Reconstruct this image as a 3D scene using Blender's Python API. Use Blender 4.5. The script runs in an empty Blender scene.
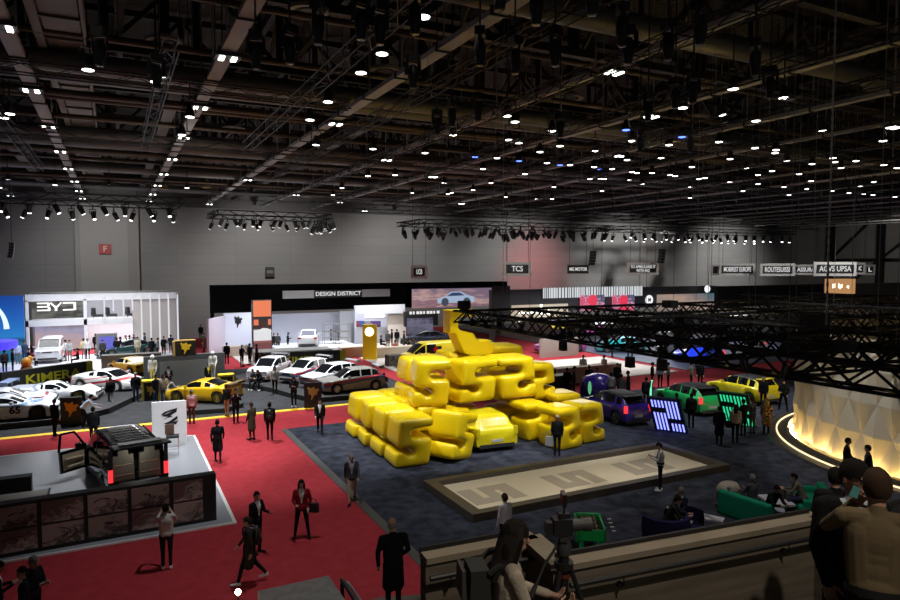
import bpy, bmesh, math, random
import numpy as np
from mathutils import Vector, Matrix, Quaternion
random.seed(7)
R = math.radians
SC = bpy.context.scene
COL = SC.collection

# ------------------------------------------------------------------ camera
FPX, CAMH = 660.0, 8.0
PITCH = math.atan(35.0 / 660.0)
AZ = math.atan2(1300.0, math.hypot(660.0, 35.0))      # heading of the lens, from +X (the hall's long axis)
cam_data = bpy.data.cameras.new('camera')
cam = bpy.data.objects.new('camera', cam_data)
COL.objects.link(cam)
cam_data.sensor_width = 36.0
cam_data.lens = 36.0 * FPX / 900.0
cam_data.clip_end = 400
cam.location = (0, 0, CAMH)
cam.rotation_euler = (math.pi / 2 - PITCH, 0, AZ - math.pi / 2)
SC.camera = cam

# ------------------------------------------------------------------ world and exposure
W = bpy.data.worlds.new('world')
SC.world = W
W.use_nodes = True
W.node_tree.nodes['Background'].inputs[0].default_value = (0.95, 0.92, 0.9, 1)
W.node_tree.nodes['Background'].inputs[1].default_value = 0.05
SC.view_settings.view_transform = 'Standard'
SC.view_settings.look = 'None'
SC.view_settings.gamma = 1
SC.view_settings.exposure = 0.0
SC.view_settings.use_curve_mapping = False
SC.cycles.use_denoising = True
SC.cycles.max_bounces = 6
SC.cycles.diffuse_bounces = 3
SC.cycles.sample_clamp_indirect = 4.0

# ------------------------------------------------------------------ where a ray of the lens meets a plane of the hall
FW = np.array([math.cos(AZ) * math.cos(PITCH), math.sin(AZ) * math.cos(PITCH), -math.sin(PITCH)])
RT = np.array([math.sin(AZ), -math.cos(AZ), 0.0])
UP = np.cross(RT, FW)
CAM = np.array([0, 0, CAMH])
def ray(px, py): return FW * FPX + RT * (px - 450.0) + UP * (300.0 - py)
def G(px, py, z=0.0):
    d = ray(px, py); return Vector(CAM + d * ((z - CAMH) / d[2]))
def onY(px, py, Y):
    d = ray(px, py); return Vector(CAM + d * (Y / d[1]))
def onX(px, py, X):
    d = ray(px, py); return Vector(CAM + d * (X / d[0]))
def onD(px, py, D):
    d = ray(px, py); return Vector(CAM + d * (D / FPX))
def azm(px): return AZ - math.atan2(px - 450.0, 660.0)

# ------------------------------------------------------------------ lights for the rows of hall lamps, and added fills
def spot_light(loc, target, power, color=(1, 1, 1), angle=60, blend=0.6, radius=0.15):
    l = bpy.data.lights.new('spot_beam', 'SPOT')
    l.energy = power; l.color = color; l.spot_size = R(angle); l.spot_blend = blend; l.shadow_soft_size = radius
    o = bpy.data.objects.new('spot_beam', l); COL.objects.link(o)
    o.location = loc
    o.rotation_euler = (Vector(target) - Vector(loc)).to_track_quat('-Z', 'Y').to_euler()
    return o
def area_light(loc, rot, sx, sy, power, color=(1, 1, 1)):
    l = bpy.data.lights.new('fill_light', 'AREA')
    l.shape = 'RECTANGLE'; l.size = sx; l.size_y = sy; l.energy = power; l.color = color
    o = bpy.data.objects.new('fill_light', l); COL.objects.link(o)
    o.location = loc; o.rotation_euler = rot
    return o
COOL = (0.93, 0.96, 1.0); WARM = (1.0, 0.9, 0.75)
# hall lamps over the middle of the floor
for (x, y, p, ang, tx, ty) in [
    (-3, 42, 5200, 75, -4, 42), (3.5, 43, 5200, 75, 2.5, 42.5), (10, 43, 6000, 75, 11, 42.5), (15, 40, 3000, 60, 15, 41),
    (4, 34, 4200, 70, 4.5, 33.5), (2, 27, 2400, 60, 0.5, 28.5), (5.5, 26, 2200, 65, 5.4, 28),
    (5, 18, 1000, 75, 4.5, 18.5),
    (9, 27, 2600, 40, 11, 26.5), (14, 20, 3000, 45, 14.5, 26), (20, 22, 1900, 45, 18, 25),
    (14, 30, 1800, 60, 14, 29),
    
    (24, 24, 700, 60, 25, 24), (21, 17, 1500, 50, 26.5, 14.5), (34, 30, 2200, 60, 33.5, 28.5), (31, 20, 1500, 40, 33.0, 26.5), (26, 19, 1300, 40, 27.5, 25.5), (28, 31, 1200, 60, 28.5, 28),  # some spots here added to brighten the hatchbacks and the curved wall
    (26, 45, 5000, 80, 26, 46), (38, 44, 4000, 80, 38, 45), (12, 55, 5000, 80, 13, 57), (22, 58, 5000, 80, 22, 58),
    (52, 46, 4500, 80, 52, 47), (-4, 55, 3000, 80, -4, 56)]:
    spot_light((x, y, 12.6), (tx, ty, 0), p * 1.75, COOL, ang)
# spots added below the truss chords to light the cream floor without truss shadows
for x in (11.8, 15.2, 18.8): spot_light((x, 17.4, 5.95), (x, 19.5, 0), 330, (1, .96, .88), 85, .8)
# spots added to brighten the hall's rear wall
for x in (-2, 14, 30, 48, 66, 88):
    spot_light((x, 64, 13.0), (x + 1.5, 76.7, 6.5), (6500 if x > 60 else 4200) if x > 0 else 2600, (1.0, 0.97, 0.93), 95, 0.9)
spot_light((50, 66, 9.5), (52, 76.7, 7.5), 3400, (1.0, 0.12, 0.14), 70, 1.0)
for x, y, z, tx, ty, tz, p in ((38, 18, 12.5, 47, 30, 7.7, 2200), (20, 29, 12.5, 27, 40.5, 7.7, 1500), (30, 24, 12.5, 38, 37, 7.7, 1500), (44, 24, 12.5, 51, 36, 7.7, 1800), (15, 52, 12.5, 19, 66.5, 6, 800), (8, 52, 12, 6, 66, 5, 600)):
    spot_light((x, y, z), (tx, ty, tz), p, (1, .97, .93), 60, .9)  # spots added to brighten the hanging signs and the stand fronts
spot_light((90, 50, 12.5), (112, 58, 8), 3500, (1, .95, .88), 100, .9)  # added spot that lifts the dark right wall
# dim upward fill added to brighten the roof steel, from no real lamp
for x, y in ((3, 34), (8, 55), (30, 56)):
    l = area_light((x, y, 11.5), (math.pi, 0, 0), 4, 4, 52, (1, .96, .9))
# unseen spots added to brighten the stair landing and the lounge
spot_light((3.0, -1.5, 13.5), (4.6, 4.2, 5.4), 1500, (1, .88, .72), 60)
spot_light((6.5, 6.5, 13.0), (5.0, 4.0, 6.0), 900, (1, .9, .76), 60)
spot_light((15, 12, 12.6), (16.5, 14.5, 0), 1500, (1, .95, .92), 50)
# area lights added in and over the stands to brighten them
area_light((-1.5, 61.5, 6.6), (0, 0, 0), 10, 5, 900, (.95, .97, 1))
area_light((-1.0, 68.6, 2.8), (0, 0, 0), 10, 3.5, 900, (.95, .97, 1))
area_light((-1.0, 68.6, 5.3), (0, 0, 0), 10, 3.5, 280, (.95, .97, 1))
area_light((16, 61, 4.6), (0, 0, 0), 9, 3, 260, (.72, .8, 1))
area_light((9.5, 59.0, 4.6), (0, 0, 0), 3, 3, 100, (.8, .85, 1))
area_light((25, 60, 4.8), (0, 0, 0), 7, 3, 230, (1, .96, .92))
area_light((32, 41, 6.0), (0, 0, 0), 8, 5, 420, (1, .95, .9))
area_light((44, 50, 5.5), (0, 0, 0), 14, 5, 900, (.95, .95, 1))
# ------------------------------------------------------------------ mesh collector
class MB:
    def __init__(s): s.v = []; s.f = []; s.m = []; s.sm = []
    def add(s, verts, faces, mi=0, smooth=False):
        b = len(s.v); s.v += [tuple(p) for p in verts]
        for f in faces:
            s.f.append(tuple(i + b for i in f)); s.m.append(mi); s.sm.append(smooth)
    def box(s, c, size, rz=0.0, mi=0, taper=1.0):
        x, y, z = size[0] / 2, size[1] / 2, size[2] / 2; cs, sn = math.cos(rz), math.sin(rz); vs = []
        for dz in (-1, 1):
            k = taper if dz > 0 else 1.0
            for dx, dy in ((-1, -1), (1, -1), (1, 1), (-1, 1)):
                a, b = dx * x * k, dy * y * k
                vs.append((c[0] + a * cs - b * sn, c[1] + a * sn + b * cs, c[2] + dz * z))
        s.add(vs, [(3, 2, 1, 0), (4, 5, 6, 7), (0, 1, 5, 4), (1, 2, 6, 5), (2, 3, 7, 6), (3, 0, 4, 7)], mi)
    def span(s, a, b, mi=0):
        s.box([(a[i] + b[i]) / 2 for i in range(3)], [abs(b[i] - a[i]) for i in range(3)], 0, mi)
    def frame(s, d):
        d = Vector(d).normalized(); u = d.orthogonal().normalized()
        if abs(d.z) < 0.95: u = d.cross(Vector((0, 0, 1))).normalized()
        return u, d.cross(u)
    def cyl(s, p0, p1, r0, r1=None, n=10, mi=0, caps=True, smooth=True):
        r1 = r0 if r1 is None else r1; p0, p1 = Vector(p0), Vector(p1); u, w = s.frame(p1 - p0); vs = []
        for p, r in ((p0, r0), (p1, r1)):
            for i in range(n):
                a = 2 * math.pi * (i + .5) / n; vs.append(p + u * (r * math.cos(a)) + w * (r * math.sin(a)))
        s.add(vs, [(i, (i + 1) % n, n + (i + 1) % n, n + i) for i in range(n)], mi, smooth)
        if caps:
            s.add(vs[:n], [tuple(reversed(range(n)))], mi); s.add(vs[n:], [tuple(range(n))], mi)
    def tube(s, pts, r, n=8, mi=0):
        pts = [Vector(p) for p in pts]; rings = []
        for i, p in enumerate(pts):
            d = (pts[min(i + 1, len(pts) - 1)] - pts[max(i - 1, 0)]); u, w = s.frame(d)
            rings.append([p + u * (r * math.cos(2 * math.pi * (k + .5) / n)) + w * (r * math.sin(2 * math.pi * (k + .5) / n)) for k in range(n)])
        vs = [q for ring in rings for q in ring]; fs = []
        for i in range(len(pts) - 1):
            for k in range(n):
                fs.append((i * n + k, i * n + (k + 1) % n, (i + 1) * n + (k + 1) % n, (i + 1) * n + k))
        s.add(vs, fs, mi, True)
        s.add(rings[0], [tuple(reversed(range(n)))], mi); s.add(rings[-1], [tuple(range(n))], mi)
    def bar(s, p0, p1, w, h=None, mi=0):
        h = w if h is None else h; p0, p1 = Vector(p0), Vector(p1); u, v = s.frame(p1 - p0); vs = []
        for p in (p0, p1):
            for a, b in ((-1, -1), (1, -1), (1, 1), (-1, 1)): vs.append(p + u * (a * w / 2) + v * (b * h / 2))
        s.add(vs, [(3, 2, 1, 0), (4, 5, 6, 7), (0, 1, 5, 4), (1, 2, 6, 5), (2, 3, 7, 6), (3, 0, 4, 7)], mi)
    def ell(s, c, r, nu=14, nv=9, mi=0, M=None):
        vs = []; fs = []
        for j in range(nv + 1):
            t = math.pi * j / nv
            for i in range(nu):
                a = 2 * math.pi * i / nu
                p = Vector((r[0] * math.sin(t) * math.cos(a), r[1] * math.sin(t) * math.sin(a), r[2] * math.cos(t)))
                if M is not None: p = M @ p
                vs.append(Vector(c) + p)
        for j in range(nv):
            for i in range(nu):
                a, b, c2, d = j * nu + i, (j + 1) * nu + i, (j + 1) * nu + (i + 1) % nu, j * nu + (i + 1) % nu
                if j == 0: fs.append((a, b, c2))
                elif j == nv - 1: fs.append((a, b, d))
                else: fs.append((a, b, c2, d))
        s.add(vs, fs, mi, True)
    def capsule(s, p0, p1, r0, r1, mi=0, n=10):
        s.cyl(p0, p1, r0, r1, n, mi, False)
        s.ell(p0, (r0,) * 3, n, 7, mi); s.ell(p1, (r1,) * 3, n, 7, mi)
    def prism(s, poly, t, o=(0, 0, 0), ux=(1, 0, 0), uy=(0, 0, 1), mi=0):
        ux, uy = Vector(ux), Vector(uy); nn = ux.cross(uy).normalized(); o = Vector(o); n = len(poly)
        a = [o + ux * p[0] + uy * p[1] + nn * (t / 2) for p in poly]; b = [q - nn * t for q in a]
        s.add(a + b, [tuple(range(n)), tuple(reversed(range(n, 2 * n)))] + [(i, n + i, n + (i + 1) % n, (i + 1) % n) for i in range(n)], mi)
    def lathe(s, prof, o=(0, 0, 0), n=20, mi=0, a0=0.0, a1=2 * math.pi):
        full = abs(a1 - a0 - 2 * math.pi) < 1e-6; k = n if full else n + 1; vs = []
        for r, z in prof:
            for i in range(k):
                a = a0 + (a1 - a0) * i / n; vs.append((o[0] + r * math.cos(a), o[1] + r * math.sin(a), o[2] + z))
        fs = []
        for j in range(len(prof) - 1):
            for i in range(n):
                i2 = (i + 1) % k; fs.append((j * k + i, j * k + i2, (j + 1) * k + i2, (j + 1) * k + i))
        s.add(vs, fs, mi, True)
    def mesh(s, name, mats, angle=40):
        me = bpy.data.meshes.new(name); me.from_pydata(s.v, [], s.f)
        me.polygons.foreach_set('material_index', s.m); me.polygons.foreach_set('use_smooth', s.sm)
        for m in mats: me.materials.append(m)
        bm = bmesh.new(); bm.from_mesh(me); bmesh.ops.recalc_face_normals(bm, faces=bm.faces); bm.to_mesh(me); bm.free()
        if any(s.sm): me.set_sharp_from_angle(angle=R(angle))
        me.update(); return me
    def build(s, name, mats, parent=None, loc=None, rz=0.0):
        if not isinstance(mats, (list, tuple)): mats = [mats]
        o = bpy.data.objects.new(name, s.mesh(name, mats)); COL.objects.link(o)
        if parent is not None: o.parent = parent
        if loc is not None: o.location = loc
        o.rotation_euler.z = rz; return o

def tag(o, label=None, cat=None, group=None, kind=None):
    if label: o['label'] = label
    if cat: o['category'] = cat
    if group: o['group'] = group
    if kind: o['kind'] = kind
    return o
def thing(name, label, cat, loc=(0, 0, 0), rz=0.0, group=None):
    o = bpy.data.objects.new(name, None); COL.objects.link(o); o.empty_display_size = .2
    o.location = loc; o.rotation_euler = (0, 0, rz); return tag(o, label, cat, group)
KIDS = {}
def dup(root, loc=None, rz=None, label=None, group=None, scale=None):
    r = root.copy(); COL.objects.link(r)
    if loc is not None: r.location = loc
    if rz is not None: r.rotation_euler = (0, 0, rz)
    if scale is not None: r.scale = scale if isinstance(scale, tuple) else (scale,) * 3
    if label: r['label'] = label
    if group: r['group'] = group
    if root.name not in KIDS: KIDS[root.name] = [(c, list(c.children)) for c in root.children]
    for ch, gs in KIDS[root.name]:
        c = ch.copy(); COL.objects.link(c); c.parent = r
        for g in gs:
            d = g.copy(); COL.objects.link(d); d.parent = c
    return r
def struct(name, mb, mats):
    return tag(mb.build(name, mats), kind='structure')

# ------------------------------------------------------------------ materials
MATS = {}
def mat(name, col, rough=.6, metal=0.0, emit=None, es=0.0, coat=0.0, sample=True):
    if name in MATS: return MATS[name]
    m = bpy.data.materials.new(name); m.use_nodes = True; b = m.node_tree.nodes['Principled BSDF']
    b.inputs['Base Color'].default_value = (*col, 1); b.inputs['Roughness'].default_value = rough; b.inputs['Metallic'].default_value = metal
    if coat: b.inputs['Coat Weight'].default_value = coat; b.inputs['Coat Roughness'].default_value = .06
    if emit is not None:
        b.inputs['Emission Color'].default_value = (*emit, 1); b.inputs['Emission Strength'].default_value = es
        if not sample: m.cycles.emission_sampling = 'NONE'
    MATS[name] = m; return m
def nodes_of(m): return m.node_tree.nodes, m.node_tree.links, m.node_tree.nodes['Principled BSDF']
def noisy(name, c0, c1, scale=8.0, rough=.8, metal=0.0, bump=0.0, detail=4.0, obj=True):
    if name in MATS: return MATS[name]
    m = mat(name, c0, rough, metal); n, l, b = nodes_of(m)
    if rough > .7: b.inputs['Specular IOR Level'].default_value = .15
    tc = n.new('ShaderNodeTexCoord'); t = n.new('ShaderNodeTexNoise'); t.inputs['Scale'].default_value = scale; t.inputs['Detail'].default_value = detail
    r = n.new('ShaderNodeValToRGB'); r.color_ramp.elements[0].color = (*c0, 1); r.color_ramp.elements[1].color = (*c1, 1)
    r.color_ramp.elements[0].position = .35; r.color_ramp.elements[1].position = .65
    l.new(tc.outputs['Object'], t.inputs['Vector']); l.new(t.outputs['Fac'], r.inputs['Fac']); l.new(r.outputs['Color'], b.inputs['Base Color'])
    if bump:
        bp = n.new('ShaderNodeBump'); bp.inputs['Strength'].default_value = bump; bp.inputs['Distance'].default_value = .02
        l.new(t.outputs['Fac'], bp.inputs['Height']); l.new(bp.outputs['Normal'], b.inputs['Normal'])
    return m
def ramp_mat(name, stops, axis=(0, 0, 1), rough=.4, noise=0.0, nscale=3.0, es=0.0, const=True, coat=0.0, scale=1.0, off=0.0, gen=False):
    """colour bands along a direction of the object's own coordinates; es > 0 makes it a lit screen"""
    if name in MATS: return MATS[name]
    m = mat(name, (0, 0, 0), rough, coat=coat); n, l, b = nodes_of(m)
    tc = n.new('ShaderNodeTexCoord'); dot = n.new('ShaderNodeVectorMath'); dot.operation = 'DOT_PRODUCT'; dot.inputs[1].default_value = axis
    CO = tc.outputs['Generated' if gen else 'Object']; l.new(CO, dot.inputs[0]); v = dot.outputs['Value']
    ma = n.new('ShaderNodeMath'); ma.operation = 'MULTIPLY_ADD'; ma.inputs[1].default_value = scale; ma.inputs[2].default_value = off; l.new(v, ma.inputs[0]); v = ma.outputs[0]
    if noise:
        t = n.new('ShaderNodeTexNoise'); t.inputs['Scale'].default_value = nscale; t.inputs['Detail'].default_value = 5; l.new(CO, t.inputs['Vector'])
        m2 = n.new('ShaderNodeMath'); m2.operation = 'MULTIPLY_ADD'; m2.inputs[1].default_value = noise; l.new(t.outputs['Fac'], m2.inputs[0]); l.new(v, m2.inputs[2]); v = m2.outputs[0]
    r = n.new('ShaderNodeValToRGB'); cr = r.color_ramp; cr.interpolation = 'CONSTANT' if const else 'LINEAR'
    while len(cr.elements) > 1: cr.elements.remove(cr.elements[-1])
    for i, (p, c) in enumerate(stops):
        e = cr.elements[0] if i == 0 else cr.elements.new(p); e.position = p; e.color = (*c, 1)
    l.new(v, r.inputs['Fac'])
    if es:
        l.new(r.outputs['Color'], b.inputs['Emission Color']); b.inputs['Emission Strength'].default_value = es; m.cycles.emission_sampling = 'NONE'
    else: l.new(r.outputs['Color'], b.inputs['Base Color'])
    return m
def col(c):
    """plain cloth of one colour, shared by everyone who wears it"""
    m = mat('cloth_%02x%02x%02x' % tuple(int(255 * x) for x in c), c, .9); m.node_tree.nodes['Principled BSDF'].inputs['Specular IOR Level'].default_value = .12
    return m

BLACK = mat('black_paint', (.008, .008, .009), .5)
STEEL_DARK = mat('dark_steel', (.012, .012, .013), .45, .6)
WHITE = mat('white_paint', (.78, .78, .78), .45)
GREY = mat('grey_paint', (.18, .18, .19), .6)
CHARCOAL = mat('charcoal_paint', (.03, .03, .032), .6)
GLASS = mat('car_glass', (.008, .009, .011), .06, 0, coat=.5)
RUBBER = mat('tyre_rubber', (.008, .008, .008), .8)
CHROME = mat('chrome', (.6, .6, .62), .15, 1)
ALU = mat('aluminium', (.45, .45, .46), .35, .9)
YEL = mat('yellow_paint', (.85, .62, .01), .35, coat=.3)
def glow(name, c, s, sample=False): return mat(name, (0.02, .02, .02), .5, emit=c, es=s, sample=sample)
LAMP = glow('lamp_lens', (1, .97, .92), 6)
LAMP_BLUE = glow('lamp_lens_blue', (.06, .12, 1), 6)
TAIL = glow('tail_light', (1, .03, .04), 1.4)
LEDW = glow('white_led', (1, .98, .95), 4)

def text(s, size, mats, parent, loc, rot=(math.pi / 2, 0, 0), name='lettering', depth=.01, bold=0.0, width=None):
    c = bpy.data.curves.new(name, 'FONT'); c.body = s; c.size = size; c.extrude = depth; c.align_x = 'CENTER'; c.align_y = 'CENTER'; c.offset = bold; c.resolution_u = 3
    t = bpy.data.objects.new(name, c); COL.objects.link(t)
    dg = bpy.context.evaluated_depsgraph_get(); me = bpy.data.meshes.new_from_object(t.evaluated_get(dg)); me.name = name
    bpy.data.objects.remove(t); bpy.data.curves.remove(c)
    xs = [v.co.x for v in me.vertices]
    if width and xs:
        k = width / (max(xs) - min(xs))
        for v in me.vertices: v.co.x *= k
    me.materials.clear(); me.materials.append(mats)
    o = bpy.data.objects.new(name, me); COL.objects.link(o); o.parent = parent; o.location = loc; o.rotation_euler = rot
    return o
def remesh(mb, voxel, smooth=2, factor=.5):
    me = bpy.data.meshes.new('tmp'); me.from_pydata(mb.v, [], mb.f)
    o = bpy.data.objects.new('tmp', me); COL.objects.link(o)
    m = o.modifiers.new('r', 'REMESH'); m.mode = 'VOXEL'; m.voxel_size = voxel
    if smooth:
        q = o.modifiers.new('s', 'SMOOTH'); q.iterations = smooth; q.factor = factor
    dg = bpy.context.evaluated_depsgraph_get(); out = bpy.data.meshes.new_from_object(o.evaluated_get(dg))
    bpy.data.objects.remove(o); bpy.data.meshes.remove(me)
    out.materials.clear()
    out.polygons.foreach_set('use_smooth', [True] * len(out.polygons)); return out
# ------------------------------------------------------------------ the hall
RED = noisy('red_carpet', (.31, .026, .034), (.37, .034, .044), 3.0, .95)
NAVY = noisy('navy_carpet', (.016, .018, .027), (.045, .05, .07), 2.2, .95, detail=8)
DGREY = noisy('dark_grey_carpet', (.028, .029, .031), (.04, .041, .044), 2.0, .95)
LGREY = noisy('pale_grey_floor', (.36, .36, .37), (.42, .42, .43), 1.0, .5)
BEIGE = noisy('pale_beige_floor', (.52, .46, .41), (.58, .52, .47), 1.0, .5)
WFLOOR = mat('white_floor', (.72, .73, .75), .35)
def slab(name, x0, x1, y0, y1, z0, z1, m, label=None, cat=None, kind=None, parent=None):
    b = MB(); b.span((x0, y0, z0), (x1, y1, z1)); return tag(b.build(name, m, parent), label, cat, None, kind)
slab('floor', -45, 125, -8, 80, -.3, 0, RED, kind='structure')
WALLM = mat('wall_cladding', (.25, .25, .25), .75)
n, l, b_ = nodes_of(WALLM)
tc = n.new('ShaderNodeTexCoord'); sx = n.new('ShaderNodeSeparateXYZ'); l.new(tc.outputs['Object'], sx.inputs[0])
br = n.new('ShaderNodeTexBrick'); br.offset = 0.0; br.inputs['Scale'].default_value = 1; br.inputs['Brick Width'].default_value = 6.1; br.inputs['Row Height'].default_value = 1.15
br.inputs['Mortar Size'].default_value = .012; br.inputs['Color1'].default_value = (.25, .25, .25, 1); br.inputs['Color2'].default_value = (.27, .268, .266, 1); br.inputs['Mortar'].default_value = (.17, .165, .16, 1)
cx = n.new('ShaderNodeCombineXYZ'); l.new(sx.outputs['X'], cx.inputs['X']); l.new(sx.outputs['Z'], cx.inputs['Y']); l.new(cx.outputs[0], br.inputs['Vector'])
l.new(br.outputs['Color'], b_.inputs['Base Color'])
WALLB = slab('wall_back', -45, 125, 76.7, 77.2, 0, 19.5, WALLM, kind='structure')
WALLR = noisy('wall_right_paint', (.20, .195, .185), (.23, .225, .215), .4, .8)
WALLRT = slab('wall_right', 113, 113.5, -8, 76.7, 0, 19.5, WALLR, kind='structure')
b = MB()
for x0, x1 in ((75, 80), (128, 139)):
    p, q = onY(x0, 250, 76.4), onY(x1, 250, 76.4); b.span((p.x, 76.2, 0), (q.x, 76.7, 14.3))
b.build('pilaster', mat('pilaster_grey', (.3, .29, .28), .7), WALLB)
b = MB(); p, q = onY(80, 250, 76.5), onY(128, 250, 76.5); b.span((p.x, 76.5, 0), (q.x, 76.7, 14.2)); b.build('panel', mat('pilaster_pale', (.36, .355, .35), .7), WALLB)
b = MB(); b.span((-45, 76.0, 14.2), (113, 76.7, 15.2)); b.build('beam', mat('beam_grey', (.12, .118, .115), .7), WALLB)
b = MB(); p = onY(640, 250, 76.5); q = onY(668, 250, 76.5); b.span((p.x, 76.3, 0), (q.x, 76.7, 14.2)); b.build('pilaster', mat('pilaster_grey', (.3, .29, .28), .7), WALLB)
b = MB()
for y in (73.5, 65, 55, 45, 35): b.span((112.2, y - .5, 0), (113, y + .5, 19)); b.span((112.4, y - 10, 8.6), (112.9, y, 9.1))
for y0, y1 in ((73.5, 65), (65, 55), (55, 45)): b.bar((112.6, y0, 9), (112.6, y1, 17), .35); b.bar((112.6, y1, 9), (112.6, y0, 2), .35)
b.build('column', STEEL_DARK, WALLRT)
# roof
ROOF = mat('roof_deck', (.028, .027, .027), .85)
n, l, b_ = nodes_of(ROOF); tc = n.new('ShaderNodeTexCoord'); wv = n.new('ShaderNodeTexWave'); wv.inputs['Scale'].default_value = 1.6; wv.bands_direction = 'Y'
bp = n.new('ShaderNodeBump'); bp.inputs['Strength'].default_value = .6; bp.inputs['Distance'].default_value = .1
l.new(tc.outputs['Object'], wv.inputs['Vector']); l.new(wv.outputs['Fac'], bp.inputs['Height']); l.new(bp.outputs['Normal'], b_.inputs['Normal'])
CEIL = slab('ceiling', -45, 125, -8, 80, 19.5, 19.9, ROOF, kind='structure')
BEAM = mat('roof_steel', (.022, .020, .018), .6, .3)
BEAM2 = mat('roof_steel_grey', (.085, .08, .074), .6, .2)
def lattice(y, z0, z1, x0, x1, step):
    b = MB(); b.bar((x0, y, z0), (x1, y, z0), .28); b.bar((x0, y, z1), (x1, y, z1), .28); x = x0; k = 0
    while x < x1 - .1:
        b.bar((x, y, z0), (x, y, z1), .2)
        b.bar((x, y, z0 if k % 2 else z1), (x + step, y, z1 if k % 2 else z0), .16); x += step; k += 1
    return b
for y in (13, 20, 27, 33, 39.5, 46, 52, 58, 64.5, 71): lattice(y, 15.8, 19.1, -28, 112, 3.1).build('truss', BEAM, CEIL)
for i in range(-4, 18):
    x = .4 + 6.2 * i; b = MB(); b.bar((x, -6, 19.2), (x, 76, 19.2), .25, .4); b.bar((x, -6, 16.2), (x, 76, 16.2), .18, .18); y = 6
    while y < 72: b.bar((x, y, 16.2), (x, y + 3.3, 19.2), .13); b.bar((x, y + 3.3, 19.2), (x, y + 6.6, 16.2), .13); y += 6.6
    b.build('beam', BEAM, CEIL)
DUCT = mat('galvanised_duct', (.12, .118, .115), .45, .5)
BROWN = mat('brown_pipe', (.075, .055, .038), .5, .4)
for y, z, r, m in ((15.6, 15.2, .38, DUCT), (26.3, 14.9, .36, DUCT), (27.6, 14.9, .36, DUCT), (40, 14.9, .36, DUCT), (41.4, 14.7, .3, DUCT), (53, 14.9, .36, DUCT), (66, 15, .36, DUCT), (24.4, 15.3, .12, BROWN),
                   (29.6, 14.6, .14, BROWN), (30.3, 14.6, .14, BROWN), (43.8, 14.6, .14, BROWN), (44.4, 14.6, .14, BROWN), (56.5, 14.6, .14, BROWN), (19.3, 15.2, .1, BROWN), (35.2, 14.8, .12, BROWN), (48.5, 14.8, .12, BROWN), (60.5, 14.8, .12, BROWN)):
    b = MB(); b.cyl((-28, y, z), (112, y, z), r, n=12)
    x = -27
    while x < 110: b.bar((x, y, z), (x, y, 19.2), .04); x += 6.2
    b.build('duct', m, CEIL)
TRAY = mat('lamp_tray_grey', (.30, .30, .30), .6, .1)
TRAYX = [-2.4 + 5.5 * k for k in range(-3, 20)]
for k, x in enumerate(TRAYX):
    w = .42 if -6 < x < 12 else .3
    b = MB(); b.span((x - w / 2, 6, 14.15), (x + w / 2, 72, 14.3))
    y = 8
    while y < 72: b.bar((x, y, 14.3), (x, y, 19.2), .05); b.span((x - w / 2 - .05, y, 14.1), (x + w / 2 + .05, y + .05, 14.34), 1); y += 3.1
    b.build('lamp_tray', [TRAY, BEAM], CEIL)
b = MB(); b.span((-1.75, 6, 15.3), (-.75, 72, 15.38)); b.span((-2.05, 6, 15.2), (-1.8, 72, 15.7)); b.span((-.7, 6, 15.2), (-.6, 72, 15.6))
y = 6
while y < 72: b.bar((-1.2, y, 15.3), (-1.2, y, 19), .07); b.span((-2.05, y, 15.22), (-.6, y + .1, 15.3)); y += 2.1
b.build('cable_tray', mat('cable_tray_grey', (.15, .135, .12), .6, .3), CEIL)
b = MB()
for x in (2.4, -5.2, 11.6): b.span((x - .25, 28, 14.9), (x + .25, 74, 15.2))
b.build('beam', BEAM2, CEIL)
# round ceiling vents
vent0 = None
for px, py in ((308, 13), (385, 72), (165, 43), (233, 130), (214, 157), (570, 99), (702, 86), (697, 119), (258, 87), (880, 88)):
    p = G(px, py, 15.6)
    if vent0 is None:
        vent0 = thing('ceiling_vent', 'round ring-shaped air outlet hanging below the dark roof on a pipe', 'vent', p, 0, 'round ceiling air outlets')
        b = MB(); b.lathe([(.62, 0), (.66, .1), (.5, .18), (.42, .1), (.42, .02), (.62, 0)], n=20); b.build('ring', mat('vent_grey', (.2, .19, .18), .5), vent0)
        b = MB(); b.lathe([(0, .06), (.28, .03), (.3, .09), (0, .12)], n=16); b.bar((-.45, 0, .08), (.45, 0, .08), .03); b.bar((0, -.45, .08), (0, .45, .08), .03); b.build('diffuser', CHARCOAL, vent0)
        b = MB(); b.cyl((0, 0, .12), (0, 0, 3.9), .16, n=10); b.build('pipe', BEAM, vent0)
    else: dup(vent0, p)

# ------------------------------------------------------------------ stand floors
slab('stand_carpet', 7.35, 60, 5.0, 32.0, 0, .02, NAVY, 'dark blue-black carpet under the yellow inflatable and the coloured hatchbacks', 'carpet')
b = MB(); b.span((7.05, 5.0, 0), (7.35, 32.0, .025)); tag(b.build('carpet_edging', mat('edging_grey', (.07, .068, .066), .6)), 'dark grey edging strip between red aisle and dark blue carpet', 'edging')
slab('stand_carpet', -40, 17.2, 36.3, 52.4, 0, .02, DGREY, 'dark grey carpet under the rally cars', 'carpet')
b = MB(); b.span((-40, 35.85, 0), (17.4, 36.3, .03)); tag(b.build('carpet_edging', mat('yellow_edging', (.9, .55, .02), .6)), 'yellow edging strip along the dark grey rally car stand', 'edging')
slab('stand_floor', -40, 5.2, 56.0, 66.0, 0, .12, WFLOOR, 'glossy white floor in front of the two-storey white stand', 'floor')
slab('stand_floor', 9.0, 34.0, 54.5, 68.0, 0, .06, BEIGE, 'pale beige floor below the white design booths', 'floor')
slab('stand_floor', 18.6, 27.0, 45.5, 53.9, 0, .06, BEIGE, 'pale stand floor around the yellow pylon and the yellow van', 'floor')
slab('stand_floor', 27.5, 37.5, 36.0, 45.0, 0, .06, BEIGE, 'pale beige floor behind the crowd beyond the purple hatchback', 'floor')
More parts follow.
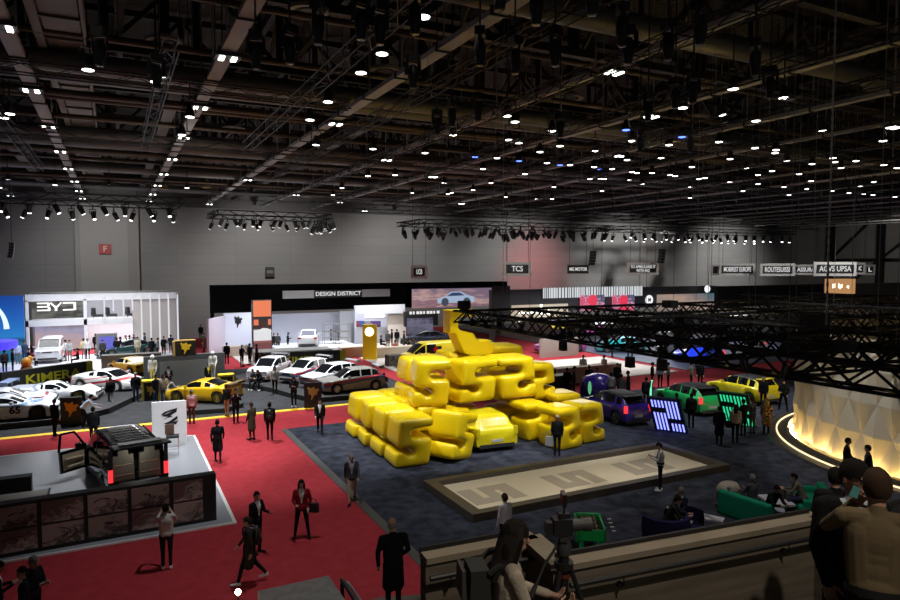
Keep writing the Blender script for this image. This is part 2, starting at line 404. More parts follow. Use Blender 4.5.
slab('stand_floor', 38.5, 110.0, 56.05, 76.6, 0, .06, mat('far_floor', (.05, .05, .055), .5), 'dark floor of the distant stands below the black fascia', 'floor')
slab('stand_floor', 38.5, 90.0, 36.2, 56.0, 0, .06, mat('blue_grey_floor', (.075, .085, .13), .4), 'blue-grey stand floor seen through the black trusses', 'floor')
b = MB(); p = G(417, 599, 0); q = G(440, 593, 0); b.bar((p.x - .6, p.y - .05, .01), (q.x + .5, q.y, .01), .18, .02); tag(b.build('floor_marking', mat('yellow_edging', (.9, .55, .02), .6)), 'short yellow strip on the red carpet at the end of the parapet', 'marking')

# ------------------------------------------------------------------ box trusses
def truss(label, p0, p1, s=.38, group=None, pitch=.5, mats=STEEL_DARK, r=.032, hang=None):
    p0, p1 = Vector(p0), Vector(p1); d = p1 - p0; L = d.length; a = math.atan2(d.y, d.x)
    t = thing('lighting_truss', label, 'truss', p0, a, group); mesh = None
    for y in (-s / 2, s / 2):
        for z in (0, s):
            b = MB(); b.cyl((0, y, z), (L, y, z), r, n=6)
            b.build('chord', mats, t)
    b = MB(); n = max(1, round(L / pitch)); q = L / n
    for i in range(n):
        x = i * q; e = i % 2
        for y in (-s / 2, s / 2): b.bar((x, y, s if e else 0), (x + q, y, 0 if e else s), r * 1.1)
        for z in (0, s): b.bar((x, -s / 2 if e else s / 2, z), (x + q, s / 2 if e else -s / 2, z), r * 1.0)
    b.build('bracing', mats, t)
    if hang:
        for x in hang: b = MB(); b.cyl((x, 0, s), (x, 0, 19.5 - p0.z), .006, n=5); b.build('hanging_wire', mat('wire_grey', (.2, .2, .2), .5, .5), t)
    return t
ZT = 6.07
gT = 'black box trusses over the dark blue carpet'
YS = (19.6, 14.6, 9.6, 5.4)
for i, y in enumerate(YS):
    truss(['black box truss before the yellow inflatable, ending in a small projector', 'black box truss crossing above the bright lit floor panel', 'black box truss above the lounge with the green sofas', 'black box truss hanging in front of the parapet with the handrail'][i],
          (10.2, y, ZT), (36, y, ZT), hang=(2, 12, 22), group=gT)
for i, x in enumerate((10.4, 15.2, 20.0, 24.8, 29.6, 34.4)):
    truss(['lowest black box truss, sloping just above the coloured hatchbacks', 'second black box truss from the yellow inflatable, running parallel to the lowest one', 'third black box truss from the yellow inflatable, in the middle of the grid',
           'fourth black box truss from the yellow inflatable', 'black box truss over the carpet edge of the curved glowing wall', 'black box truss at the far end of the grid behind the curved glowing wall'][i],
          (x, 2.0 if i else 1.5, ZT), (x, 19.4 if i < 4 else 24, ZT), hang=(6, 14), group=gT)
# hall lighting trusses under the roof
for lab_, p0_, p1_ in (('black box truss between the crossing ones, over the football table', (12.8, 3.5, ZT), (12.8, 19.4, ZT)), ('black cross truss over the purple armchair', (10.6, 12.1, ZT), (36, 12.1, ZT)), ('black cross truss between the parapet and the green sofas', (10.6, 7.5, ZT), (30, 7.5, ZT))):
    truss(lab_, p0_, p1_, hang=(3, 9), group=gT)
gH = 'long lighting trusses under the roof'
for i, (x, y0, y1, z) in enumerate(((5.3, 6, 30, 13), (8.4, 6, 40, 13), (11.6, 6, 44, 13), (15.5, 6, 48, 13), (19.5, 6, 50, 13), (24, 6, 52, 13), (29, 6, 54, 13), (35, 8, 56, 13), (42, 10, 58, 13), (50, 12, 58, 13), (-3.6, 20, 44, 13.3), (1.4, 18, 34, 13.3))):
    truss('thin dark lighting truss hanging in parallel with others under the black roof', (x, y0, z), (x, y1, z), .34, gH, .8, r=.02, hang=tuple(range(4, int(y1 - y0), 8)))
for i, (y, x0, x1, z) in enumerate(((31.5, -9, 14, 13.2), (47, -9, 12, 13.0), (34, 12, 46, 13.5), (52, 14, 60, 13.0), (60, 20, 80, 13.0), (24, -8, 8, 13.8), (22, 20, 60, 13.6))):
    truss('thin dark cross truss hanging under the black roof', (x0, y, z), (x1, y, z), .34, 'dark cross trusses under the roof', .8, r=.02, hang=tuple(range(3, int(x1 - x0), 9)))
# rigs by the rear wall
def rig(label, X0, X1, Y0, Y1, z, s=.4):
    for w_, a, c in (('camera-side rail', (X0, Y0, z), (X1, Y0, z)), ('wall-side rail', (X0, Y1, z), (X1, Y1, z)), ('first end rail', (X0, Y0, z), (X0, Y1, z)), ('second end rail', (X1, Y0, z), (X1, Y1, z))):
        truss(w_ + ' ' + label[11:], a, c, s, label, .9, r=.035, hang=((1.0,)))
rig('dark truss of the rectangular lighting rig above the black booth fascia', 7.6, 17.2, 57, 62, 12.1)
rig('dark truss of the crowded spotlight rig before the reddish rear wall', 26.5, 50, 58, 64, 12.0)
rig('dark truss of the lamp rig above the two-storey white stand', -12, 5.0, 57, 63, 12.9)
rig('dark truss of the far rig of white lamps near the pale rear wall', 54, 84, 60, 66, 12.2)
# suspension wires over the grid
for px, z1, nm in ((827, 6.6, 'pale hanging chain above the orange sign'), (696, 6.6, 'thin vertical steel wire above the black speaker stack'), (796, 6.6, 'thin steel wire between the speaker stack and the hanging chain'), (812, 6.6, 'thin steel wire just beside the hanging chain'), (878, 6.6, 'thin steel wire beyond the hanging chain, over the curved wall'), (503, 6.6, 'thin long wire above the yellow inflatable')):
    X = 9.8 if px == 503 else (14.7 if px in (827, 878) else 19.6)
    y = onX(px, 300, X).y if px != 503 else 19.6
    o = onX(px, 300, X)
    if px == 503: o = onY(503, 300, 19.6)
    b = MB()
    if px == 827:
        z = z1
        while z < 19.4: b.bar((0, 0, z), (0, 0, z + .1), .05 if int(z * 10) % 2 else .025, .025 if int(z * 10) % 2 else .05); z += .1
    else: b.cyl((0, 0, z1), (0, 0, 19.4), .008, n=5)
    w = b.build('hanging_chain' if px == 827 else 'hanging_wire', mat('chain_grey', (.33, .33, .33), .4, .6), None, (o.x, o.y, 0)); tag(w, nm, 'chain' if px == 827 else 'wire')
# ------------------------------------------------------------------ lamps
TL = 'twin rectangular hall lamp glowing white under its grey tray'
twin0 = thing('ceiling_lamp', TL, 'lamp', (0, 0, 0), 0, 'twin lamps under the grey trays')
b = MB(); b.span((-.36, -.26, .04), (.36, .26, .14)); b.build('housing', CHARCOAL, twin0)
for s in (-1, 1):
    b = MB(); b.span((s * .17 - .07, -.2, 0), (s * .17 + .07, .2, .05)); b.build('diffuser', LAMP, twin0)
first = True
for k, x in enumerate(TRAYX):
    if x < -9 or x > 36: continue
    for j, y in enumerate((14.6, 20.4, 27.2, 34, 41, 48, 55, 62, 69)):
        if x > 8 and (k * 7 + j * 5) % 3: continue
        loc = (x, y + (0 if x < 8 else (k * 1.3) % 3), 13.98)
        if first: twin0.location = loc; first = False
        else: dup(twin0, loc)
def make_lamp(label, group, lens, cat='lamp', name='spotlight'):
    t = thing(name, label, cat, (0, 0, 0), 0, group)
    b = MB(); b.lathe([(0, .42), (.07, .42), (.1, .36), (.15, .16), (.18, .02), (.17, .0), (0, .04)], n=14); b.build('housing', BLACK, t)
    b = MB(); b.lathe([(0, .012), (.15, .012), (.15, -.012), (.08, -.03), (0, -.035)], n=14); b.build('lens', lens, t)
    b = MB()
    for s in (-1, 1): b.bar((s * .2, 0, .16), (s * .2, 0, .62), .03, .025)
    b.bar((-.215, 0, .62), (.215, 0, .62), .04, .03); b.cyl((0, 0, .62), (0, 0, .9), .03, n=6); b.build('yoke', BLACK, t)
    b = MB(); b.cyl((0, 0, .9), (0, 0, 6.12), .018, n=5); b.build('drop_rod', STEEL_DARK, t)
    return t
lit0 = make_lamp('round hall lamp shining white from under the dark roof', 'white round lamps under the roof', LAMP)
blu0 = make_lamp('round lamp shining deep blue from under the dark roof', 'blue lamps under the roof', LAMP_BLUE)
WHITES = [(423, 17), (382, 54), (361, 73), (328, 102), (310, 120), (316, 145), (373, 149), (425, 153), (368, 176), (395, 175), (342, 188), (333, 195), (444, 183), (412, 193), (448, 194),
 (453, 135), (507, 116), (515, 122), (509, 140), (519, 143), (552, 131), (540, 152), (497, 158), (547, 163), (570, 165), (594, 167), (595, 151), (560, 146), (483, 169), (525, 174), (491, 183), (590, 179), (554, 187), (473, 190), (506, 197), (552, 199), (537, 199),
 (683, 108), (723, 115), (733, 89), (784, 98), (669, 145), (632, 141), (627, 160), (612, 169), (632, 172), (637, 173), (652, 173), (670, 175), (675, 176), (661, 158), (692, 167), (719, 142), (730, 159), (746, 168), (699, 179), (705, 178), (642, 184), (630, 180), (690, 187), (602, 191), (743, 191), (730, 182), (690, 198),
 (756, 121), (823, 131), (883, 141), (755, 148), (776, 150), (775, 153), (787, 161), (833, 158), (835, 162), (812, 164), (841, 168), (856, 161), (884, 165), (897, 168), (772, 171), (758, 175), (799, 174), (811, 181), (758, 184), (784, 187), (807, 189), (832, 191), (874, 182), (860, 186), (789, 195), (849, 193), (854, 194), (864, 194), (873, 195), (895, 197),
 (190, 117), (182, 135), (187, 188), (251, 192), (88, 70), (156, 82), (4, 118), (10, 114), (8, 180), (55, 185), (109, 185), (160, 76)]
BLUES = [(475, 157), (519, 161), (560, 165), (599, 169), (682, 137), (626, 130)]
for i, (x, y) in enumerate(WHITES):
    o = G(x, y, 13.4)
    if o.y > 72: o = onY(x, y, 71); o.z = 13.4
    if o.x > 108: o = onX(x, y, 107); o.z = 13.4
    if i == 0: lit0.location = o
    else: dup(lit0, o)
for i, (x, y) in enumerate(BLUES):
    if i == 0: blu0.location = G(x, y, 13.4)
    else: dup(blu0, G(x, y, 13.4))
# black moving heads on the hall trusses
mh0 = thing('stage_light', 'black unlit moving-head stage light hanging under a roof truss', 'stage light', (0, 0, 0), 0, 'black moving heads under the roof')
b = MB(); b.span((-.2, -.15, .75), (.2, .15, 1.0)); b.cyl((0, 0, 1), (0, 0, 10.38), .03, n=6); b.build('base', BLACK, mh0)
b = MB()
for s in (-1, 1): b.bar((s * .24, 0, .3), (s * .22, 0, .8), .05, .12)
b.bar((-.25, 0, .78), (.25, 0, .78), .06, .12)
b.build('yoke', BLACK, mh0)
b = MB(); b.lathe([(0, .62), (.12, .62), (.17, .5), (.18, .25), (.13, .05), (.12, -.1), (0, -.1)], n=12); b.build('head', BLACK, mh0)
b = MB(); b.lathe([(0, -.11), (.1, -.11), (.1, -.13), (0, -.14)], n=10); b.build('lens', mat('dim_lens', (.1, .1, .1), .2), mh0)
MH = [(413, 85), (480, 62), (555, 62), (770, 95), (437, 132), (515, 70), (622, 42), (648, 118), (452, 124), (478, 118), (536, 20), (380, 40), (361, 35), (668, 56), (628, 60), (700, 40), (755, 72), (560, 135), (693, 100), (675, 105), (415, 30), (256, 65), (157, 85), (100, 62), (318, 40), (290, 60), (500, 5), (640, 150), (592, 10), (690, 150)]
for i, (x, y) in enumerate(MH):
    o = G(x, y, 12.2)
    k = dup(mh0, o, random.random() * 3) if i else mh0
    k.location = o; k.scale = (.7,) * 3
# small spots clamped to the rear rigs
def make_spot(label, group, lens):
    t = thing('spotlight', label, 'spotlight', (0, 0, 0), 0, group)
    b = MB(); b.lathe([(0, -.05), (.15, -.05), (.17, -.2), (.14, -.55), (.1, -.62), (0, -.62)], n=10); M = Matrix.Rotation(R(25), 4, 'Y'); b.v = [tuple(M @ Vector(p)) for p in b.v]; b.build('housing', BLACK, t)
    b = MB(); b.lathe([(0, -.63), (.11, -.63), (.11, -.66), (0, -.67)], n=10); b.v = [tuple(M @ Vector(p)) for p in b.v]; b.build('lens', lens, t)
    b = MB(); b.bar((0, -.2, -.2), (0, -.2, .12), .04); b.bar((0, .2, -.2), (0, .2, .12), .04); b.bar((0, -.22, .12), (0, .22, .12), .05); b.cyl((0, 0, .1), (0, 0, .35), .04, n=6); b.build('yoke', BLACK, t)
    return t
g1 = 'black spotlights on the crowded rig'
sp1 = make_spot('black spotlight hanging with many others on the crowded rig by the rear wall', g1, mat('dim_lens', (.1, .1, .1), .2))
k = 0
for yy in (57.8, 58.2, 63.8, 64.2):
    for i in range(15):
        q = random.uniform(.9, 1.5); o = (27.0 + i * 1.56 + random.uniform(-.4, .4), yy, 12.0 - .33 * q); r = random.uniform(0, 6.28)
        if k == 0: sp1.location = o
        else: dup(sp1, o, r, scale=q)
        k += 1
sp2 = make_spot('small spotlight with a pale lens on the rectangular rig above the black booth roof', 'spotlights on the rectangular rig', glow('small_lens', (1, 1, 1), 1.2))
k = 0
for yy, n in ((56.8, 11), (62.2, 7)):
    for i in range(n):
        o = (7.9 + i * (9.2 / n) + random.uniform(-.2, .2), yy, 11.77)
        if k == 0: sp2.location = o
        else: dup(sp2, o, random.uniform(0, 6.28))
        k += 1
for i in range(10):
    dup(sp2, (17.0 if i % 2 else 17.4, 57.3 + i * .48, 11.77 - .1 * (i % 2)), random.uniform(0, 6), scale=1.0 + .3 * (i % 2))
sp3 = make_spot('round white lit lamp on the rig above the two-storey white stand', 'white lamps on the rig over the white stand', glow('stand_lens', (.97, .98, 1), 4))
for i in range(18):
    o = (-8.5 + i * .78, (56.8, 63.2)[i % 2], 12.9 - .40)
    if i == 0: sp3.location = o
    else: dup(sp3, o, random.uniform(0, 6), scale=1.2)
sp4 = make_spot('small bright white lamp on the far rig near the pale rear wall', 'white lamps on the far rig', glow('far_lens', (.97, .98, 1), 6))
for i in range(34):
    o = (54.5 + i * .88, (59.8, 66.2)[i % 2], 12.2 - .40)
    if i == 0: sp4.location = o
    else: dup(sp4, o, random.uniform(0, 6), scale=1.2)
# gold pendants at the rear
p0 = None
for x, y in ((163, 189), (207, 188)):
    o = G(x, y, 14.2)
    o = onY(x, y, 60)
    lab = 'gold cone pendant under the roof, closer to the grey cable tray' if x == 163 else 'gold cone pendant under the roof, farther from the cable tray'
    t = thing('ceiling_pendant', lab, 'lamp', o)
    b = MB(); b.lathe([(.05, .9), (.12, .7), (.42, .1), (.42, 0), (0, .05)], n=14); b.build('lamp_shade', mat('gold_shade', (.6, .42, .15), .35, .6), t)
    b = MB(); b.cyl((0, 0, .8), (0, 0, 19.5 - o.z), .02, n=5); b.build('cord', BLACK, t)
# ------------------------------------------------------------------ people: one continuous body surface per pose, dressed per person
def vrot(v, ang):      # turn about the body's left-right axis, positive leans forward
    c, s = math.cos(ang), math.sin(ang); return Vector((v[0] * c + v[2] * s, v[1], -v[0] * s + v[2] * c))
POSES = {}
def pose(name, armL=(4, 9, 14, 4), armR=(4, 9, 14, 4), legL=(1, 1), legR=(-1, 1), lean=0.0, hp=6.0, hy=0.0, coat=0.0, jacket=True, voxel=.016, fingers=False, spread=.0, slim=1.0, curl=35, neckline=True):
    b = MB(); P = []
    def cap(p0, p1, r0, r1, lab, n=12): b.capsule(p0, p1, r0, r1, 0, n); P.append((lab, Vector(p0), Vector(p1), r0, r1))
    def el(c, r, M, lab): b.ell(c, r, 18, 12, 0, M.to_3x3()); P.append((lab, Vector(c), Vector(c), sum(r) / 3, sum(r) / 3))
    pel = Vector((0, 0, .94)); la = R(lean); L = Matrix.Rotation(la, 4, 'Y')
    def U(x, y, z): return pel + vrot(Vector((x, y, z - .94)), la)
    # legs
    feet = []
    for s, (h, k) in ((1, legL), (-1, legR)):
        hip = pel + Vector((0, s * .092, -.03)); h, k = R(h), R(k)
        sp = s * spread
        kn = hip + Vector((math.sin(h), sp, -math.cos(h))) * .415; an = kn + Vector((math.sin(h - k), sp, -math.cos(h - k))) * .415
        cap(hip, kn, .088 * slim, .06, 2); cap(kn, an, .058, .042, 2)
        fd = Vector((math.cos((h - k) * .35), s * .12, math.sin((h - k) * .35))); hl = an + Vector((-.03, 0, -.045))
        cap(hl, hl + fd * .20, .04, .034, 3); cap(an, hl, .044, .042, 3); feet.append(hl.z - .042)
    up = max(-min(feet), -min(feet))
    # torso
    el(U(-.005, 0, .93), (.118, .168, .13), Matrix.Identity(4), 2)
    el(U(0, 0, 1.07), (.115, .160 * slim, .17), L, 1); el(U(0, 0, 1.17), (.112, .163 * slim, .13), L, 1)
    el(U(0, 0, 1.27), (.118, .178 * slim, .20), L, 1)
    cap(U(-.005, .15 * slim, 1.405), U(-.005, -.15 * slim, 1.405), .062, .062, 1)
    cap(U(0, 0, 1.40), U(.005, 0, 1.46), .075, .062, 1)
    for s in (1, -1): cap(U(0, s * .062 * slim, .97), U(-.002, s * .078 * slim, 1.30), .106, .110, 1)
    if jacket:
        el(U(0, 0, .95), (.135, .178, .13), L, 1)
    if coat:
        q = pel + Vector((0, 0, -coat)); cap(U(0, .05, 1.0), q + Vector((0, .07, 0)), .13, .135, 1); cap(U(0, -.05, 1.0), q + Vector((0, -.07, 0)), .13, .135, 1)
    # neck and head
    nk = U(.005, 0, 1.45); H = Matrix.Translation(U(.012, 0, 1.50)) @ Matrix.Rotation(la * .35 + R(hp), 4, 'Y') @ Matrix.Rotation(R(hy), 4, 'Z')
    cap(nk, H @ Vector((0, 0, .05)), .056, .054, 0)
    H3 = H.to_3x3().to_4x4()
    el(H @ Vector((-.002, 0, .128)), (.098, .077, .110), H3, 0); el(H @ Vector((.028, 0, .068)), (.068, .057, .072), H3, 0)
    cap(H @ Vector((.094, 0, .13)), H @ Vector((.116, 0, .095)), .010, .016, 0, 8)
    cap(H @ Vector((.085, .03, .148)), H @ Vector((.085, -.03, .148)), .016, .016, 0, 8)
    cap(H @ Vector((.09, .018, .056)), H @ Vector((.09, -.018, .056)), .011, .011, 0, 8)
    for s in (1, -1): el(H @ Vector((-.005, s * .079, .112)), (.02, .011, .033), H3, 0)
    # arms
    hands = []
    for s, (pt, ab, eb, iw) in ((1, armL), (-1, armR)):
        pt, ab, eb, iw = R(pt), R(ab), R(eb), R(iw)
        sh = U(-.005, s * .182 * slim, 1.40)
        d1 = vrot(Vector((math.sin(pt) * math.cos(ab), s * math.sin(ab), -math.cos(pt) * math.cos(ab))), la * .6)
        el_ = sh + d1 * .285; a2 = pt + eb
        d2 = vrot(Vector((math.sin(a2) * math.cos(iw), -s * math.sin(iw), -math.cos(a2) * math.cos(iw))), la * .6); wr = el_ + d2 * .245
        cap(sh, el_, .060, .047, 1); cap(el_, wr, .046, .034, 1)
        d2n = d2.normalized(); side = Vector((0, s, 0)); side = (side - d2n * side.dot(d2n)).normalized(); nrm = d2n.cross(side) * s       # nrm: palm side
        hd = wr + d2n * .085
        if fingers:
            cap(wr + d2n * .01 + side * .018, wr + d2n * .075 + side * .024, .020, .019, 0, 10); cap(wr + d2n * .01 - side * .018, wr + d2n * .075 - side * .024, .020, .018, 0, 10); cap(wr, wr + d2n * .07, .024, .022, 0, 10)
            for i, (o, ln) in enumerate(((-.031, .068), (-.010, .078), (.011, .073), (.031, .058))):
                q = wr + d2n * .078 - side * o * -1; a = R(curl); dd = d2n
                for j, f in enumerate((.45, .32, .23)):
                    dd = (dd * math.cos(a) + nrm * math.sin(a)).normalized(); q2 = q + dd * ln * f * 1.25; cap(q, q2, .0095 - j * .0008, .0088 - j * .0008, 0, 8); q = q2
            t0 = wr + d2n * .02 + side * .028 * -1; t1 = t0 + (d2n * .6 - side * .75 + nrm * .45).normalized() * .045; t2 = t1 + (d2n * .85 - side * .1 + nrm * .5).normalized() * .042
            cap(t0, t1, .014, .012, 0, 8); cap(t1, t2, .0115, .0095, 0, 8)
        else:
            cap(wr, hd, .034, .036, 0, 8); cap(hd, hd + (d2n + nrm * .5).normalized() * .07, .03, .022, 0, 8); cap(wr + d2n * .03, wr + d2n * .06 - side * .05 + nrm * .03, .016, .014, 0, 6)
        hands.append((wr, hd, d2n, nrm, side))
    me = remesh(b, voxel, 2 if voxel > .01 else 3)
    nf = len(me.polygons); cen = np.empty(nf * 3); me.polygons.foreach_get('center', cen); cen = cen.reshape(-1, 3); nor = np.empty(nf * 3); me.polygons.foreach_get('normal', nor); nor = nor.reshape(-1, 3)
    best = np.full(nf, 1e9); lab = np.zeros(nf, int)
    for lb, p, q, r0, r1 in P:
        p, q = np.array(p), np.array(q); d = q - p; dd = float(d @ d)
        t = np.clip(((cen - p) @ d) / dd, 0, 1) if dd > 1e-9 else np.zeros(nf)
        ds = np.linalg.norm(cen - p - t[:, None] * d, axis=1) - (r0 + (r1 - r0) * t)
        if lb == 0: ds = ds + .004
        m = ds < best; best[m] = ds[m]; lab[m] = lb
    # fine regions in the torso's and head's own frames
    Ti = (Matrix.Translation(pel) @ L).inverted(); T = np.array(Ti); ct = cen @ T[:3, :3].T + T[:3, 3]; nt = nor @ T[:3, :3].T
    Hi = np.array(H.inverted()); ch = cen @ Hi[:3, :3].T + Hi[:3, 3]
    inhead = (ch[:, 2] > -.005) & (np.linalg.norm(ch - np.array([0, 0, .1]), axis=1) < .17)
    lab[inhead & (lab == 1)] = 0
    if neckline:
        v = (lab == 1) & (nt[:, 0] > .25) & (ct[:, 2] > .13) & (np.abs(ct[:, 1]) < (ct[:, 2] - .10) * .19 + .006) & (ct[:, 0] > .02); lab[v] = 4
    for s in (1, -1):
        e = inhead & (np.linalg.norm((ch - np.array([.086, s * .031, .122])) / np.array([.03, .015, .009]), axis=1) < 1); lab[e] = 5
        e = inhead & (np.linalg.norm((ch - np.array([.088, s * .032, .146])) / np.array([.03, .022, .006]), axis=1) < 1); lab[e] = 5
    e = inhead & (np.linalg.norm((ch - np.array([.098, 0, .054])) / np.array([.03, .024, .007]), axis=1) < 1); lab[e] = 6
    for i in range(7): me.materials.append(WHITE)
    me.polygons.foreach_set('material_index', lab.astype(np.int32))
    me.transform(Matrix.Translation((0, 0, up))); me.update()
    U3 = Matrix.Translation((0, 0, up))
    POSES[name] = dict(mesh=me, H=U3 @ H, T=U3 @ Matrix.Translation(pel) @ L, hands=[(w + Vector((0, 0, up)), h + Vector((0, 0, up)), d, n_, s_) for w, h, d, n_, s_ in hands], up=up)
pose('stand'); pose('stand_b', (10, 12, 30, 8), (0, 10, 10, 2), (4, 3), (-4, 3), hy=25)
pose('phone', (16, 6, 88, 28), (18, 6, 92, 28), hp=22)
pose('walk', (-18, 8, 18, 2), (24, 8, 25, 4), (24, 6), (-22, 16)); pose('walk_b', (26, 8, 30, 4), (-20, 8, 12, 2), (-20, 18), (24, 4))
pose('photo', (48, 12, 92, 24), (48, 12, 92, 24), hp=2)
pose('talk', (12, 14, 80, 10), (4, 9, 14, 4), hy=-20)
pose('sit', (28, 8, 62, 14), (28, 8, 58, 14), (84, 82), (80, 80), spread=.18)
pose('sit_lean', (48, 6, 62, 24), (46, 6, 62, 24), (84, 84), (80, 78), lean=24, hp=12, spread=.2)
pose('lean', (62, 8, 40, 8), (58, 8, 30, 8), (22, 34), (6, 12), lean=42, hp=-8)
pose('coat', (4, 12, 18, 4), (4, 12, 18, 4), (2, 2), (-2, 2), coat=.42); pose('coat_walk', (-14, 12, 18, 4), (18, 12, 20, 4), (22, 8), (-22, 18), coat=.40)
pose('squat', (58, 8, 50, 20), (60, 8, 40, 20), (100, 130), (88, 124), lean=26, hp=0, spread=.15)
pose('apart', (-6, 16, 34, 14), (8, 12, 70, 20), (4, 4), (-4, 4), spread=.13)
HAIRS = {}
def hair_mesh(style):
    if style in HAIRS: return HAIRS[style]
    b = MB(); nu, nv = 22, 16
    def shell(r, cut):
        vs = []; fs = []
        for j in range(nv + 1):
            t = math.pi * j / nv
            for i in range(nu):
                a = 2 * math.pi * i / nu; w = 1 + .025 * math.sin(5 * a + 3 * t)
                vs.append((r[0] * w * math.sin(t) * math.cos(a) - .006, r[1] * w * math.sin(t) * math.sin(a), .130 + r[2] * w * math.cos(t)))
        for j in range(nv):
            for i in range(nu):
                q = [j * nu + i, (j + 1) * nu + i, (j + 1) * nu + (i + 1) % nu, j * nu + (i + 1) % nu]; c = [sum(vs[k][m] for k in q) / 4 for m in range(3)]
                if cut(c): fs.append(q)
        b.add(vs, fs, 0, True)
    if style == 'short': shell((.109, .088, .121), lambda c: c[2] > .125 + .55 * max(c[0], 0) + .0 * c[1] or (c[0] < -.015 and c[2] > .05))
    elif style == 'bald': shell((.104, .085, .112), lambda c: c[0] < .0 and .05 < c[2] < .145)
    elif style == 'cap':
        shell((.112, .092, .120), lambda c: c[2] > .15); b.prism([(math.cos(R(k)) * .1, math.sin(R(k)) * .075) for k in range(-90, 91, 15)], .012, (.08, 0, .158), (1, 0, 0), (0, 1, 0))
    elif style == 'helmet':
        shell((.135, .118, .142), lambda c: True); b.box((.11, 0, .12), (.06, .17, .055), 0, 1)
    else:
        shell((.112, .092, .124), lambda c: c[2] > .13 + .45 * max(c[0], 0) or (c[0] < .02))
        if style == 'long':
            b.ell((-.055, 0, .02), (.062, .098, .16), 14, 10); b.ell((-.062, 0, -.09), (.05, .085, .14), 14, 8)
            for s in (1, -1): b.capsule((.02, s * .082, .12), (.0, s * .092, -.09), .026, .022)
        if style == 'bun': b.ell((-.11, 0, .17), (.05, .05, .05), 12, 8)
    me = b.mesh('hair', [BLACK, BLACK], 80)
    me.materials.clear(); me.materials.append(BLACK); 
    if style == 'helmet': me.materials.append(GLASS)
    HAIRS[style] = me; return me
SKIN = (.44, .27, .20); SKIN_D = (.12, .065, .042)
EYE = mat('eye_dark', (.02, .015, .012), .4); LIP = mat('lip', (.30, .12, .10), .5)
HC = {'k': (.008, .007, .006), 'b': (.035, .02, .012), 'g': (.16, .15, .14), 'y': (.2, .13, .06), 'w': (.7, .7, .7)}
def person(label, loc, yaw, ps, top, bottom, hair='short', hc='k', shirt=None, shoe=(.012, .012, .012), skin=SKIN, scale=1.0, cat='person', name='person'):
    p = POSES[ps]; t = thing(name, label, cat, loc, yaw); t.scale = (scale,) * 3
    o = bpy.data.objects.new('body', p['mesh']); COL.objects.link(o); o.parent = t
    ms = [col(skin), col(top), col(bottom), col(shoe), col(shirt if shirt else top), EYE, LIP]
    for i, m in enumerate(ms): o.material_slots[i].link = 'OBJECT'; o.material_slots[i].material = m
    if hair:
        h = bpy.data.objects.new('helmet' if hair == 'helmet' else ('cap' if hair == 'cap' else 'hair'), hair_mesh(hair)); COL.objects.link(h); h.parent = t; h.matrix_local = p['H']
        h.material_slots[0].link = 'OBJECT'; h.material_slots[0].material = col(HC[hc])
    return t
def attach_world(t, ps, local):
    """a point of a person's body in hall coordinates"""
    return Matrix.LocRotScale(t.location, t.rotation_euler, t.scale) @ local
FACE = {'f': math.pi, 'b': 0, 'l': math.pi / 2, 'r': -math.pi / 2, 'fl': 2.4, 'fr': -2.4, 'bl': .8, 'br': -.8}
def pp(px, py, face, ps, top, bottom, label, hair='short', hc='k', z=0.0, **kw):
    return person(label, G(px, py, z), azm(px) + FACE[face], ps, top, bottom, hair, hc, **kw)
K = (.010, .010, .012); NV = (.014, .018, .038); DG = (.05, .05, .055); MG = (.14, .14, .14); WH = (.62, .62, .62); TN = (.34, .26, .17); OL = (.06, .055, .035); BR = (.10, .055, .035); JE = (.04, .06, .12); RD = (.20, .012, .018); PK = (.55, .36, .34); LB = (.42, .52, .68)
# -- the red aisle
pp(218, 461, 'b', 'coat_walk', K, K, 'person in a long black coat walking away past the white panel with the black emblem')
pp(252, 440, 'bl', 'coat', OL, OL, 'person in a dark olive coat, shoulder to shoulder with someone wearing a black backpack', hc='b')
bp_ = pp(270, 440, 'b', 'stand', K, K, 'person in black wearing a backpack, standing at the yellow edging', hair='bun')
pp(320, 434, 'f', 'walk', K, K, 'man in black suit and white shirt walking over the dark blue carpet corner', shirt=WH)
pp(352, 503, 'f', 'walk_b', DG, TN, 'man in dark blazer and beige trousers walking along the edge of the red aisle', hair='bald', hc='g', shirt=(.3, .3, .34))
rj = pp(302, 538, 'f', 'apart', RD, K, 'woman in a dark red blazer with a black handbag on her arm', hair='long', shirt=WH)
pp(257, 553, 'fr', 'talk', K, K, 'man in a black suit raising a hand to his face on the red carpet', shirt=WH)
bw = pp(249, 583, 'l', 'coat_walk', (.03, .028, .024), K, 'woman with a black backpack and white sneakers striding across the red carpet', hair='short', hc='b', shoe=WH)
ph = pp(167, 569, 'b', 'photo', (.50, .46, .42), (.02, .02, .025), 'person in a cream sweater photographing the dark picture wall', shoe=WH)
pp(34, 640, 'fr', 'phone', K, K, 'taller man in black with grey hair, at the front of the red carpet', hc='g', scale=1.06)
pp(26, 648, 'l', 'stand_b', K, K, 'dark-haired man in black suit with white collar, standing in front of the taller man', shirt=WH)
pp(-2, 642, 'r', 'phone', K, K, 'person in black cut off by the picture edge beside two men in black', shirt=WH)
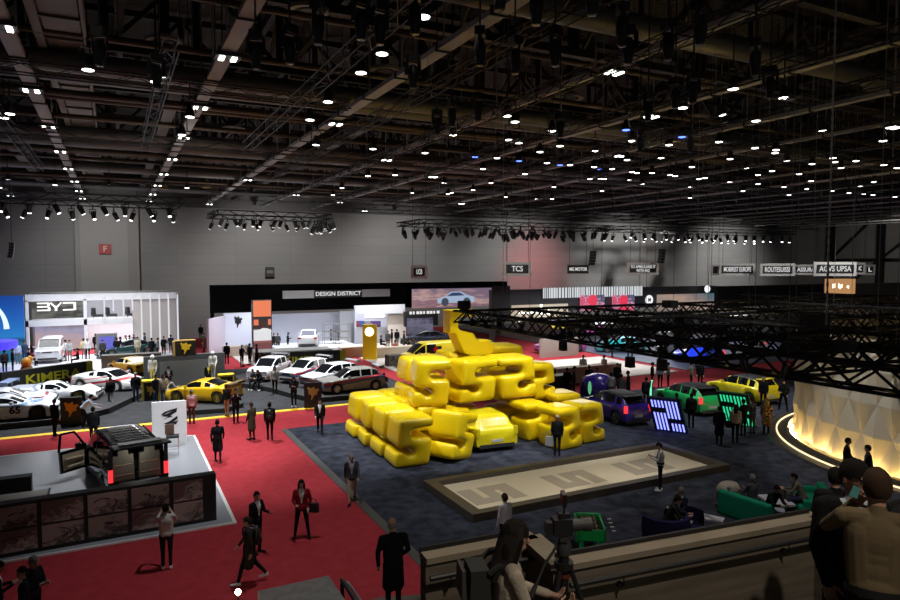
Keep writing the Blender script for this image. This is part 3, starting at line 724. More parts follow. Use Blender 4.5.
# -- around the rally cars
pp(55, 436, 'br', 'stand_b', K, K, 'man in a black suit beside the white race car with number 65', hc='b')
pp(83, 427, 'r', 'lean', LB, K, 'man in a pale blue shirt bending down behind the small orange emblem board', hc='k')
pp(94, 446, 'b', 'stand', K, K, 'person in black standing at the open front door of the black van')
pp(111, 407, 'b', 'walk', K, MG, 'person in a black jacket and grey trousers walking between white race cars', hc='b')
pp(136, 402, 'b', 'stand', K, JE, 'person in black jacket and jeans standing at the nose of the white rally coupe', hair='cap', hc='g')
pp(156, 405, 'fr', 'stand', NV, JE, 'person in navy jacket and blue jeans beside the yellow pedestal', hc='k')
pp(164, 404, 'f', 'stand_b', (.45, .43, .42), MG, 'person in pale grey top talking to someone in navy by the yellow pedestal', hair='long', hc='b')
pp(169, 394, 'f', 'phone', K, (.2, .18, .16), 'person in black jacket with hands joined in front of the grey display wall', shirt=WH)
pp(175, 397, 'l', 'squat', (.3, .3, .3), MG, 'person in grey crouching beside the yellow coupe with the rear wing')
pp(184, 386, 'f', 'stand', (.4, .1, .09), (.03, .03, .05), 'person in red and white top before the grey display wall', hc='b', shirt=WH)
pp(209, 390, 'f', 'stand', K, K, 'person in black with yellow tie beside the white racing suit by the yellow open stand', shirt=(.7, .5, .02))
pp(219, 386, 'f', 'phone', K, K, 'person in black behind the yellow open display stand', shirt=(.7, .5, .02))
pp(192, 424, 'b', 'stand', PK, BR, 'person in a pale pink shirt and brown trousers looking at the yellow coupe', hc='g')
pp(227, 417, 'br', 'talk', K, TN, 'person in a black vest and sand trousers at the tail of the yellow coupe', hc='b')
w2 = pp(236, 423, 'f', 'photo', K, K, 'person in black taking a picture, standing just inside the yellow edging', hair='short', hc='k')
pp(253, 389, 'f', 'sit_lean', (.12, .12, .14), K, 'person sitting on the platform edge under the white rally car farther from the silver one', shoe=WH, z=0)
pp(261, 390, 'fl', 'sit_lean', K, K, 'second person sitting on the platform edge under the white rally car', shoe=WH, z=0)
pp(275, 394, 'f', 'stand', WH, K, 'person in white top and black trousers between two white rally cars', hair='long')
pp(294, 407, 'f', 'phone', K, K, 'person all in black with white sneakers in front of the rally cars', shoe=WH, hair='long')
pp(384, 391, 'f', 'squat', K, DG, 'person in black crouching behind the tail of the silver rally car')
# -- rear aisle and design booths
for a in [(227, 364, 'b', 'stand', K, K, 'person in black on the red aisle at the corner of the white booth'),
          (242, 367, 'fr', 'talk', NV, K, 'person in navy suit in the small group by the white horse-emblem wall'),
          (250, 365, 'fl', 'stand', DG, K, 'person in dark grey in the middle of the group by the emblem wall'),
          (257, 366, 'l', 'coat', K, K, 'person in long black coat in the group in front of the tall orange screen'),
          (234, 352, 'r', 'stand', K, K, 'person in black behind the beige counter at the emblem wall'),
          (274, 352, 'f', 'stand', K, K, 'person in black standing against the tall orange screen'),
          (278, 352, 'f', 'stand_b', DG, K, 'person in grey standing one step from the tall orange screen'),
          (288, 351, 'r', 'phone', K, K, 'person with a phone looking at the white concept car'),
          (331, 347, 'r', 'stand', MG, K, 'person in grey beside the metal display racks'),
          (339, 347, 'l', 'stand', DG, K, 'person among the metal display racks'),
          (381, 350, 'r', 'sit', K, K, 'person in black seated just beside the yellow pylon'),
          (388, 349, 'f', 'stand', MG, K, 'person in grey in the lounge behind the yellow pylon'),
          (392, 347, 'l', 'talk', K, K, 'person in black talking in the lounge behind the yellow pylon'),
          (397, 347, 'b', 'stand', K, DG, 'tall person in black in the lounge by the slanted white booth'),
          (395, 356, 'f', 'sit', (.55, .2, .16), TN, 'person in salmon pink top sitting in front of the lounge'),
          (404, 349, 'r', 'coat', OL, K, 'person in olive coat leaning by the beige booth wall'),
          (409, 354, 'r', 'sit', K, K, 'person in black seated at the front of the yellow van'),
          (414, 353, 'l', 'sit', DG, K, 'person in dark grey seated under the black screen')]:
    pp(*a)
# -- crowd on the white stand
for a in [(5, 374, 'b', 'stand', DG, K, 'person in grey under the blue glowing canopy'), (13, 372, 'r', 'stand', K, K, 'person in black under the end of the blue glowing canopy'),
          (18, 364, 'f', 'stand', LB, MG, 'person in pale blue in front of the big blue screen'), (25, 363, 'f', 'stand_b', JE, JE, 'person in blue at the border of the big blue screen'),
          (29, 366, 'r', 'sit', K, K, 'person in black sitting at the foot of the white off-road car'), (66, 361, 'l', 'stand', WH, MG, 'person in white beside the open white off-road car'),
          (70, 361, 'f', 'stand', (.4, .4, .42), MG, 'person in pale grey just beside the white off-road car'), (78, 366, 'l', 'sit', K, K, 'person in black sitting on the white floor'),
          (84, 359, 'b', 'stand', (.6, .5, .3), MG, 'person in cream jacket at the white post of the stand'), (88, 359, 'f', 'stand', WH, K, 'person in white shirt at the white post of the stand'),
          (96, 353, 'b', 'stand', K, K, 'person in black beside the blue-lit kiosk'), (103, 361, 'f', 'stand', DG, K, 'person in dark grey standing alone on the white floor'),
          (112, 356, 'f', 'stand', K, K, 'person in black at the front of the crowd by the dark green car'), (117, 358, 'b', 'stand_b', K, DG, 'person in black with grey trousers in the crowd by the dark green car'),
          (121, 357, 'l', 'talk', NV, K, 'person in navy in the crowd by the dark green car'), (126, 355, 'f', 'stand', (.5, .46, .4), MG, 'person in cream in the crowd by the dark green car'),
          (130, 355, 'b', 'stand', OL, K, 'person in olive in the crowd by the dark green car'), (134, 354, 'f', 'stand', K, K, 'person in black at the tail of the dark green car'),
          (138, 357, 'f', 'stand_b', (.5, .45, .36), TN, 'person in sand colours at the end of the crowd'), (145, 352, 'l', 'stand', DG, K, 'person in dark grey by the white fins of the stand'),
          (152, 358, 'b', 'stand', K, K, 'person in black behind the display wall near the dark green car'), (158, 358, 'r', 'stand', MG, K, 'person in grey behind the grey display wall'),
          (164, 356, 'f', 'talk', K, K, 'person in black behind the middle of the grey display wall'), (171, 354, 'b', 'stand_b', NV, K, 'person in navy behind the yellow emblem box'),
          (176, 346, 'f', 'stand', K, K, 'person in black far behind the yellow emblem box'), (204, 352, 'l', 'coat', BR, K, 'person in dark brown on the red carpet at the rear wall'),
          (201, 341, 'f', 'stand', K, K, 'person in black at the dark fence by the rear wall')]:
    pp(*a, z=.12 if a[0] < 148 else 0)
# -- crowd beyond the inflatable
for a in [(567, 396, 'b', 'stand', K, K, 'person in black at the end of the crowd touching the yellow inflatable'), (574, 394, 'r', 'stand', DG, K, 'person in grey with black hair in the crowd behind the yellow inflatable'),
          (583, 380, 'f', 'stand', WH, K, 'person in white shirt standing behind the crowd at a beige counter'), (589, 393, 'b', 'stand', K, K, 'person in black behind the purple dome'),
          (597, 396, 'l', 'stand', K, DG, 'person in black and grey trousers beside the purple dome'), (604, 380, 'fl', 'stand', (.55, .5, .45), K, 'person in cream shirt at the beige counter'),
          (611, 402, 'b', 'stand', (.34, .32, .33), MG, 'person in light grey jacket behind the purple hatchback'), (617, 390, 'f', 'talk', K, K, 'taller person in black behind the one in light grey'),
          (621, 404, 'b', 'stand', DG, K, 'person in dark grey directly behind the purple hatchback roof'), (628, 400, 'l', 'coat', K, K, 'person in a black coat at the end of the crowd near the green hatchback'),
          (660, 388, 'f', 'stand', (.25, .25, .27), K, 'person in grey patterned jacket on the red aisle behind the green hatchback'), (652, 389, 'r', 'stand', K, K, 'person in black beside the patterned jacket on the red aisle'),
          (668, 389, 'l', 'stand', (.12, .1, .08), K, 'person in brown beside the patterned jacket on the red aisle'), (646, 408, 'b', 'stand', K, K, 'person in black in front of the green hatchback nose'),
          (691, 389, 'r', 'stand', (.2, .16, .1), K, 'person in khaki on the red aisle between the green and yellow hatchbacks'), (700, 388, 'f', 'stand', K, K, 'person in black on the red aisle close to the yellow hatchback'),
          (544, 394, 'b', 'stand', K, K, 'person in black at the dark counter behind the inflatable'), (552, 393, 'f', 'stand_b', DG, K, 'person in grey at the dark counter behind the inflatable'),
          (676, 428, 'b', 'stand', K, K, 'person in black half hidden by the sloping blue light panel'), (691, 428, 'b', 'stand', K, K, 'man in a black suit watching the green hatchback', ), (763, 408, 'f', 'stand', K, K, 'person in black leaning on the rear of the yellow hatchback', 'short', 'y'),
          (719, 445, 'b', 'coat', K, K, 'broad person in a black coat seen from behind, on the dark carpet'), (743, 436, 'bl', 'stand', K, K, 'person in black in front of the green light panel'),
          (752, 434, 'bl', 'phone', DG, DG, 'person in dark grey suit between the green light panel and the leopard coat'), (783, 411, 'f', 'apart', K, K, 'man in black standing with legs apart near the curved wall')]:
    pp(*a)
hb = pp(735, 443, 'b', 'stand', (.48, .44, .40), K, 'woman in a pale cream jacket with a dark shoulder bag', hair='long', hc='b')
LEO = noisy('leopard_cloth', (.30, .19, .08), (.02, .014, .008), 13, .9, detail=1)
lp = pp(766, 435, 'b', 'coat', TN, K, 'woman in a leopard-print coat on the dark carpet', hair='long', hc='y')
lp.children[0].material_slots[1].material = LEO; lp.children[0].material_slots[4].material = LEO
mb_ = pp(557, 456, 'b', 'stand', K, K, 'man in a black suit with a grey bag beside the yellow inflatable', hair='bald', hc='g')
pv = pp(660, 491, 'l', 'phone', (.012, .012, .013), K, 'person in black vest with pale sleeves reading a phone by the cream floor', shoe=WH)
pv.children[0].material_slots[1].material = col((.45, .44, .42))
b = MB(); b.ell((0, 0, 1.23), (.132, .172, .23), 18, 12); b.ell((0, 0, 1.02), (.135, .178, .15), 18, 10); k_ = b.build('vest', col((.01, .01, .011)), pv); k_.location.z = POSES['phone']['up']
pp(505, 556, 'bl', 'stand', (.55, .52, .58), K, 'man in a white shirt between the cream floor and the woman with the camera', hc='b')
# -- lounge
pp(681, 533, 'fl', 'sit', NV, (.16, .12, .08), 'grey-haired man in navy jacket and white shirt sitting in the lounge', hair='short', hc='g', shirt=WH)
pp(667, 540, 'r', 'sit_lean', (.012, .018, .016), K, 'dark-haired person leaning over papers in the purple armchair', hc='k')
pp(752, 518, 'bl', 'sit', (.075, .07, .075), DG, 'grey-haired person in grey jacket sitting with back to the camera by the white lounge table', hc='g')
pp(769, 525, 'fr', 'sit_lean', K, K, 'dark-haired person in black bending over a tablet at the low table')
pp(803, 516, 'l', 'sit_lean', (.16, .13, .10), (.03, .03, .07), 'man in a taupe jacket leaning forward on the short green sofa', shoe=WH)
# -- on the step of the curved wall and on the landing
person('bearded man in dark coat and pale scarf before the glowing curved wall', G(846, 484, .1), azm(847) + FACE['r'], 'walk', K, K, 'short', 'k', shirt=WH)
person('bearded man in a dark jacket following along the glowing curved wall', G(867, 493, .1), azm(868) + FACE['l'], 'walk_b', (.02, .022, .02), K, 'short', 'k')

# things people carry
def bag(label, loc, rz, w, d, h, m, name='handbag', strap=True):
    t = thing(name, label, 'bag', loc, rz)
    b = MB(); b.box((0, 0, h / 2), (w, d, h), 0, 0, .86); b.build('body', m, t)
    b = MB(); b.tube([(-w * .35, 0, h * .95), (-w * .28, 0, h * 1.35), (0, 0, h * 1.55), (w * .28, 0, h * 1.35), (w * .35, 0, h * .95)], .012, 6); b.build('strap', m, t)
    return t
def at_person(t, x, y, z): return Matrix.LocRotScale(t.location, t.rotation_euler, t.scale) @ Vector((x, y, z))
LEA = mat('black_leather', (.009, .009, .009), .45)
bag('black handbag hanging from the arm of the woman in the dark red blazer', at_person(rj, .06, .33, .78), rj.rotation_euler.z + 1.2, .34, .14, .26, LEA)
bag('dark shoulder bag of the woman in the pale cream jacket', at_person(hb, -.02, .30, .68), hb.rotation_euler.z + 1.57, .32, .14, .30, LEA)
bag('grey bag carried by the man beside the yellow inflatable', at_person(mb_, .04, .32, .42), mb_.rotation_euler.z + 1.57, .36, .12, .40, mat('grey_bag', (.3, .3, .3), .7), 'shopping_bag')
def backpack(label, t, m):
    p = at_person(t, -.20, 0, 1.0); k = thing('backpack', label, 'backpack', p, t.rotation_euler.z)
    b = MB(); b.ell((0, 0, .2), (.11, .16, .25), 14, 10); b.build('body', m, k); b = MB(); b.ell((-.09, 0, .1), (.05, .12, .12), 12, 8); b.build('front_pocket', m, k)
    b = MB()
    for s in (1, -1): b.tube([(.03, s * .11, .38), (.12, s * .115, .45), (.24, s * .115, .44), (.34, s * .12, .34), (.33, s * .13, .2), (.1, s * .14, .04)], .022, 6)
    b.build('strap', m, k)
backpack('black backpack of the person standing at the yellow edging', bp_, LEA)
backpack('black backpack of the woman striding in white sneakers', bw, LEA)
def phone(label, t, ps, m=BLACK, name='phone'):
    h = POSES[ps]['hands']; q = (h[0][1] + h[1][1]) / 2 + (h[0][2] + h[1][2]).normalized() * .06
    b = MB(); b.box((0, 0, 0), (.012, .075, .15)); o = b.build(name, m, None, at_person(t, *q), t.rotation_euler.z); o.rotation_euler.y = -.5; tag(o, label, 'phone')
phone('phone held up by the person in the cream sweater', ph, 'photo')
phone('phone of the person on the edge of the cream floor', pv, 'phone')
# ------------------------------------------------------------------ the four people near the camera
LZ = 4.62                                      # level of the stair landing they stand on
def near(px, py, zhead, feet): 
    g = G(px, py, zhead); return Vector((g.x, g.y, feet))
# man in the dark suit
pose('suit_man', (2, 10, 10, 4), (6, 10, 24, 8), (1, 1), (-2, 2), hp=12, hy=26, voxel=.0075, fingers=True, coat=.0, curl=28)
s_loc = near(853, 471, 6.44, LZ)
suit = person('tall man in a black suit facing the man in the tan sweater on the landing', s_loc, azm(853) + math.pi * 1.12, 'suit_man', (.007, .007, .008), K, 'short', 'k', shirt=(.34, .38, .44), skin=(.36, .21, .15), scale=1.1)
def on(t, ps, v): return POSES[ps]['T'] @ Vector(v)
T = POSES['suit_man']['T']
b = MB(); b.prism([(-.028, .42), (.028, .42), (.02, .37), (.036, .1), (0, .05), (-.036, .1), (-.02, .37)], .012, (.128, 0, 0), (0, 1, 0), (-.02, 0, 1)); k = b.build('necktie', mat('navy_tie', (.012, .016, .03), .5), suit); k.matrix_local = T
b = MB()
for s in (1, -1):
    b.prism([(s * .028, .07), (s * .09, .30), (s * .075, .44), (s * .118, .46), (s * .145, .33), (s * .1, .26), (s * .06, .02)][::s], .014, (.118, 0, 0), (0, 1, 0), (-.06, 0, 1))
k = b.build('lapel', mat('suit_lapel', (.011, .011, .012), .7), suit); k.matrix_local = T
# man in the tan sweater, seen from behind, hand to his face
pose('tan_man', (58, 16, 136, 38), (8, 12, 22, 6), (1, 1), (-1, 2), lean=6, hp=10, hy=6, voxel=.0075, fingers=True, jacket=True, neckline=False, curl=48, slim=1.08)
t_loc = near(879, 490, 6.45, LZ + .14)
TANM = noisy('tan_knit', (.098, .072, .040), (.112, .083, .047), 170, .95, bump=.12)
tan = person('man in a tan sweater seen from behind with an arm raised to his face', t_loc, azm(874) + .12, 'tan_man', (.12, .09, .05), (.012, .012, .014), 'short', 'b', skin=(.33, .19, .13), scale=1.04)
ob = tan.children[0]; ob.material_slots[1].material = TANM; ob.material_slots[4].material = TANM
T = POSES['tan_man']['T']
b = MB(); b.lathe([(.166, -.02), (.172, -.02), (.172, .03), (.166, .03)], n=28); b.v = [(x * .82, y * 1.08, z) for x, y, z in b.v]; k = b.build('belt', LEA, tan); k.matrix_local = T
b = MB(); b.span((-.19, -.10, -.14), (-.175, .06, -.06)); k = b.build('pocket_badge', mat('pale_badge', (.32, .32, .30), .6), tan); k.matrix_local = T
h = POSES['tan_man']['hands'][0]
b = MB(); b.box((0, 0, 0), (.03, .05, .07), 0, 0, .8); o = b.build('handheld_device', mat('teal_plastic', (.06, .22, .22), .4), None, onD(855, 492, 4.3)); o.rotation_euler = (0.3, 0.2, azm(874)); tag(o, 'small teal object held at the face of the man in the tan sweater', 'device')
# head with black hair behind the man in the suit
person('person with thick black hair mostly hidden behind the tall man in the suit', near(836, 470, 5.67, 4.12), azm(832) + .2, 'stand', K, K, 'short', 'k', scale=.9)
# woman with the camera
pose('camera_woman', (30, 8, 44, 10), (22, 10, 72, 8), (1, 1), (-1, 2), lean=4, hp=10, hy=0, voxel=.0075, fingers=True, curl=52, slim=.92, neckline=False)
w_loc = near(505, 538, 6.125, LZ)
CREAM = noisy('cream_knit', (.30, .255, .20), (.34, .29, .23), 50, .95, bump=.3)
wom = person('long-haired woman in a cream sweater operating the camera on the tripod', w_loc, azm(508) - 1.3, 'camera_woman', (.3, .25, .2), (.015, .015, .02), 'long', 'k', skin=(.36, .22, .16), scale=.93)
ob = wom.children[0]; ob.material_slots[1].material = CREAM; ob.material_slots[4].material = CREAM
H = POSES['camera_woman']['H']
b = MB()                                        # loose strands over the shell so the hair falls past the shoulders
rng = random.Random(3)
for i in range(46):
    a = R(75 + i * 210 / 45); x, y = math.cos(a) * .108, math.sin(a) * .09; l_ = .25 + rng.random() * .1
    b.tube([(x * .7, y * .7, .215), (x, y, .12), (x * .98 - .01, y * 1.0, -.02), (x * .92 - .03, y * 1.02, -.10), (x * .85 - .05 + rng.uniform(-.02, .02), y * .98 + rng.uniform(-.02, .02), .12 - l_)], .011 + rng.random() * .005, 6)
k = b.build('hair', mat('brown_hair', (.012, .008, .006), .6), wom); k.matrix_local = H
T = POSES['camera_woman']['T']
h = POSES['camera_woman']['hands']
for i, nm in ((1, 'wristwatch'),):
    b = MB(); w_, d_ = h[i][0], h[i][2]; b.cyl(w_ - d_ * .05, w_ - d_ * .015, .045, n=14); b.cyl(w_ - d_ * .033 + h[i][4] * .03, w_ - d_ * .033 + h[i][4] * .055, .022, n=12); b.build(nm, BLACK, wom)
bk = thing('backpack', 'dark grey backpack hanging on the back of the woman with the camera', 'backpack', at_person(wom, -.2, .06, .98), wom.rotation_euler.z)
b = MB(); b.box((0, 0, .2), (.17, .30, .40), 0, 0, .75); b.build('body', mat('backpack_cloth', (.012, .013, .012), .8), bk)
b = MB(); b.box((-.11, 0, .30), (.03, .24, .20), 0, 0, .8); b.build('flap', mat('backpack_flap', (.03, .031, .028), .8), bk)
b = MB()
for s in (1, -1): b.tube([(.06, s * .12, .38), (.12, s * .125, .43), (.21, s * .125, .44), (.29, s * .13, .36), (.30, s * .14, .2), (.1, s * .16, .05)], .022, 6)
b.build('strap', mat('backpack_cloth', (.012, .013, .012), .8), bk)
# man in the black coat on the lower steps
pose('coat_man', (2, 14, 16, 6), (6, 16, 40, 20), (1, 1), (-1, 1), coat=.40, hp=14, hy=-30, voxel=.011, slim=1.16, neckline=False)
c_loc = G(393, 523, 3.40)
STAIR_Y = c_loc.y - 15.5 * .38
STEP_Z = LZ - .18 * (int((c_loc.y - STAIR_Y) / .38) + 1)
person('heavy man in a long black coat with thinning hair, standing on the stairs', (c_loc.x, c_loc.y, STEP_Z), azm(393) + .25, 'coat_man', (.006, .006, .007), (.006, .006, .007), 'bald', 'g', skin=(.34, .2, .15))

# ------------------------------------------------------------------ tripod and camera
foot = near(564, 527, 6.03, LZ); tp = thing('tripod', 'black camera tripod in front of the woman in the cream sweater', 'tripod', foot, azm(566)); tp.scale = (.85, .85, 1.145)
for k_ in range(3):
    a = 2 * math.pi * k_ / 3 + .5; b = MB()
    b.cyl((.05 * math.cos(a), .05 * math.sin(a), .98), (.30 * math.cos(a), .30 * math.sin(a), .45), .022, n=8); b.cyl((.05 * math.cos(a + .25), .05 * math.sin(a + .25), .98), (.30 * math.cos(a + .06), .30 * math.sin(a + .06), .45), .014, n=6)
    b.cyl((.29 * math.cos(a), .29 * math.sin(a), .47), (.5 * math.cos(a), .5 * math.sin(a), .02), .015, n=8); b.ell((.5 * math.cos(a), .5 * math.sin(a), .02), (.03, .03, .02), 8, 6); b.build('leg', BLACK, tp)
b = MB(); b.cyl((0, 0, .80), (0, 0, 1.06), .045, n=12); b.cyl((0, 0, .96), (0, 0, 1.0), .085, n=12); b.build('column', BLACK, tp)
b = MB(); b.lathe([(0, 1.05), (.06, 1.05), (.07, 1.1), (.05, 1.15), (0, 1.15)], n=14); b.box((0, 0, 1.165), (.14, .07, .03)); b.build('fluid_head', CHARCOAL, tp)
b = MB(); b.tube([(-.02, .05, 1.12), (-.2, .16, 1.04), (-.36, .24, .93)], .012, 8); b.cyl((-.34, .23, .95), (-.42, .265, .89), .018, n=8); b.build('pan_handle', BLACK, tp)
b = MB(); b.cyl((0, 0, .90), (0, 0, .925), .06, n=12); b.build('clamp_ring', mat('rust_red', (.12, .02, .012), .4), tp)
cm = thing('video_camera', 'black video camera with a raised monitor on the tripod', 'camera', (foot.x, foot.y, foot.z + 1.35), azm(566) - 1.25); cm.scale = (.95,) * 3
b = MB(); b.box((-.02, 0, .075), (.15, .11, .13)); b.box((-.12, 0, .07), (.06, .08, .09)); b.box((0, 0, .155), (.09, .05, .04)); b.build('body', BLACK, cm)
b = MB(); b.lathe([(.0, 0), (.046, 0), (.05, .05), (.044, .09), (.055, .12), (.055, .17), (.045, .17), (.04, .16), (0, .15)], n=18); b.v = [(z + .05, x, y + .075) for x, y, z in b.v]; b.build('lens', CHARCOAL, cm)
b = MB(); b.tube([(-.03, .06, .02), (.0, .12, .05), (.0, .13, .12), (-.03, .07, .15)], .012, 6); b.build('grip', mat('rust_red', (.12, .02, .012), .4), cm)
b = MB(); b.tube([(0, 0, .17), (.0, 0, .30)], .009, 6); b.box((0, 0, .24), (.03, .03, .03)); b.build('monitor_arm', BLACK, cm)
b = MB(); b.box((0, 0, .34), (.03, .07, .10)); k = b.build('monitor', BLACK, cm); k.rotation_euler = (.25, -.1, 0); b = MB(); b.box((-.0165, 0, .34), (.003, .06, .085)); b.build('screen', mat('dim_screen', (.05, .055, .06), .2), k)

# ------------------------------------------------------------------ the landing, its parapet and the stairs
CONC = noisy('board_marked_concrete', (.095, .08, .062), (.145, .122, .095), 1.0, .9, bump=.3, detail=8)
n, l, b_ = nodes_of(CONC); mp_ = n.new('ShaderNodeMapping'); mp_.inputs['Scale'].default_value = (1.2, 1.2, 11)
tcn = [q for q in n if q.type == 'TEX_COORD'][0]; nzn = [q for q in n if q.type == 'TEX_NOISE'][0]; l.new(tcn.outputs['Object'], mp_.inputs['Vector']); l.new(mp_.outputs[0], nzn.inputs['Vector'])
COPE = noisy('pale_coping', (.185, .155, .118), (.22, .185, .14), 3, .8)
ZP = 5.62
P = [G(x, y, ZP) for x, y in ((423, 555), (497, 543), (530, 535), (560, 561), (580, 548), (815, 515))]
a0 = Vector((P[0].x, P[0].y, 0)); a1 = Vector((P[2].x, P[2].y, 0)); b0 = Vector((P[3].x, P[3].y, 0)); b1 = Vector((P[5].x, P[5].y, 0)); b2 = G(905, 552, ZP); b2 = Vector((b2.x, b2.y, 0))
def wallrun(b, p, q, w, z0, z1):
    d = (q - p); L_ = d.length; c = (p + q) / 2; b.box((c.x, c.y, (z0 + z1) / 2), (L_, w, z1 - z0), math.atan2(d.y, d.x))
b = MB(); wallrun(b, a0, a1, .12, 0, ZP - .05); wallrun(b, a1, b0, .12, 0, ZP - .05); wallrun(b, b0, b1, .12, 0, ZP - .05); wallrun(b, b1, b2, .12, 0, ZP - .05)
struct('parapet_wall', b, CONC)
b = MB()
for p, q, w in ((a0, a1, .17), (a1, b0, .20), (b0, b1, .17), (b1, b2, .17)): wallrun(b, p, q + (q - p).normalized() * .04, w, ZP - .05, ZP)
struct('trim_coping', b, COPE)
b = MB()
for p, q in ((a0, a1), (b0, b1)):
    d = (q - p).normalized(); nn = Vector((-d.y, d.x, 0)); wallrun(b, p + nn * .075, q + nn * .075, .03, ZP - .02, ZP + .035)
struct('trim_parapet', b, BLACK)
def rail(label, p, q, z, off, ext=None):
    t = thing('handrail', label, 'handrail', (0, 0, 0)); d = (q - p).normalized(); nn = Vector((d.y, -d.x, 0)) * off
    pts = [p + nn + Vector((0, 0, z)), q + nn + Vector((0, 0, z))] + ([e for e in (ext or [])])
    b = MB(); b.tube(pts, .022, 8); b.build('rail', BLACK, t)
    for f in (.18, .82):
        c = p.lerp(q, f) + nn; b = MB(); b.tube([c + Vector((0, 0, z)), c + Vector((0, 0, z - .08)), c - nn * .5 + Vector((0, 0, z - .10)), c - nn * .55 + Vector((0, 0, z - .1))], .011, 6); b.ell(c - nn * .35 + Vector((0, 0, z - .10)), (.028, .028, .028), 10, 6); b.build('bracket', BLACK, t)
    return t
rail('black handrail on brackets along the long parapet', b0, b1, ZP - .13, .16, [b2 + Vector((-.12, 0, ZP - .13))])
rail('short black handrail on the parapet piece beside the coat man', a0, a1, ZP - .13, .16)
b = MB(); b.span((2.0, -1.5, LZ - .25), (9, 3.9, LZ)); struct('floor', b, CONC)
b = MB()
for i in range(28):
    z1 = LZ - .18 * (i + 1); y0 = STAIR_Y + i * .38
    if z1 > .02: b.span((c_loc.x - 1.3, y0, 0), (c_loc.x + 1.3, y0 + .38, z1))
struct('floor_stairs', b, CONC)
# ------------------------------------------------------------------ cars
def ip(pts, x):
    if x <= pts[0][0]: return pts[0][1]
    for (x0, y0), (x1, y1) in zip(pts, pts[1:]):
        if x <= x1: return y0 + (y1 - y0) * ((x - x0) / (x1 - x0) if x1 > x0 else 1)
    return pts[-1][1]
def smooth_ip(pts, x, h=.07): return (ip(pts, x - h) + 2 * ip(pts, x) + ip(pts, x + h)) / 4
def wheel_mesh(rad, wid, rimcol, spokes=8):
    key = ('wheel', rad, wid, rimcol, spokes)
    if key in HAIRS: return HAIRS[key]
    b = MB(); r = rad; w = wid / 2
    prof = [(r * .66, -w), (r * .93, -w), (r, -w * .7), (r, w * .7), (r * .93, w), (r * .66, w)]
    n = 26; vs = []; fs = []
    for q, y in prof:
        for i in range(n): a = 2 * math.pi * i / n; vs.append((q * math.cos(a), y, q * math.sin(a)))
    for j in range(len(prof) - 1):
        for i in range(n): fs.append((j * n + i, j * n + (i + 1) % n, (j + 1) * n + (i + 1) % n, (j + 1) * n + i))
    b.add(vs, fs, 0, True)
    for s in (-1, 1):
        y = s * w * .82
        b.cyl((0, y - .012, 0), (0, y + .012, 0), r * .17, n=12, mi=1); b.cyl((0, s * w * .3 - .01, 0), (0, s * w * .3 + .01, 0), r * .66, n=20, mi=2)
        for k in range(spokes): a = 2 * math.pi * k / spokes; b.bar((r * .1 * math.cos(a), y, r * .1 * math.sin(a)), (r * .66 * math.cos(a), y, r * .66 * math.sin(a)), r * .2, .03, 1)
        ring = []; 
        for i in range(n + 1): a = 2 * math.pi * i / n; ring.append((r * .65 * math.cos(a), y, r * .65 * math.sin(a)))
        b.tube(ring, r * .06, 6, 1)
    me = b.mesh('wheel', [RUBBER, rimcol, BLACK]); HAIRS[key] = me; return me
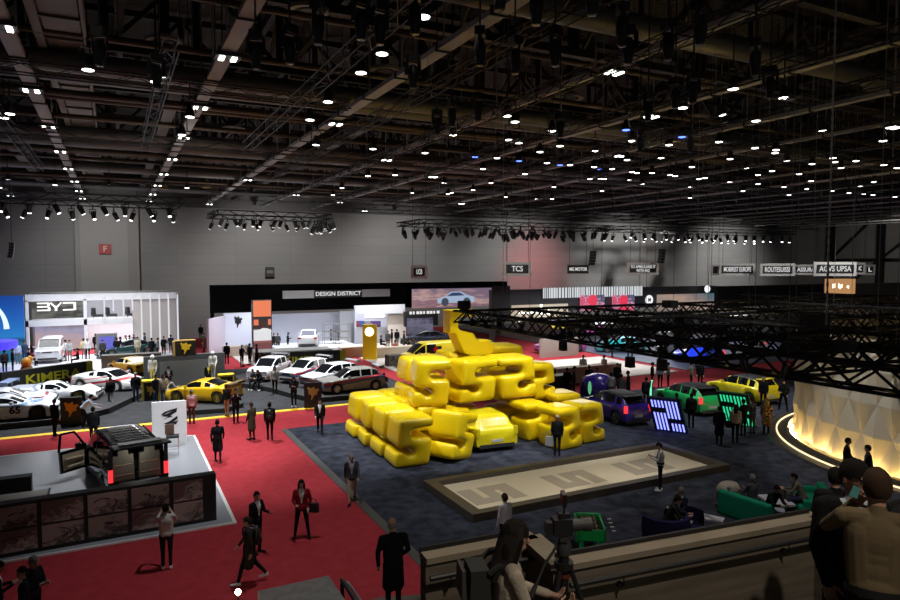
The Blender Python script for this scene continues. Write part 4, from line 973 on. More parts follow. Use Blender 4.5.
def car(label, center, yaw, sp, paint, cat='car', roofmat=None, glassmat=None, group=None, open_rear=False):
    """sp: outline of the car; x runs from the nose (0) to the tail (L)"""
    L = sp['L']; belt = sp['belt']; roof = sp['roof']; wd = sp['w']; ax = sp['ax']; rr = sp['r']; gc = sp.get('gc', .16); rw = sp.get('rw', .72)
    t = thing('car', label, cat, center, yaw, group)
    xs = set([0.0, L]); k = 0
    while k <= L: xs.add(round(k, 3)); k += .11
    for a in ax:
        for i in range(-6, 7): xs.add(round(a + sp.get('arch', rr + .06) * math.sin(i * math.pi / 12) * .9999, 3))
        for s in (-1, 1): xs.add(round(a + s * (sp.get('arch', rr + .06) + .004), 3))
    for q in sp['roof'] + sp['belt']: xs.add(round(q[0], 3))
    for q in sp.get('pillars', []): xs.add(q[0]); xs.add(q[1])
    xs = sorted(x for x in xs if 0 <= x <= L); xs = [x for i, x in enumerate(xs) if i == 0 or x - xs[i - 1] > .0025]
    r0, r1 = roof[0][0], roof[-1][0]; ws = sp['ws']; rg = sp['rg']; pil = sp.get('pillars', []); ringn = 11; rows = []
    for x in xs:
        zb = smooth_ip(belt, x); zr = max(smooth_ip(roof, x, .05) if r0 < x < r1 else zb, zb); w = smooth_ip(wd, x, .1); zl = ip(sp.get('sill', [(0, gc + .05), (.25, gc), (L - .3, gc), (L, gc + .1)]), x)
        for a in ax:
            A = sp.get('arch', rr + .06); d = abs(x - a)
            if d < A: zl = max(zl, rr + math.sqrt(max(A * A - d * d, 0)))
        zl = min(zl, zb - .06); h = zb - zl; c = zr - zb; ww = w * (.90 if c < .02 else .885); tw = w * rw
        def g(tt): return ww + (tw - ww) * tt
        fl = sp.get('flare', .0); nearx = max([max(0, 1 - abs(x - a) / (rr + .25)) for a in ax] + [0]); wf = w + fl * nearx
        if c < .02: up = [(g(.05), zb + .004), (w * .6, zb + .02), (w * .3, zb + .03), (0, zb + .033)]; up = [(w * .84, zb + .008), (w * .72, zb + .014), (w * .5, zb + .022), (w * .25, zb + .029), (0, zb + .03)]
        else: up = [(g(.08), zb + c * .08), (g(.9), zb + c * .9), (tw * .9, zr), (tw * .5, zr + .018), (0, zr + .025)]
        rows.append([(0, zl), (w * .9, zl), (wf * .985, zl + h * .1), (wf, zl + h * .45), (wf * .985, zl + h * .85), (w * .93, zb)] + up)
    V = []; ridx = []
    for x, ring in zip(xs, rows):
        full = [(L / 2 - x, y, z) for y, z in ring] + [(L / 2 - x, -y, z) for y, z in ring[-2:0:-1]]
        ridx.append(len(V)); V += full
    nr = 2 * (ringn - 1); F = {'body': [], 'windshield': [], 'rear_window': [], 'side_window': [], 'roof': []}
    for i in range(len(xs) - 1):
        xm = (xs[i] + xs[i + 1]) / 2; cab = min(smooth_ip(roof, xs[i], .05) - smooth_ip(belt, xs[i]), smooth_ip(roof, xs[i + 1], .05) - smooth_ip(belt, xs[i + 1])) if r0 < xm < r1 else 0
        for j in range(nr):
            jj = j if j < ringn - 1 else nr - 1 - j
            key = 'body'
            if cab > .03 and jj == 6 and cab > .10 and ws[0] + .12 < xm < sp.get('sg', rg[1] - .1) and not any(a <= xm <= b for a, b in pil): key = 'side_window'
            elif jj >= 8 and ws[0] < xm < ws[1]: key = 'windshield'
            elif jj >= 8 and rg[0] < xm < rg[1]: key = 'rear_window'
            elif roofmat and jj >= 7 and ws[1] <= xm <= rg[0]: key = 'roof'
            F[key].append((ridx[i] + j, ridx[i] + (j + 1) % nr, ridx[i + 1] + (j + 1) % nr, ridx[i + 1] + j))
    F['body'].append(tuple(ridx[0] + j for j in range(nr)))
    if not open_rear: F['body'].append(tuple(ridx[-1] + j for j in reversed(range(nr))))
    gm = glassmat or GLASS
    def pieces(fs):
        """one list of faces for each connected pane"""
        par = {}
        def find(a):
            while par.setdefault(a, a) != a: a = par[a]
            return a
        for f in fs:
            for v in f[1:]: par[find(v)] = find(f[0])
        out = {}
        for f in fs: out.setdefault(find(f[0]), []).append(f)
        return list(out.values())
    for key, fs_all in F.items():
        for fs in (pieces(fs_all) if key != 'body' else [fs_all]):
            used = sorted({v for f in fs for v in f}); mp = {v: i for i, v in enumerate(used)}; b = MB(); b.add([V[v] for v in used], [tuple(mp[v] for v in f) for f in fs], 0, True)
            o = b.build(key, paint if key == 'body' else (roofmat if key == 'roof' else gm), t)
            if key == 'body': o.data.set_sharp_from_angle(angle=R(50))
    # dark underside
    if not open_rear:
        b = MB(); w = max(q[1] for q in wd); b.span((-L / 2 + .25, -w * .72, gc + .02), (L / 2 - .25, w * .72, gc + .3)); b.build('underbody', BLACK, t)
    # wheels
    wm = wheel_mesh(rr, sp.get('tw', .2), sp.get('rim', ALU), sp.get('spokes', 8))
    for a in ax:
        for s in (1, -1):
            o = bpy.data.objects.new('wheel', wm); COL.objects.link(o); o.parent = t; o.location = (L / 2 - a, s * (ip(wd, a) + sp.get('flare', 0) * .8 - sp.get('tw', .2) / 2 - .02), rr)
    # lights and trims
    zn = ip(belt, .15); wn = ip(wd, .1); hz = sp.get('hz', zn - .14)
    if sp.get('head', True):
        for s in (1, -1):
            b = MB(); b.box((L / 2 - .03, s * wn * .68, hz), (.1, .34, .13)); b.build('headlight', sp.get('headmat', mat('headlight_glass', (.5, .5, .52), .1, .3)), t)
        b = MB(); b.box((L / 2 - .0, 0, hz - .02), (.05, wn * .8, .10)); b.box((L / 2 - .02, 0, gc + .14), (.07, wn * 1.5, .13)); b.build('grille', BLACK, t)
    wt = ip(wd, L - .1); zt = ip(belt, L - .1); tz = sp.get('tz', zt - .2)
    if sp.get('tail', True):
        for s in (1, -1):
            b = MB(); q = sp.get('tailsize', (.08, .3, .14)); b.box((-L / 2 + .03 + sp.get('taild', 0), s * (wt - q[1] / 2 + .01), tz), q); b.build('tail_light', sp.get('tailmat', mat('tail_red', (.28, .01, .012), .25)), t)
        b = MB(); b.box((-L / 2, 0, sp.get('pz', gc + .32)), (.03, .5, .12)); b.build('number_plate', mat('plate', (.6, .6, .6), .5), t)
        b = MB(); b.box((-L / 2 + .04, 0, gc + .1), (.14, wt * 1.7, .16)); b.build('rear_bumper', CHARCOAL, t)
    xm_ = ws[0] + .45; zm = ip(belt, xm_) + .08
    for s in (1, -1):
        b = MB(); b.box((L / 2 - xm_, s * (ip(wd, xm_) + .10), zm), (.12, .2, .13), s * .2); b.build('wing_mirror', sp.get('mirror', paint), t)
    return t, L, (lambda o: o)
def wing(t, L, x, z, w, ch, m, h=.0, plates=True, name='rear_wing'):
    b = MB(); b.prism([(-ch / 2, 0), (ch / 2, .03), (ch / 2, .06), (-ch / 2, .04)], w, (L / 2 - x, 0, z), (-1, 0, 0), (0, 0, 1))
    if plates:
        for s in (1, -1): b.box((L / 2 - x, s * w / 2, z - .02), (ch * 1.1, .025, .2))
    if h:
        for s in (1, -1): b.bar((L / 2 - x, s * w * .28, z), (L / 2 - x + .05, s * w * .28, z - h), .1, .03)
    return b.build(name, m, t)
# ---- outlines
HATCH80 = dict(L=3.9, belt=[(0, .66), (.08, .74), (1.1, .88), (3.5, .93), (3.82, .9), (3.9, .8)], roof=[(1.0, .88), (1.62, 1.30), (1.95, 1.38), (3.0, 1.37), (3.35, 1.30), (3.8, .91)], w=[(0, .72), (.2, .82), (.8, .86), (3.2, .86), (3.9, .78)],
    ax=(.76, 3.24), r=.31, ws=(1.05, 1.72), rg=(3.22, 3.72), pillars=[(2.28, 2.36), (2.98, 3.08)], sg=3.5, flare=.05, rim=mat('white_rim', (.75, .75, .75), .5), spokes=12, hz=.66, tz=.76)
MIDENG = dict(L=3.95, belt=[(0, .52), (.1, .6), (1.05, .82), (3.3, .92), (3.9, .9), (3.95, .7)], roof=[(.95, .80), (1.55, 1.13), (1.85, 1.2), (2.35, 1.2), (3.2, .95), (3.35, .92)], w=[(0, .72), (.25, .86), (.8, .93), (3.1, .95), (3.95, .86)],
    ax=(.8, 3.24), r=.32, ws=(.98, 1.62), rg=(2.45, 3.2), pillars=[(2.2, 2.42)], sg=2.75, flare=.05, rim=mat('white_rim', (.62, .62, .62), .4), hz=.6, tz=.72, gc=.12)
RACER = dict(L=4.55, belt=[(0, .35), (.1, .52), (.75, .76), (1.3, .72), (1.6, .80), (3.5, .92), (4.4, .9), (4.55, .6)], roof=[(1.45, .78), (2.1, 1.08), (2.4, 1.14), (2.9, 1.12), (3.9, .93)], w=[(0, .86), (.3, .96), (4.3, .99), (4.55, .94)],
    ax=(.9, 3.4), r=.32, ws=(1.5, 2.15), rg=(3.0, 3.7), pillars=[(2.75, 2.85)], sg=3.3, rim=CHARCOAL, gc=.08, tw=.28, hz=.55, tz=.7)
PROTO = dict(L=4.8, belt=[(0, .22), (.15, .4), (.8, .72), (1.25, .58), (1.7, .64), (3.0, .74), (3.6, .8), (4.6, .78), (4.8, .6)], roof=[(1.55, .62), (2.1, .94), (2.4, 1.02), (2.8, 1.0), (3.7, .8)], w=[(0, .82), (.3, .92), (4.5, .94), (4.8, .9)],
    ax=(.95, 3.6), r=.32, ws=(1.6, 2.2), rg=(2.9, 3.0), pillars=[(2.65, 2.75)], sg=2.9, rim=mat('gold_rim', (.35, .3, .05), .4, .5), gc=.06, tw=.3, hz=.42, tz=.62)
CITY = dict(tailmat=TAIL, L=3.92, belt=[(0, .72), (.1, .82), (.95, .98), (3.4, 1.02), (3.84, .98), (3.92, .78)], roof=[(.85, .97), (1.55, 1.40), (1.95, 1.5), (3.1, 1.47), (3.45, 1.38), (3.82, 1.0)], w=[(0, .76), (.25, .85), (.8, .89), (3.2, .89), (3.92, .82)],
    ax=(.72, 3.22), r=.335, ws=(.92, 1.7), rg=(3.3, 3.76), pillars=[(2.2, 2.28), (2.95, 3.1)], sg=3.45, flare=.035, rim=mat('dark_alloy', (.13, .13, .14), .35, .7), spokes=5, hz=.72, tz=.88, tailsize=(.1, .17, .34), gc=.18)
VAN = dict(L=5.15, belt=[(0, .85), (.1, .95), (.75, 1.1), (1.3, 1.12), (5.05, 1.14), (5.15, 1.12)], roof=[(.65, 1.08), (1.55, 1.76), (1.95, 1.88), (4.7, 1.9), (5.12, 1.86), (5.4, 1.84)], w=[(0, .8), (.25, .93), (.7, .965), (5.15, .95)],
    ax=(.92, 4.1), r=.35, ws=(.72, 1.7), rg=(6, 7), pillars=[(1.55, 1.68), (2.5, 2.62), (3.75, 3.85), (4.72, 5.2)], sg=4.9, rw=.82, rim=mat('dark_alloy', (.13, .13, .14), .35, .7), hz=.86, tail=False, gc=.2)
BUS = dict(L=4.7, belt=[(0, .95), (.1, 1.05), (.45, 1.1), (4.6, 1.12), (4.7, 1.0)], roof=[(.35, 1.08), (1.15, 1.75), (1.6, 1.92), (4.3, 1.93), (4.62, 1.15)], w=[(0, .84), (.3, .95), (4.7, .93)],
    ax=(.85, 3.85), r=.35, ws=(.45, 1.3), rg=(4.35, 4.6), pillars=[(1.45, 1.55), (2.35, 4.7)], sg=2.4, rw=.84, rim=mat('dark_alloy', (.13, .13, .14), .35, .7), hz=.85, tz=1.0)
SUVX = dict(L=4.9, belt=[(0, .95), (.1, 1.08), (1.3, 1.15), (4.8, 1.2), (4.9, 1.0)], roof=[(1.2, 1.12), (1.9, 1.75), (2.2, 1.85), (4.5, 1.83), (4.85, 1.2)], w=[(0, .85), (.25, .97), (4.9, .95)],
    ax=(.95, 3.9), r=.4, ws=(1.25, 2.0), rg=(4.5, 4.8), pillars=[(2.7, 2.8), (3.7, 3.85)], sg=4.6, rw=.8, rim=ALU, hz=.95, tz=1.0, gc=.26)
SALOON = dict(L=4.8, belt=[(0, .62), (.1, .72), (1.3, .92), (4.3, 1.0), (4.75, .95), (4.8, .7)], roof=[(1.2, .92), (2.0, 1.32), (2.5, 1.45), (3.3, 1.42), (4.5, .99)], w=[(0, .75), (.3, .9), (4.5, .9), (4.8, .8)],
    ax=(.9, 3.85), r=.36, ws=(1.3, 2.1), rg=(3.4, 4.4), pillars=[(2.75, 2.85)], sg=3.9, rim=ALU, hz=.66, tz=.85)
# ---- paints
def livery(name, base, bands, axis, coat=.5, **kw):
    return ramp_mat(name, [(0, base)] + bands, axis, .3, coat=coat, **kw)
NVY = (.012, .018, .08); LBL = (.10, .3, .6); RDL = (.55, .02, .025); WHT = (.68, .68, .68)
def mart(name, base, off, ax=(.10, 0, 1)):
    return livery(name, base, [(off, NVY), (off + .035, LBL), (off + .06, NVY), (off + .085, RDL), (off + .135, NVY), (off + .15, base)], ax, scale=.6)
P_DELTA = mart('silver_striped_paint', (.30, .285, .26), .36)
P_W1 = livery('white_red_paint', WHT, [(.30, RDL), (.335, WHT), (.40, (.1, .1, .12)), (.42, WHT), (.455, RDL), (.47, WHT)], (.12, .0, 1), scale=.6)
P_W2 = mart('white_striped_paint', WHT, .40)
P_W3 = livery('white_crimson_paint', WHT, [(.28, RDL), (.34, NVY), (.36, WHT), (.47, RDL), (.5, WHT)], (-.14, .0, 1), scale=.6)
P_65 = livery('white_blue_racer_paint', (.60, .64, .68), [(.42, (.16, .33, .55)), (.46, (.60, .64, .68))], (-.05, 0, 1), scale=.6)
P_LC = livery('white_red_prototype_paint', (.6, .62, .65), [(.30, (.25, .3, .4)), (.33, (.6, .62, .65)), (.60, WHT), (.86, RDL), (.93, WHT), (1.0, RDL)], (.30, .0, .35), scale=.6, off=.28)
def cc(px, py, z=0.0): return G(px, py, z)
PLAT = .30
def stage(label, poly, z=PLAT):
    """low black platform with rounded corners under the cars; poly in hall coordinates"""
    b = MB(); n = len(poly); b.add([(x, y, .02) for x, y in poly] + [(x, y, z) for x, y in poly], [tuple(range(n, 2 * n)), tuple(reversed(range(n)))] + [(i, (i + 1) % n, n + (i + 1) % n, n + i) for i in range(n)])
    return tag(b.build('platform', mat('platform_black', (.018, .018, .02), .7)), label, 'platform')
stage('long black platform under the white race cars', [(-12, 38.0), (-2.2, 38.0), (-.4, 39.6), (1.6, 44.2), (2.2, 47.2), (1.0, 49.2), (-12, 49.2)], .32)
stage('black platform under the yellow coupe with the rear wing', [(2.6, 37.4), (5.2, 37.0), (6.3, 38.0), (6.3, 41.3), (5.0, 42.4), (2.6, 42.4)], .26)
stage('black platform under the white and silver rally cars', [(7.3, 44.2), (8.6, 41.7), (9.3, 39.3), (10.2, 37.3), (15.4, 37.2), (16.3, 38.3), (16.3, 48.6), (8.7, 48.6), (7.3, 47.6)], .30)
c65, L, _ = car('white and pale blue race car with a black number 65 on its door', (-4.9, 39.4, .32), R(-4), RACER, P_65)
for s, rz in ((-1, 0), (1, math.pi)):
    text('65', .5, BLACK, c65, (.45, s * .995 * 1.0, .52), (math.pi / 2, 0, rz), 'racing_number', .004, .02)
wing(c65, L, 4.35, 1.05, 1.8, .45, mat('wing_white', WHT, .4), .2)
cB, L, _ = car('white race car nose between the number 65 car and the long-tail prototype', (-5.2, 41.6, .32), R(-2), RACER, livery('white_grey_racer_paint', (.62, .64, .66), [(.40, (.3, .02, .05)), (.43, (.62, .64, .66))], (.0, 0, 1), scale=.6))
lc, L, _ = car('white and red long-tail prototype race car with a big blue rear wing', (-3.2, 43.6, .32), R(-13), PROTO, P_LC)
wing(lc, L, 4.75, 1.12, 1.75, .55, mat('wing_blue', (.22, .30, .48), .4), .42)
for s, rz in ((-1, 0), (1, math.pi)): text('5', .36, BLACK, lc, (-.9, s * .955, .50), (math.pi / 2, 0, rz), 'racing_number', .004, .015)
k37, L, _ = car('white rally coupe with red and dark stripes, angled at the end of the long platform', (-.45, 46.0, .32), R(-37), MIDENG, P_W3)
yc, L, _ = car('yellow mid-engined coupe with a rear wing, seen from its tail', (4.45, 39.9, .26), R(145), dict(MIDENG, rim=mat('gold_rim', (.35, .3, .05), .4, .5), tailsize=(.08, .22, .22), tail=True), mat('amber_paint', (.80, .50, .01), .3, coat=.5))
wing(yc, L, 3.85, 1.02, 1.75, .36, mat('amber_dark', (.10, .055, .005), .5), .12)
yb, L, _ = car('yellow coupe partly hidden behind the dark grey display wall', (1.0, 54.0, 0), R(120), MIDENG, mat('amber_paint', (.80, .50, .01), .3, coat=.5))
r1, L, _ = car('white rally car with thin red stripes, fourth in the row from the silver one', (9.35, 45.7, .30), R(233), HATCH80, P_W1)
r2, L, _ = car('white rally car with dark stripes, second from the silver one towards the emblem wall', (11.4, 43.7, .30), R(213), HATCH80, P_W2)
r3, L, _ = car('white and blue striped rally car directly beside the silver one', (12.3, 41.1, .30), R(200), HATCH80, mart('white_martin_paint', (.62, .63, .65), .34))
r4, L, _ = car('silver rally hatchback with blue and red stripes and white wheels', (12.85, 38.75, .30), R(182), dict(HATCH80, rim=mat('white_rim', (.62, .62, .62), .4)), P_DELTA)
for o_ in (r1, r2, r3, r4): wing(o_, 3.9, 3.72, 1.40, 1.25, .32, mat('wing_grey', (.32, .32, .33), .4), .06, True)
# ---- coloured hatchbacks of the dark carpet
P_PUR = mat('purple_paint', (.035, .012, .26), .25, coat=.8); P_GRN = mat('green_paint', (.01, .52, .12), .3, coat=.6); P_YEL = mat('bright_yellow_paint', (.85, .70, .01), .3, coat=.5)
def hatch(label, px, py, yaw, paint, sp=CITY):
    t, L, _ = car(label, cc(px, py), yaw, sp, paint, roofmat=BLACK)
    b = MB(); b.prism([(-.16, 0), (.16, .02), (.16, .05), (-.16, .05)], 1.2, (-L / 2 + .42, 0, 1.42), (-1, 0, 0), (0, 0, 1)); b.build('roof_spoiler', paint if sp is not CITY else BLACK, t)
    return t
hatch('purple hatchback with a black roof seen from behind, glowing red tail lights', 614, 418, R(86), P_PUR)
hatch('bright green hatchback with a black roof beside the purple one', 688, 409, R(82), P_GRN)
WIDE = dict(CITY, w=[(0, .84), (.25, .94), (.8, .97), (1.3, .9), (2.5, .92), (3.2, 1.02), (3.92, .96)], flare=.06, tw=.28)
hatch('bright yellow wide-bodied hatchback near the curved glowing wall', 742, 399, R(90), P_YEL, WIDE)
t, L, _ = car('small yellow hatchback under the arch of yellow inflatable digits', (14.65, 25.9, 0), R(84), dict(WIDE, rim=mat('yellow_rim', (.7, .5, .02), .4), headmat=P_YEL, tailmat=P_YEL), P_YEL, glassmat=mat('yellow_film', (.80, .64, .02), .3, coat=.4))
# ---- black van with its doors open
vz = .04
van, L, _ = car('black van with open front door and raised tailgate on the pale platform', (.10, 27.0, vz), R(101), VAN, mat('black_gloss_paint', (.006, .006, .007), .12, coat=.9), cat='van', open_rear=True)
INT = mat('beige_leather', (.32, .25, .17), .6); INTD = mat('grey_seat', (.11, .105, .085), .7)
b = MB(); b.span((-2.5, -.80, .42), (2.0, .80, .47)); b.span((2.0 - 3.2, -.8, .45), (2.0 - 3.15, .8, 1.0)); b.build('cabin_floor', CHARCOAL, van)
for y in (-.42, .42):
    b = MB(); M = Matrix.Translation((-1.75, y, .5)); 
    b.box((-1.75 + .0, y, .62), (.5, .62, .2)); b.box((-2.2, y, 1.08), (.16, .70, .86), 0, 0, .92); b.box((-2.22, y, 1.60), (.11, .34, .22), 0, 0, .9); s_ = b.build('seat', INTD, van)
    b = MB(); b.box((-2.295, y, 1.2), (.02, .6, .03)); b.box((-2.295, y, .85), (.02, .6, .03)); b.build('piping', INT, s_)
b = MB(); b.span((-2.585, -.93, .3), (-2.5, .93, .62)); b.build('rear_bumper', mat('black_gloss_paint', (.006, .006, .007), .12), van)
b = MB(); b.span((-2.6, -.62, .62), (-2.45, .62, .66)); b.build('load_sill', CHROME, van)
for s in (1, -1):
    b = MB(); b.box((-2.57, s * .875, .95), (.08, .13, .42)); b.build('tail_light', TAIL, van)
    b = MB(); b.box((-2.56, s * .88, 1.42), (.06, .12, .75)); b.build('pillar', BLACK, van)
b = MB(); b.prism([(-.0, 0), (.5, .05), (1.0, .02), (1.0, -.04), (.5, -.02), (0, -.06)], 1.72, (-2.35, 0, 1.92), (-1, 0, .08), (0, 0, 1)); tg = b.build('tailgate', mat('black_satin_paint', (.006, .006, .007), .38), van)
b = MB(); b.box((-2.86, 0, 2.05), (.5, 1.35, .02)); b.v = [(x, y, z + (x + 2.6) * -.06 - .02) for x, y, z in b.v]; b.build('tailgate_window', mat('tailgate_glass', (.012, .013, .015), .3), tg)
b = MB()
for y in (-.7, .7): b.bar((-2.4, y, 1.85), (-.2, y, 1.97), .05, .04)
for i in range(5): b.box((-2.0 + i * .45, 0, 1.945), (.06, 1.1, .02))
b.build('roof_rails', mat('black_rail', (.02, .02, .022), .2, .5), van)
dome = bpy.data.lights.new('seat_fill', 'POINT'); dome.energy = 14; dome.color = (1, .93, .82); dome.shadow_soft_size = .1; dl = bpy.data.objects.new('seat_fill', dome); COL.objects.link(dl); dl.parent = van; dl.location = (-2.75, 0, 1.72)  # fill light added at the open rear to brighten the seats
dr = MB(); da = R(62)
def dpt(u, z, o=0): return (1.35 - u * math.cos(da) - o * math.sin(da) * -1, .955 + u * math.sin(da) + o * math.cos(da), z)
dr.add([dpt(0, .35), dpt(1.02, .35), dpt(1.06, 1.15), dpt(0, 1.15), dpt(0, .35, .09), dpt(1.02, .35, .09), dpt(1.06, 1.15, .09), dpt(0, 1.15, .09)], [(0, 1, 2, 3), (7, 6, 5, 4), (0, 4, 5, 1), (1, 5, 6, 2), (2, 6, 7, 3), (3, 7, 4, 0)])
for a, c in (((0, 1.15), (.45, 1.78)), ((.45, 1.78), (.98, 1.80)), ((.98, 1.80), (1.06, 1.15))): dr.bar(dpt(a[0], a[1], .05), dpt(c[0], c[1], .05), .06, .07)
do = dr.build('door', mat('black_gloss_paint', (.006, .006, .007), .12), van)
b = MB(); b.add([dpt(.12, .45, -.02), dpt(.95, .45, -.02), dpt(.98, 1.05, -.02), dpt(.1, 1.05, -.02)], [(0, 1, 2, 3)]); b.bar(dpt(.15, .82, -.05), dpt(.9, .86, -.05), .1, .06); b.bar(dpt(.2, .58, -.05), dpt(.85, .58, -.05), .14, .05); b.build('door_lining', INT, do)
b = MB(); b.box(dpt(.2, 1.2, .2), (.1, .22, .16), da); b.build('wing_mirror', BLACK, do)
# ---- cars further back
car('white off-road car facing the camera with lamps on its roof', G(51, 360, .12), azm(51) + math.pi - .1, SUVX, mat('white_car_paint', (.66, .68, .7), .25, coat=.6))
car('dark green saloon car in the crowd on the white floor', G(127, 356, .12), azm(127) + 1.9, SALOON, mat('dark_green_paint', (.02, .06, .065), .15, coat=.9))
car('white concept coupe on the white ramp in the open booth', onY(310, 345, 59) + Vector((0, 0, 0)), R(165), dict(SALOON, L=4.8), mat('white_car_paint', (.66, .68, .7), .25, coat=.6))
yv, L, _ = car('yellow delivery van with a red sign in its side window', G(432, 366, .06), R(178), BUS, mat('van_yellow', (.80, .60, .01), .35, coat=.4), cat='van')
b = MB(); b.box((.1, .955, 1.4), (1.0, .02, .55)); b.build('window_panel', BLACK, yv); b = MB(); b.lathe([(0, 0), (.2, 0), (.2, .02), (0, .02)], n=16); b.v = [(x + .1, .965 + z, y + 1.42) for x, y, z in b.v]; b.build('emblem', mat('emblem_red', (.7, .02, .02), .5), yv)
car('yellow car just behind the yellow delivery van', G(474, 357, .06), R(178), CITY, mat('van_yellow', (.80, .60, .01), .35, coat=.4))
car('dark blue car parked behind the yellow delivery van', onY(425, 345, 58), R(160), SALOON, mat('deep_blue_paint', (.015, .02, .05), .2, coat=.8))
for i, (px, py, c, lb) in enumerate(((697, 362, (.02, .06, .6), 'bright blue car seen between the black trusses'), (560, 352, (.5, .1, .42), 'magenta car behind the black trusses'), (752, 356, (.6, .6, .62), 'white car seen between the black trusses beyond the blue one'), (622, 352, (.05, .4, .45), 'turquoise car behind the black trusses'), (668, 353, (.4, .4, .42), 'silver car seen between the black trusses'), (797, 355, (.35, .35, .38), 'grey car at the far end of the truss view'))):
    car(lb, G(px, py), R(150 + 30 * (i % 3)), SALOON if i % 2 else CITY, mat('far_paint_%d' % i, c, .3, coat=.6))
# ------------------------------------------------------------------ the two-storey white stand
def facade(b, x0, y0, x1, y1, Y, depth, mi=0, base=None):
    p, q = onY(x0, (y0 + y1) / 2, Y), onY(x1, (y0 + y1) / 2, Y); zt = onY((x0 + x1) / 2, y0, Y).z; zb = base if base is not None else onY((x0 + x1) / 2, y1, Y).z
    b.span((p.x, Y, zb), (q.x, Y + depth, zt), mi); return p.x, q.x, zb, zt
WHL = mat('stand_white', (.74, .74, .78), .5)
YB = 66.0
bd = thing('exhibition_stand', 'white two-storey stand with a balcony floor and tall white fins', 'stand', (0, 0, 0))
X0, X1 = onY(-4, 330, YB).x - 4, onY(179, 330, YB).x; XB = onY(26, 330, YB).x; XC = onY(86, 330, YB).x; XD = onY(133, 330, YB).x
b = MB(); b.span((XB, YB, 4.9), (X1, YB + .4, 5.45)); b.span((XB, YB, 2.75), (XD, YB + .4, 3.25)); b.span((XB, YB, .12), (XB + .2, YB + .4, 5)); b.span((XC - .15, YB, .12), (XC + .1, YB + .4, 5)); b.build('frame', WHL, bd)
b = MB(); b.span((XB, YB + 5.0, .12), (X1, YB + 5.2, 5.4)); b.span((X1 - .2, YB, .12), (X1, YB + 5, 5.4)); b.build('rear_panel', mat('stand_grey', (.34, .34, .36), .7), bd)
b = MB(); b.span((XB, YB + .4, 2.85), (XD, YB + 5, 3.05)); b.span((XB, YB + .1, 5.4), (X1, YB + 5.2, 5.5)); b.build('upper_deck', WHL, bd)
for px in (105, 114, 124, 133, 142, 151, 160, 169, 178):
    x = onY(px - 9 if px < 105 else px, 330, YB).x; long_ = px >= 142 or px in (105, 124)
    b = MB(); b.span((x - .06, YB - .12, .12 if px >= 142 else (2.9 if long_ else 3.9)), (x + .06, YB + .1, 5.3)); b.build('fin', glow('fin_light', (.95, .96, 1), .75), bd)
b = MB(); b.span((XD, YB + .5, .12), (X1 - .2, YB + .7, 5.0)); b.build('side_panel', mat('stand_side', (.50, .46, .45), .6), bd)
b = MB(); b.span((XB + .3, YB + 1.6, 3.3), (XC - .2, YB + 1.8, 4.9)); b.build('picture_screen', ramp_mat('screen_olive', [(0, (.10, .10, .085)), (.35, (.2, .2, .17)), (.5, (.06, .06, .055)), (.7, (.3, .32, .27)), (.8, (.1, .1, .09))], (.15, 0, .25), .4, 0.6, 3.5, 0.7, False, gen=True), bd)
b = MB(); b.span((XB + .3, YB + 3.6, .3), (XC - .2, YB + 3.8, 2.7)); b.build('picture_screen', ramp_mat('screen_peach', [(0, (.36, .22, .17)), (.3, (.62, .42, .36)), (.5, (.5, .38, .46)), (.62, (.35, .33, .5)), (.8, (.16, .12, .12))], (.1, 0, .45), .4, 0.45, 3, 0.8, False, gen=True), bd)
b = MB(); xc_, zc_ = onY(57, 307, YB).x, onY(57, 306.5, YB).z
def lb(x0, z0, x1, z1, w_=.15): b.bar((xc_ + x0, YB - .06, zc_ + z0), (xc_ + x1, YB - .06, zc_ + z1), w_, .1)
for z in (.30, 0, -.30): lb(-1.45, z, -.62, z)
lb(-.62, .33, -.62, .06); lb(-.58, -.04, -.58, -.36); lb(-.46, .34, -.2, .02); lb(.32, .34, .06, .02); lb(-.24, .0, .1, .0); lb(-.07, .02, -.07, -.36); lb(.44, .30, 1.3, .30); lb(.44, -.30, 1.3, -.30); lb(1.34, .33, 1.34, -.33)
b.build('lettering', glow('sign_white', (1, 1, 1), 1.6), bd)
# upper-floor furniture
for i, (px, lb) in enumerate(((98, 'black bean-shaped lounge chair on the upper floor of the white stand'), (112, 'dark low table on the upper floor of the white stand'), (132, 'dark recliner on the upper floor of the white stand'), (148, 'white seat on the upper floor of the white stand'), (154, 'black cabinet on the upper floor of the white stand'))):
    o = onY(px, 316, YB + 1.2); t = thing('lounge_chair', lb, 'furniture', (o.x, YB + 1.2, 3.06)); m = BLACK if i != 3 else WHL
    b = MB(); b.box((0, 0, .42), (.9, .8, .2), 0, 0, .9); b.build('seat', m, t); b = MB(); b.box((-.35, .1, .75), (.25, .7, .7), .3, 0, .8); b.build('backrest', m, t)
    for sx_, sy_ in ((-.35, -.3), (.35, -.3), (.35, .3), (-.35, .3)): b = MB(); b.cyl((sx_, sy_, 0), (sx_, sy_, .34), .03, n=6); b.build('leg', CHROME, t)
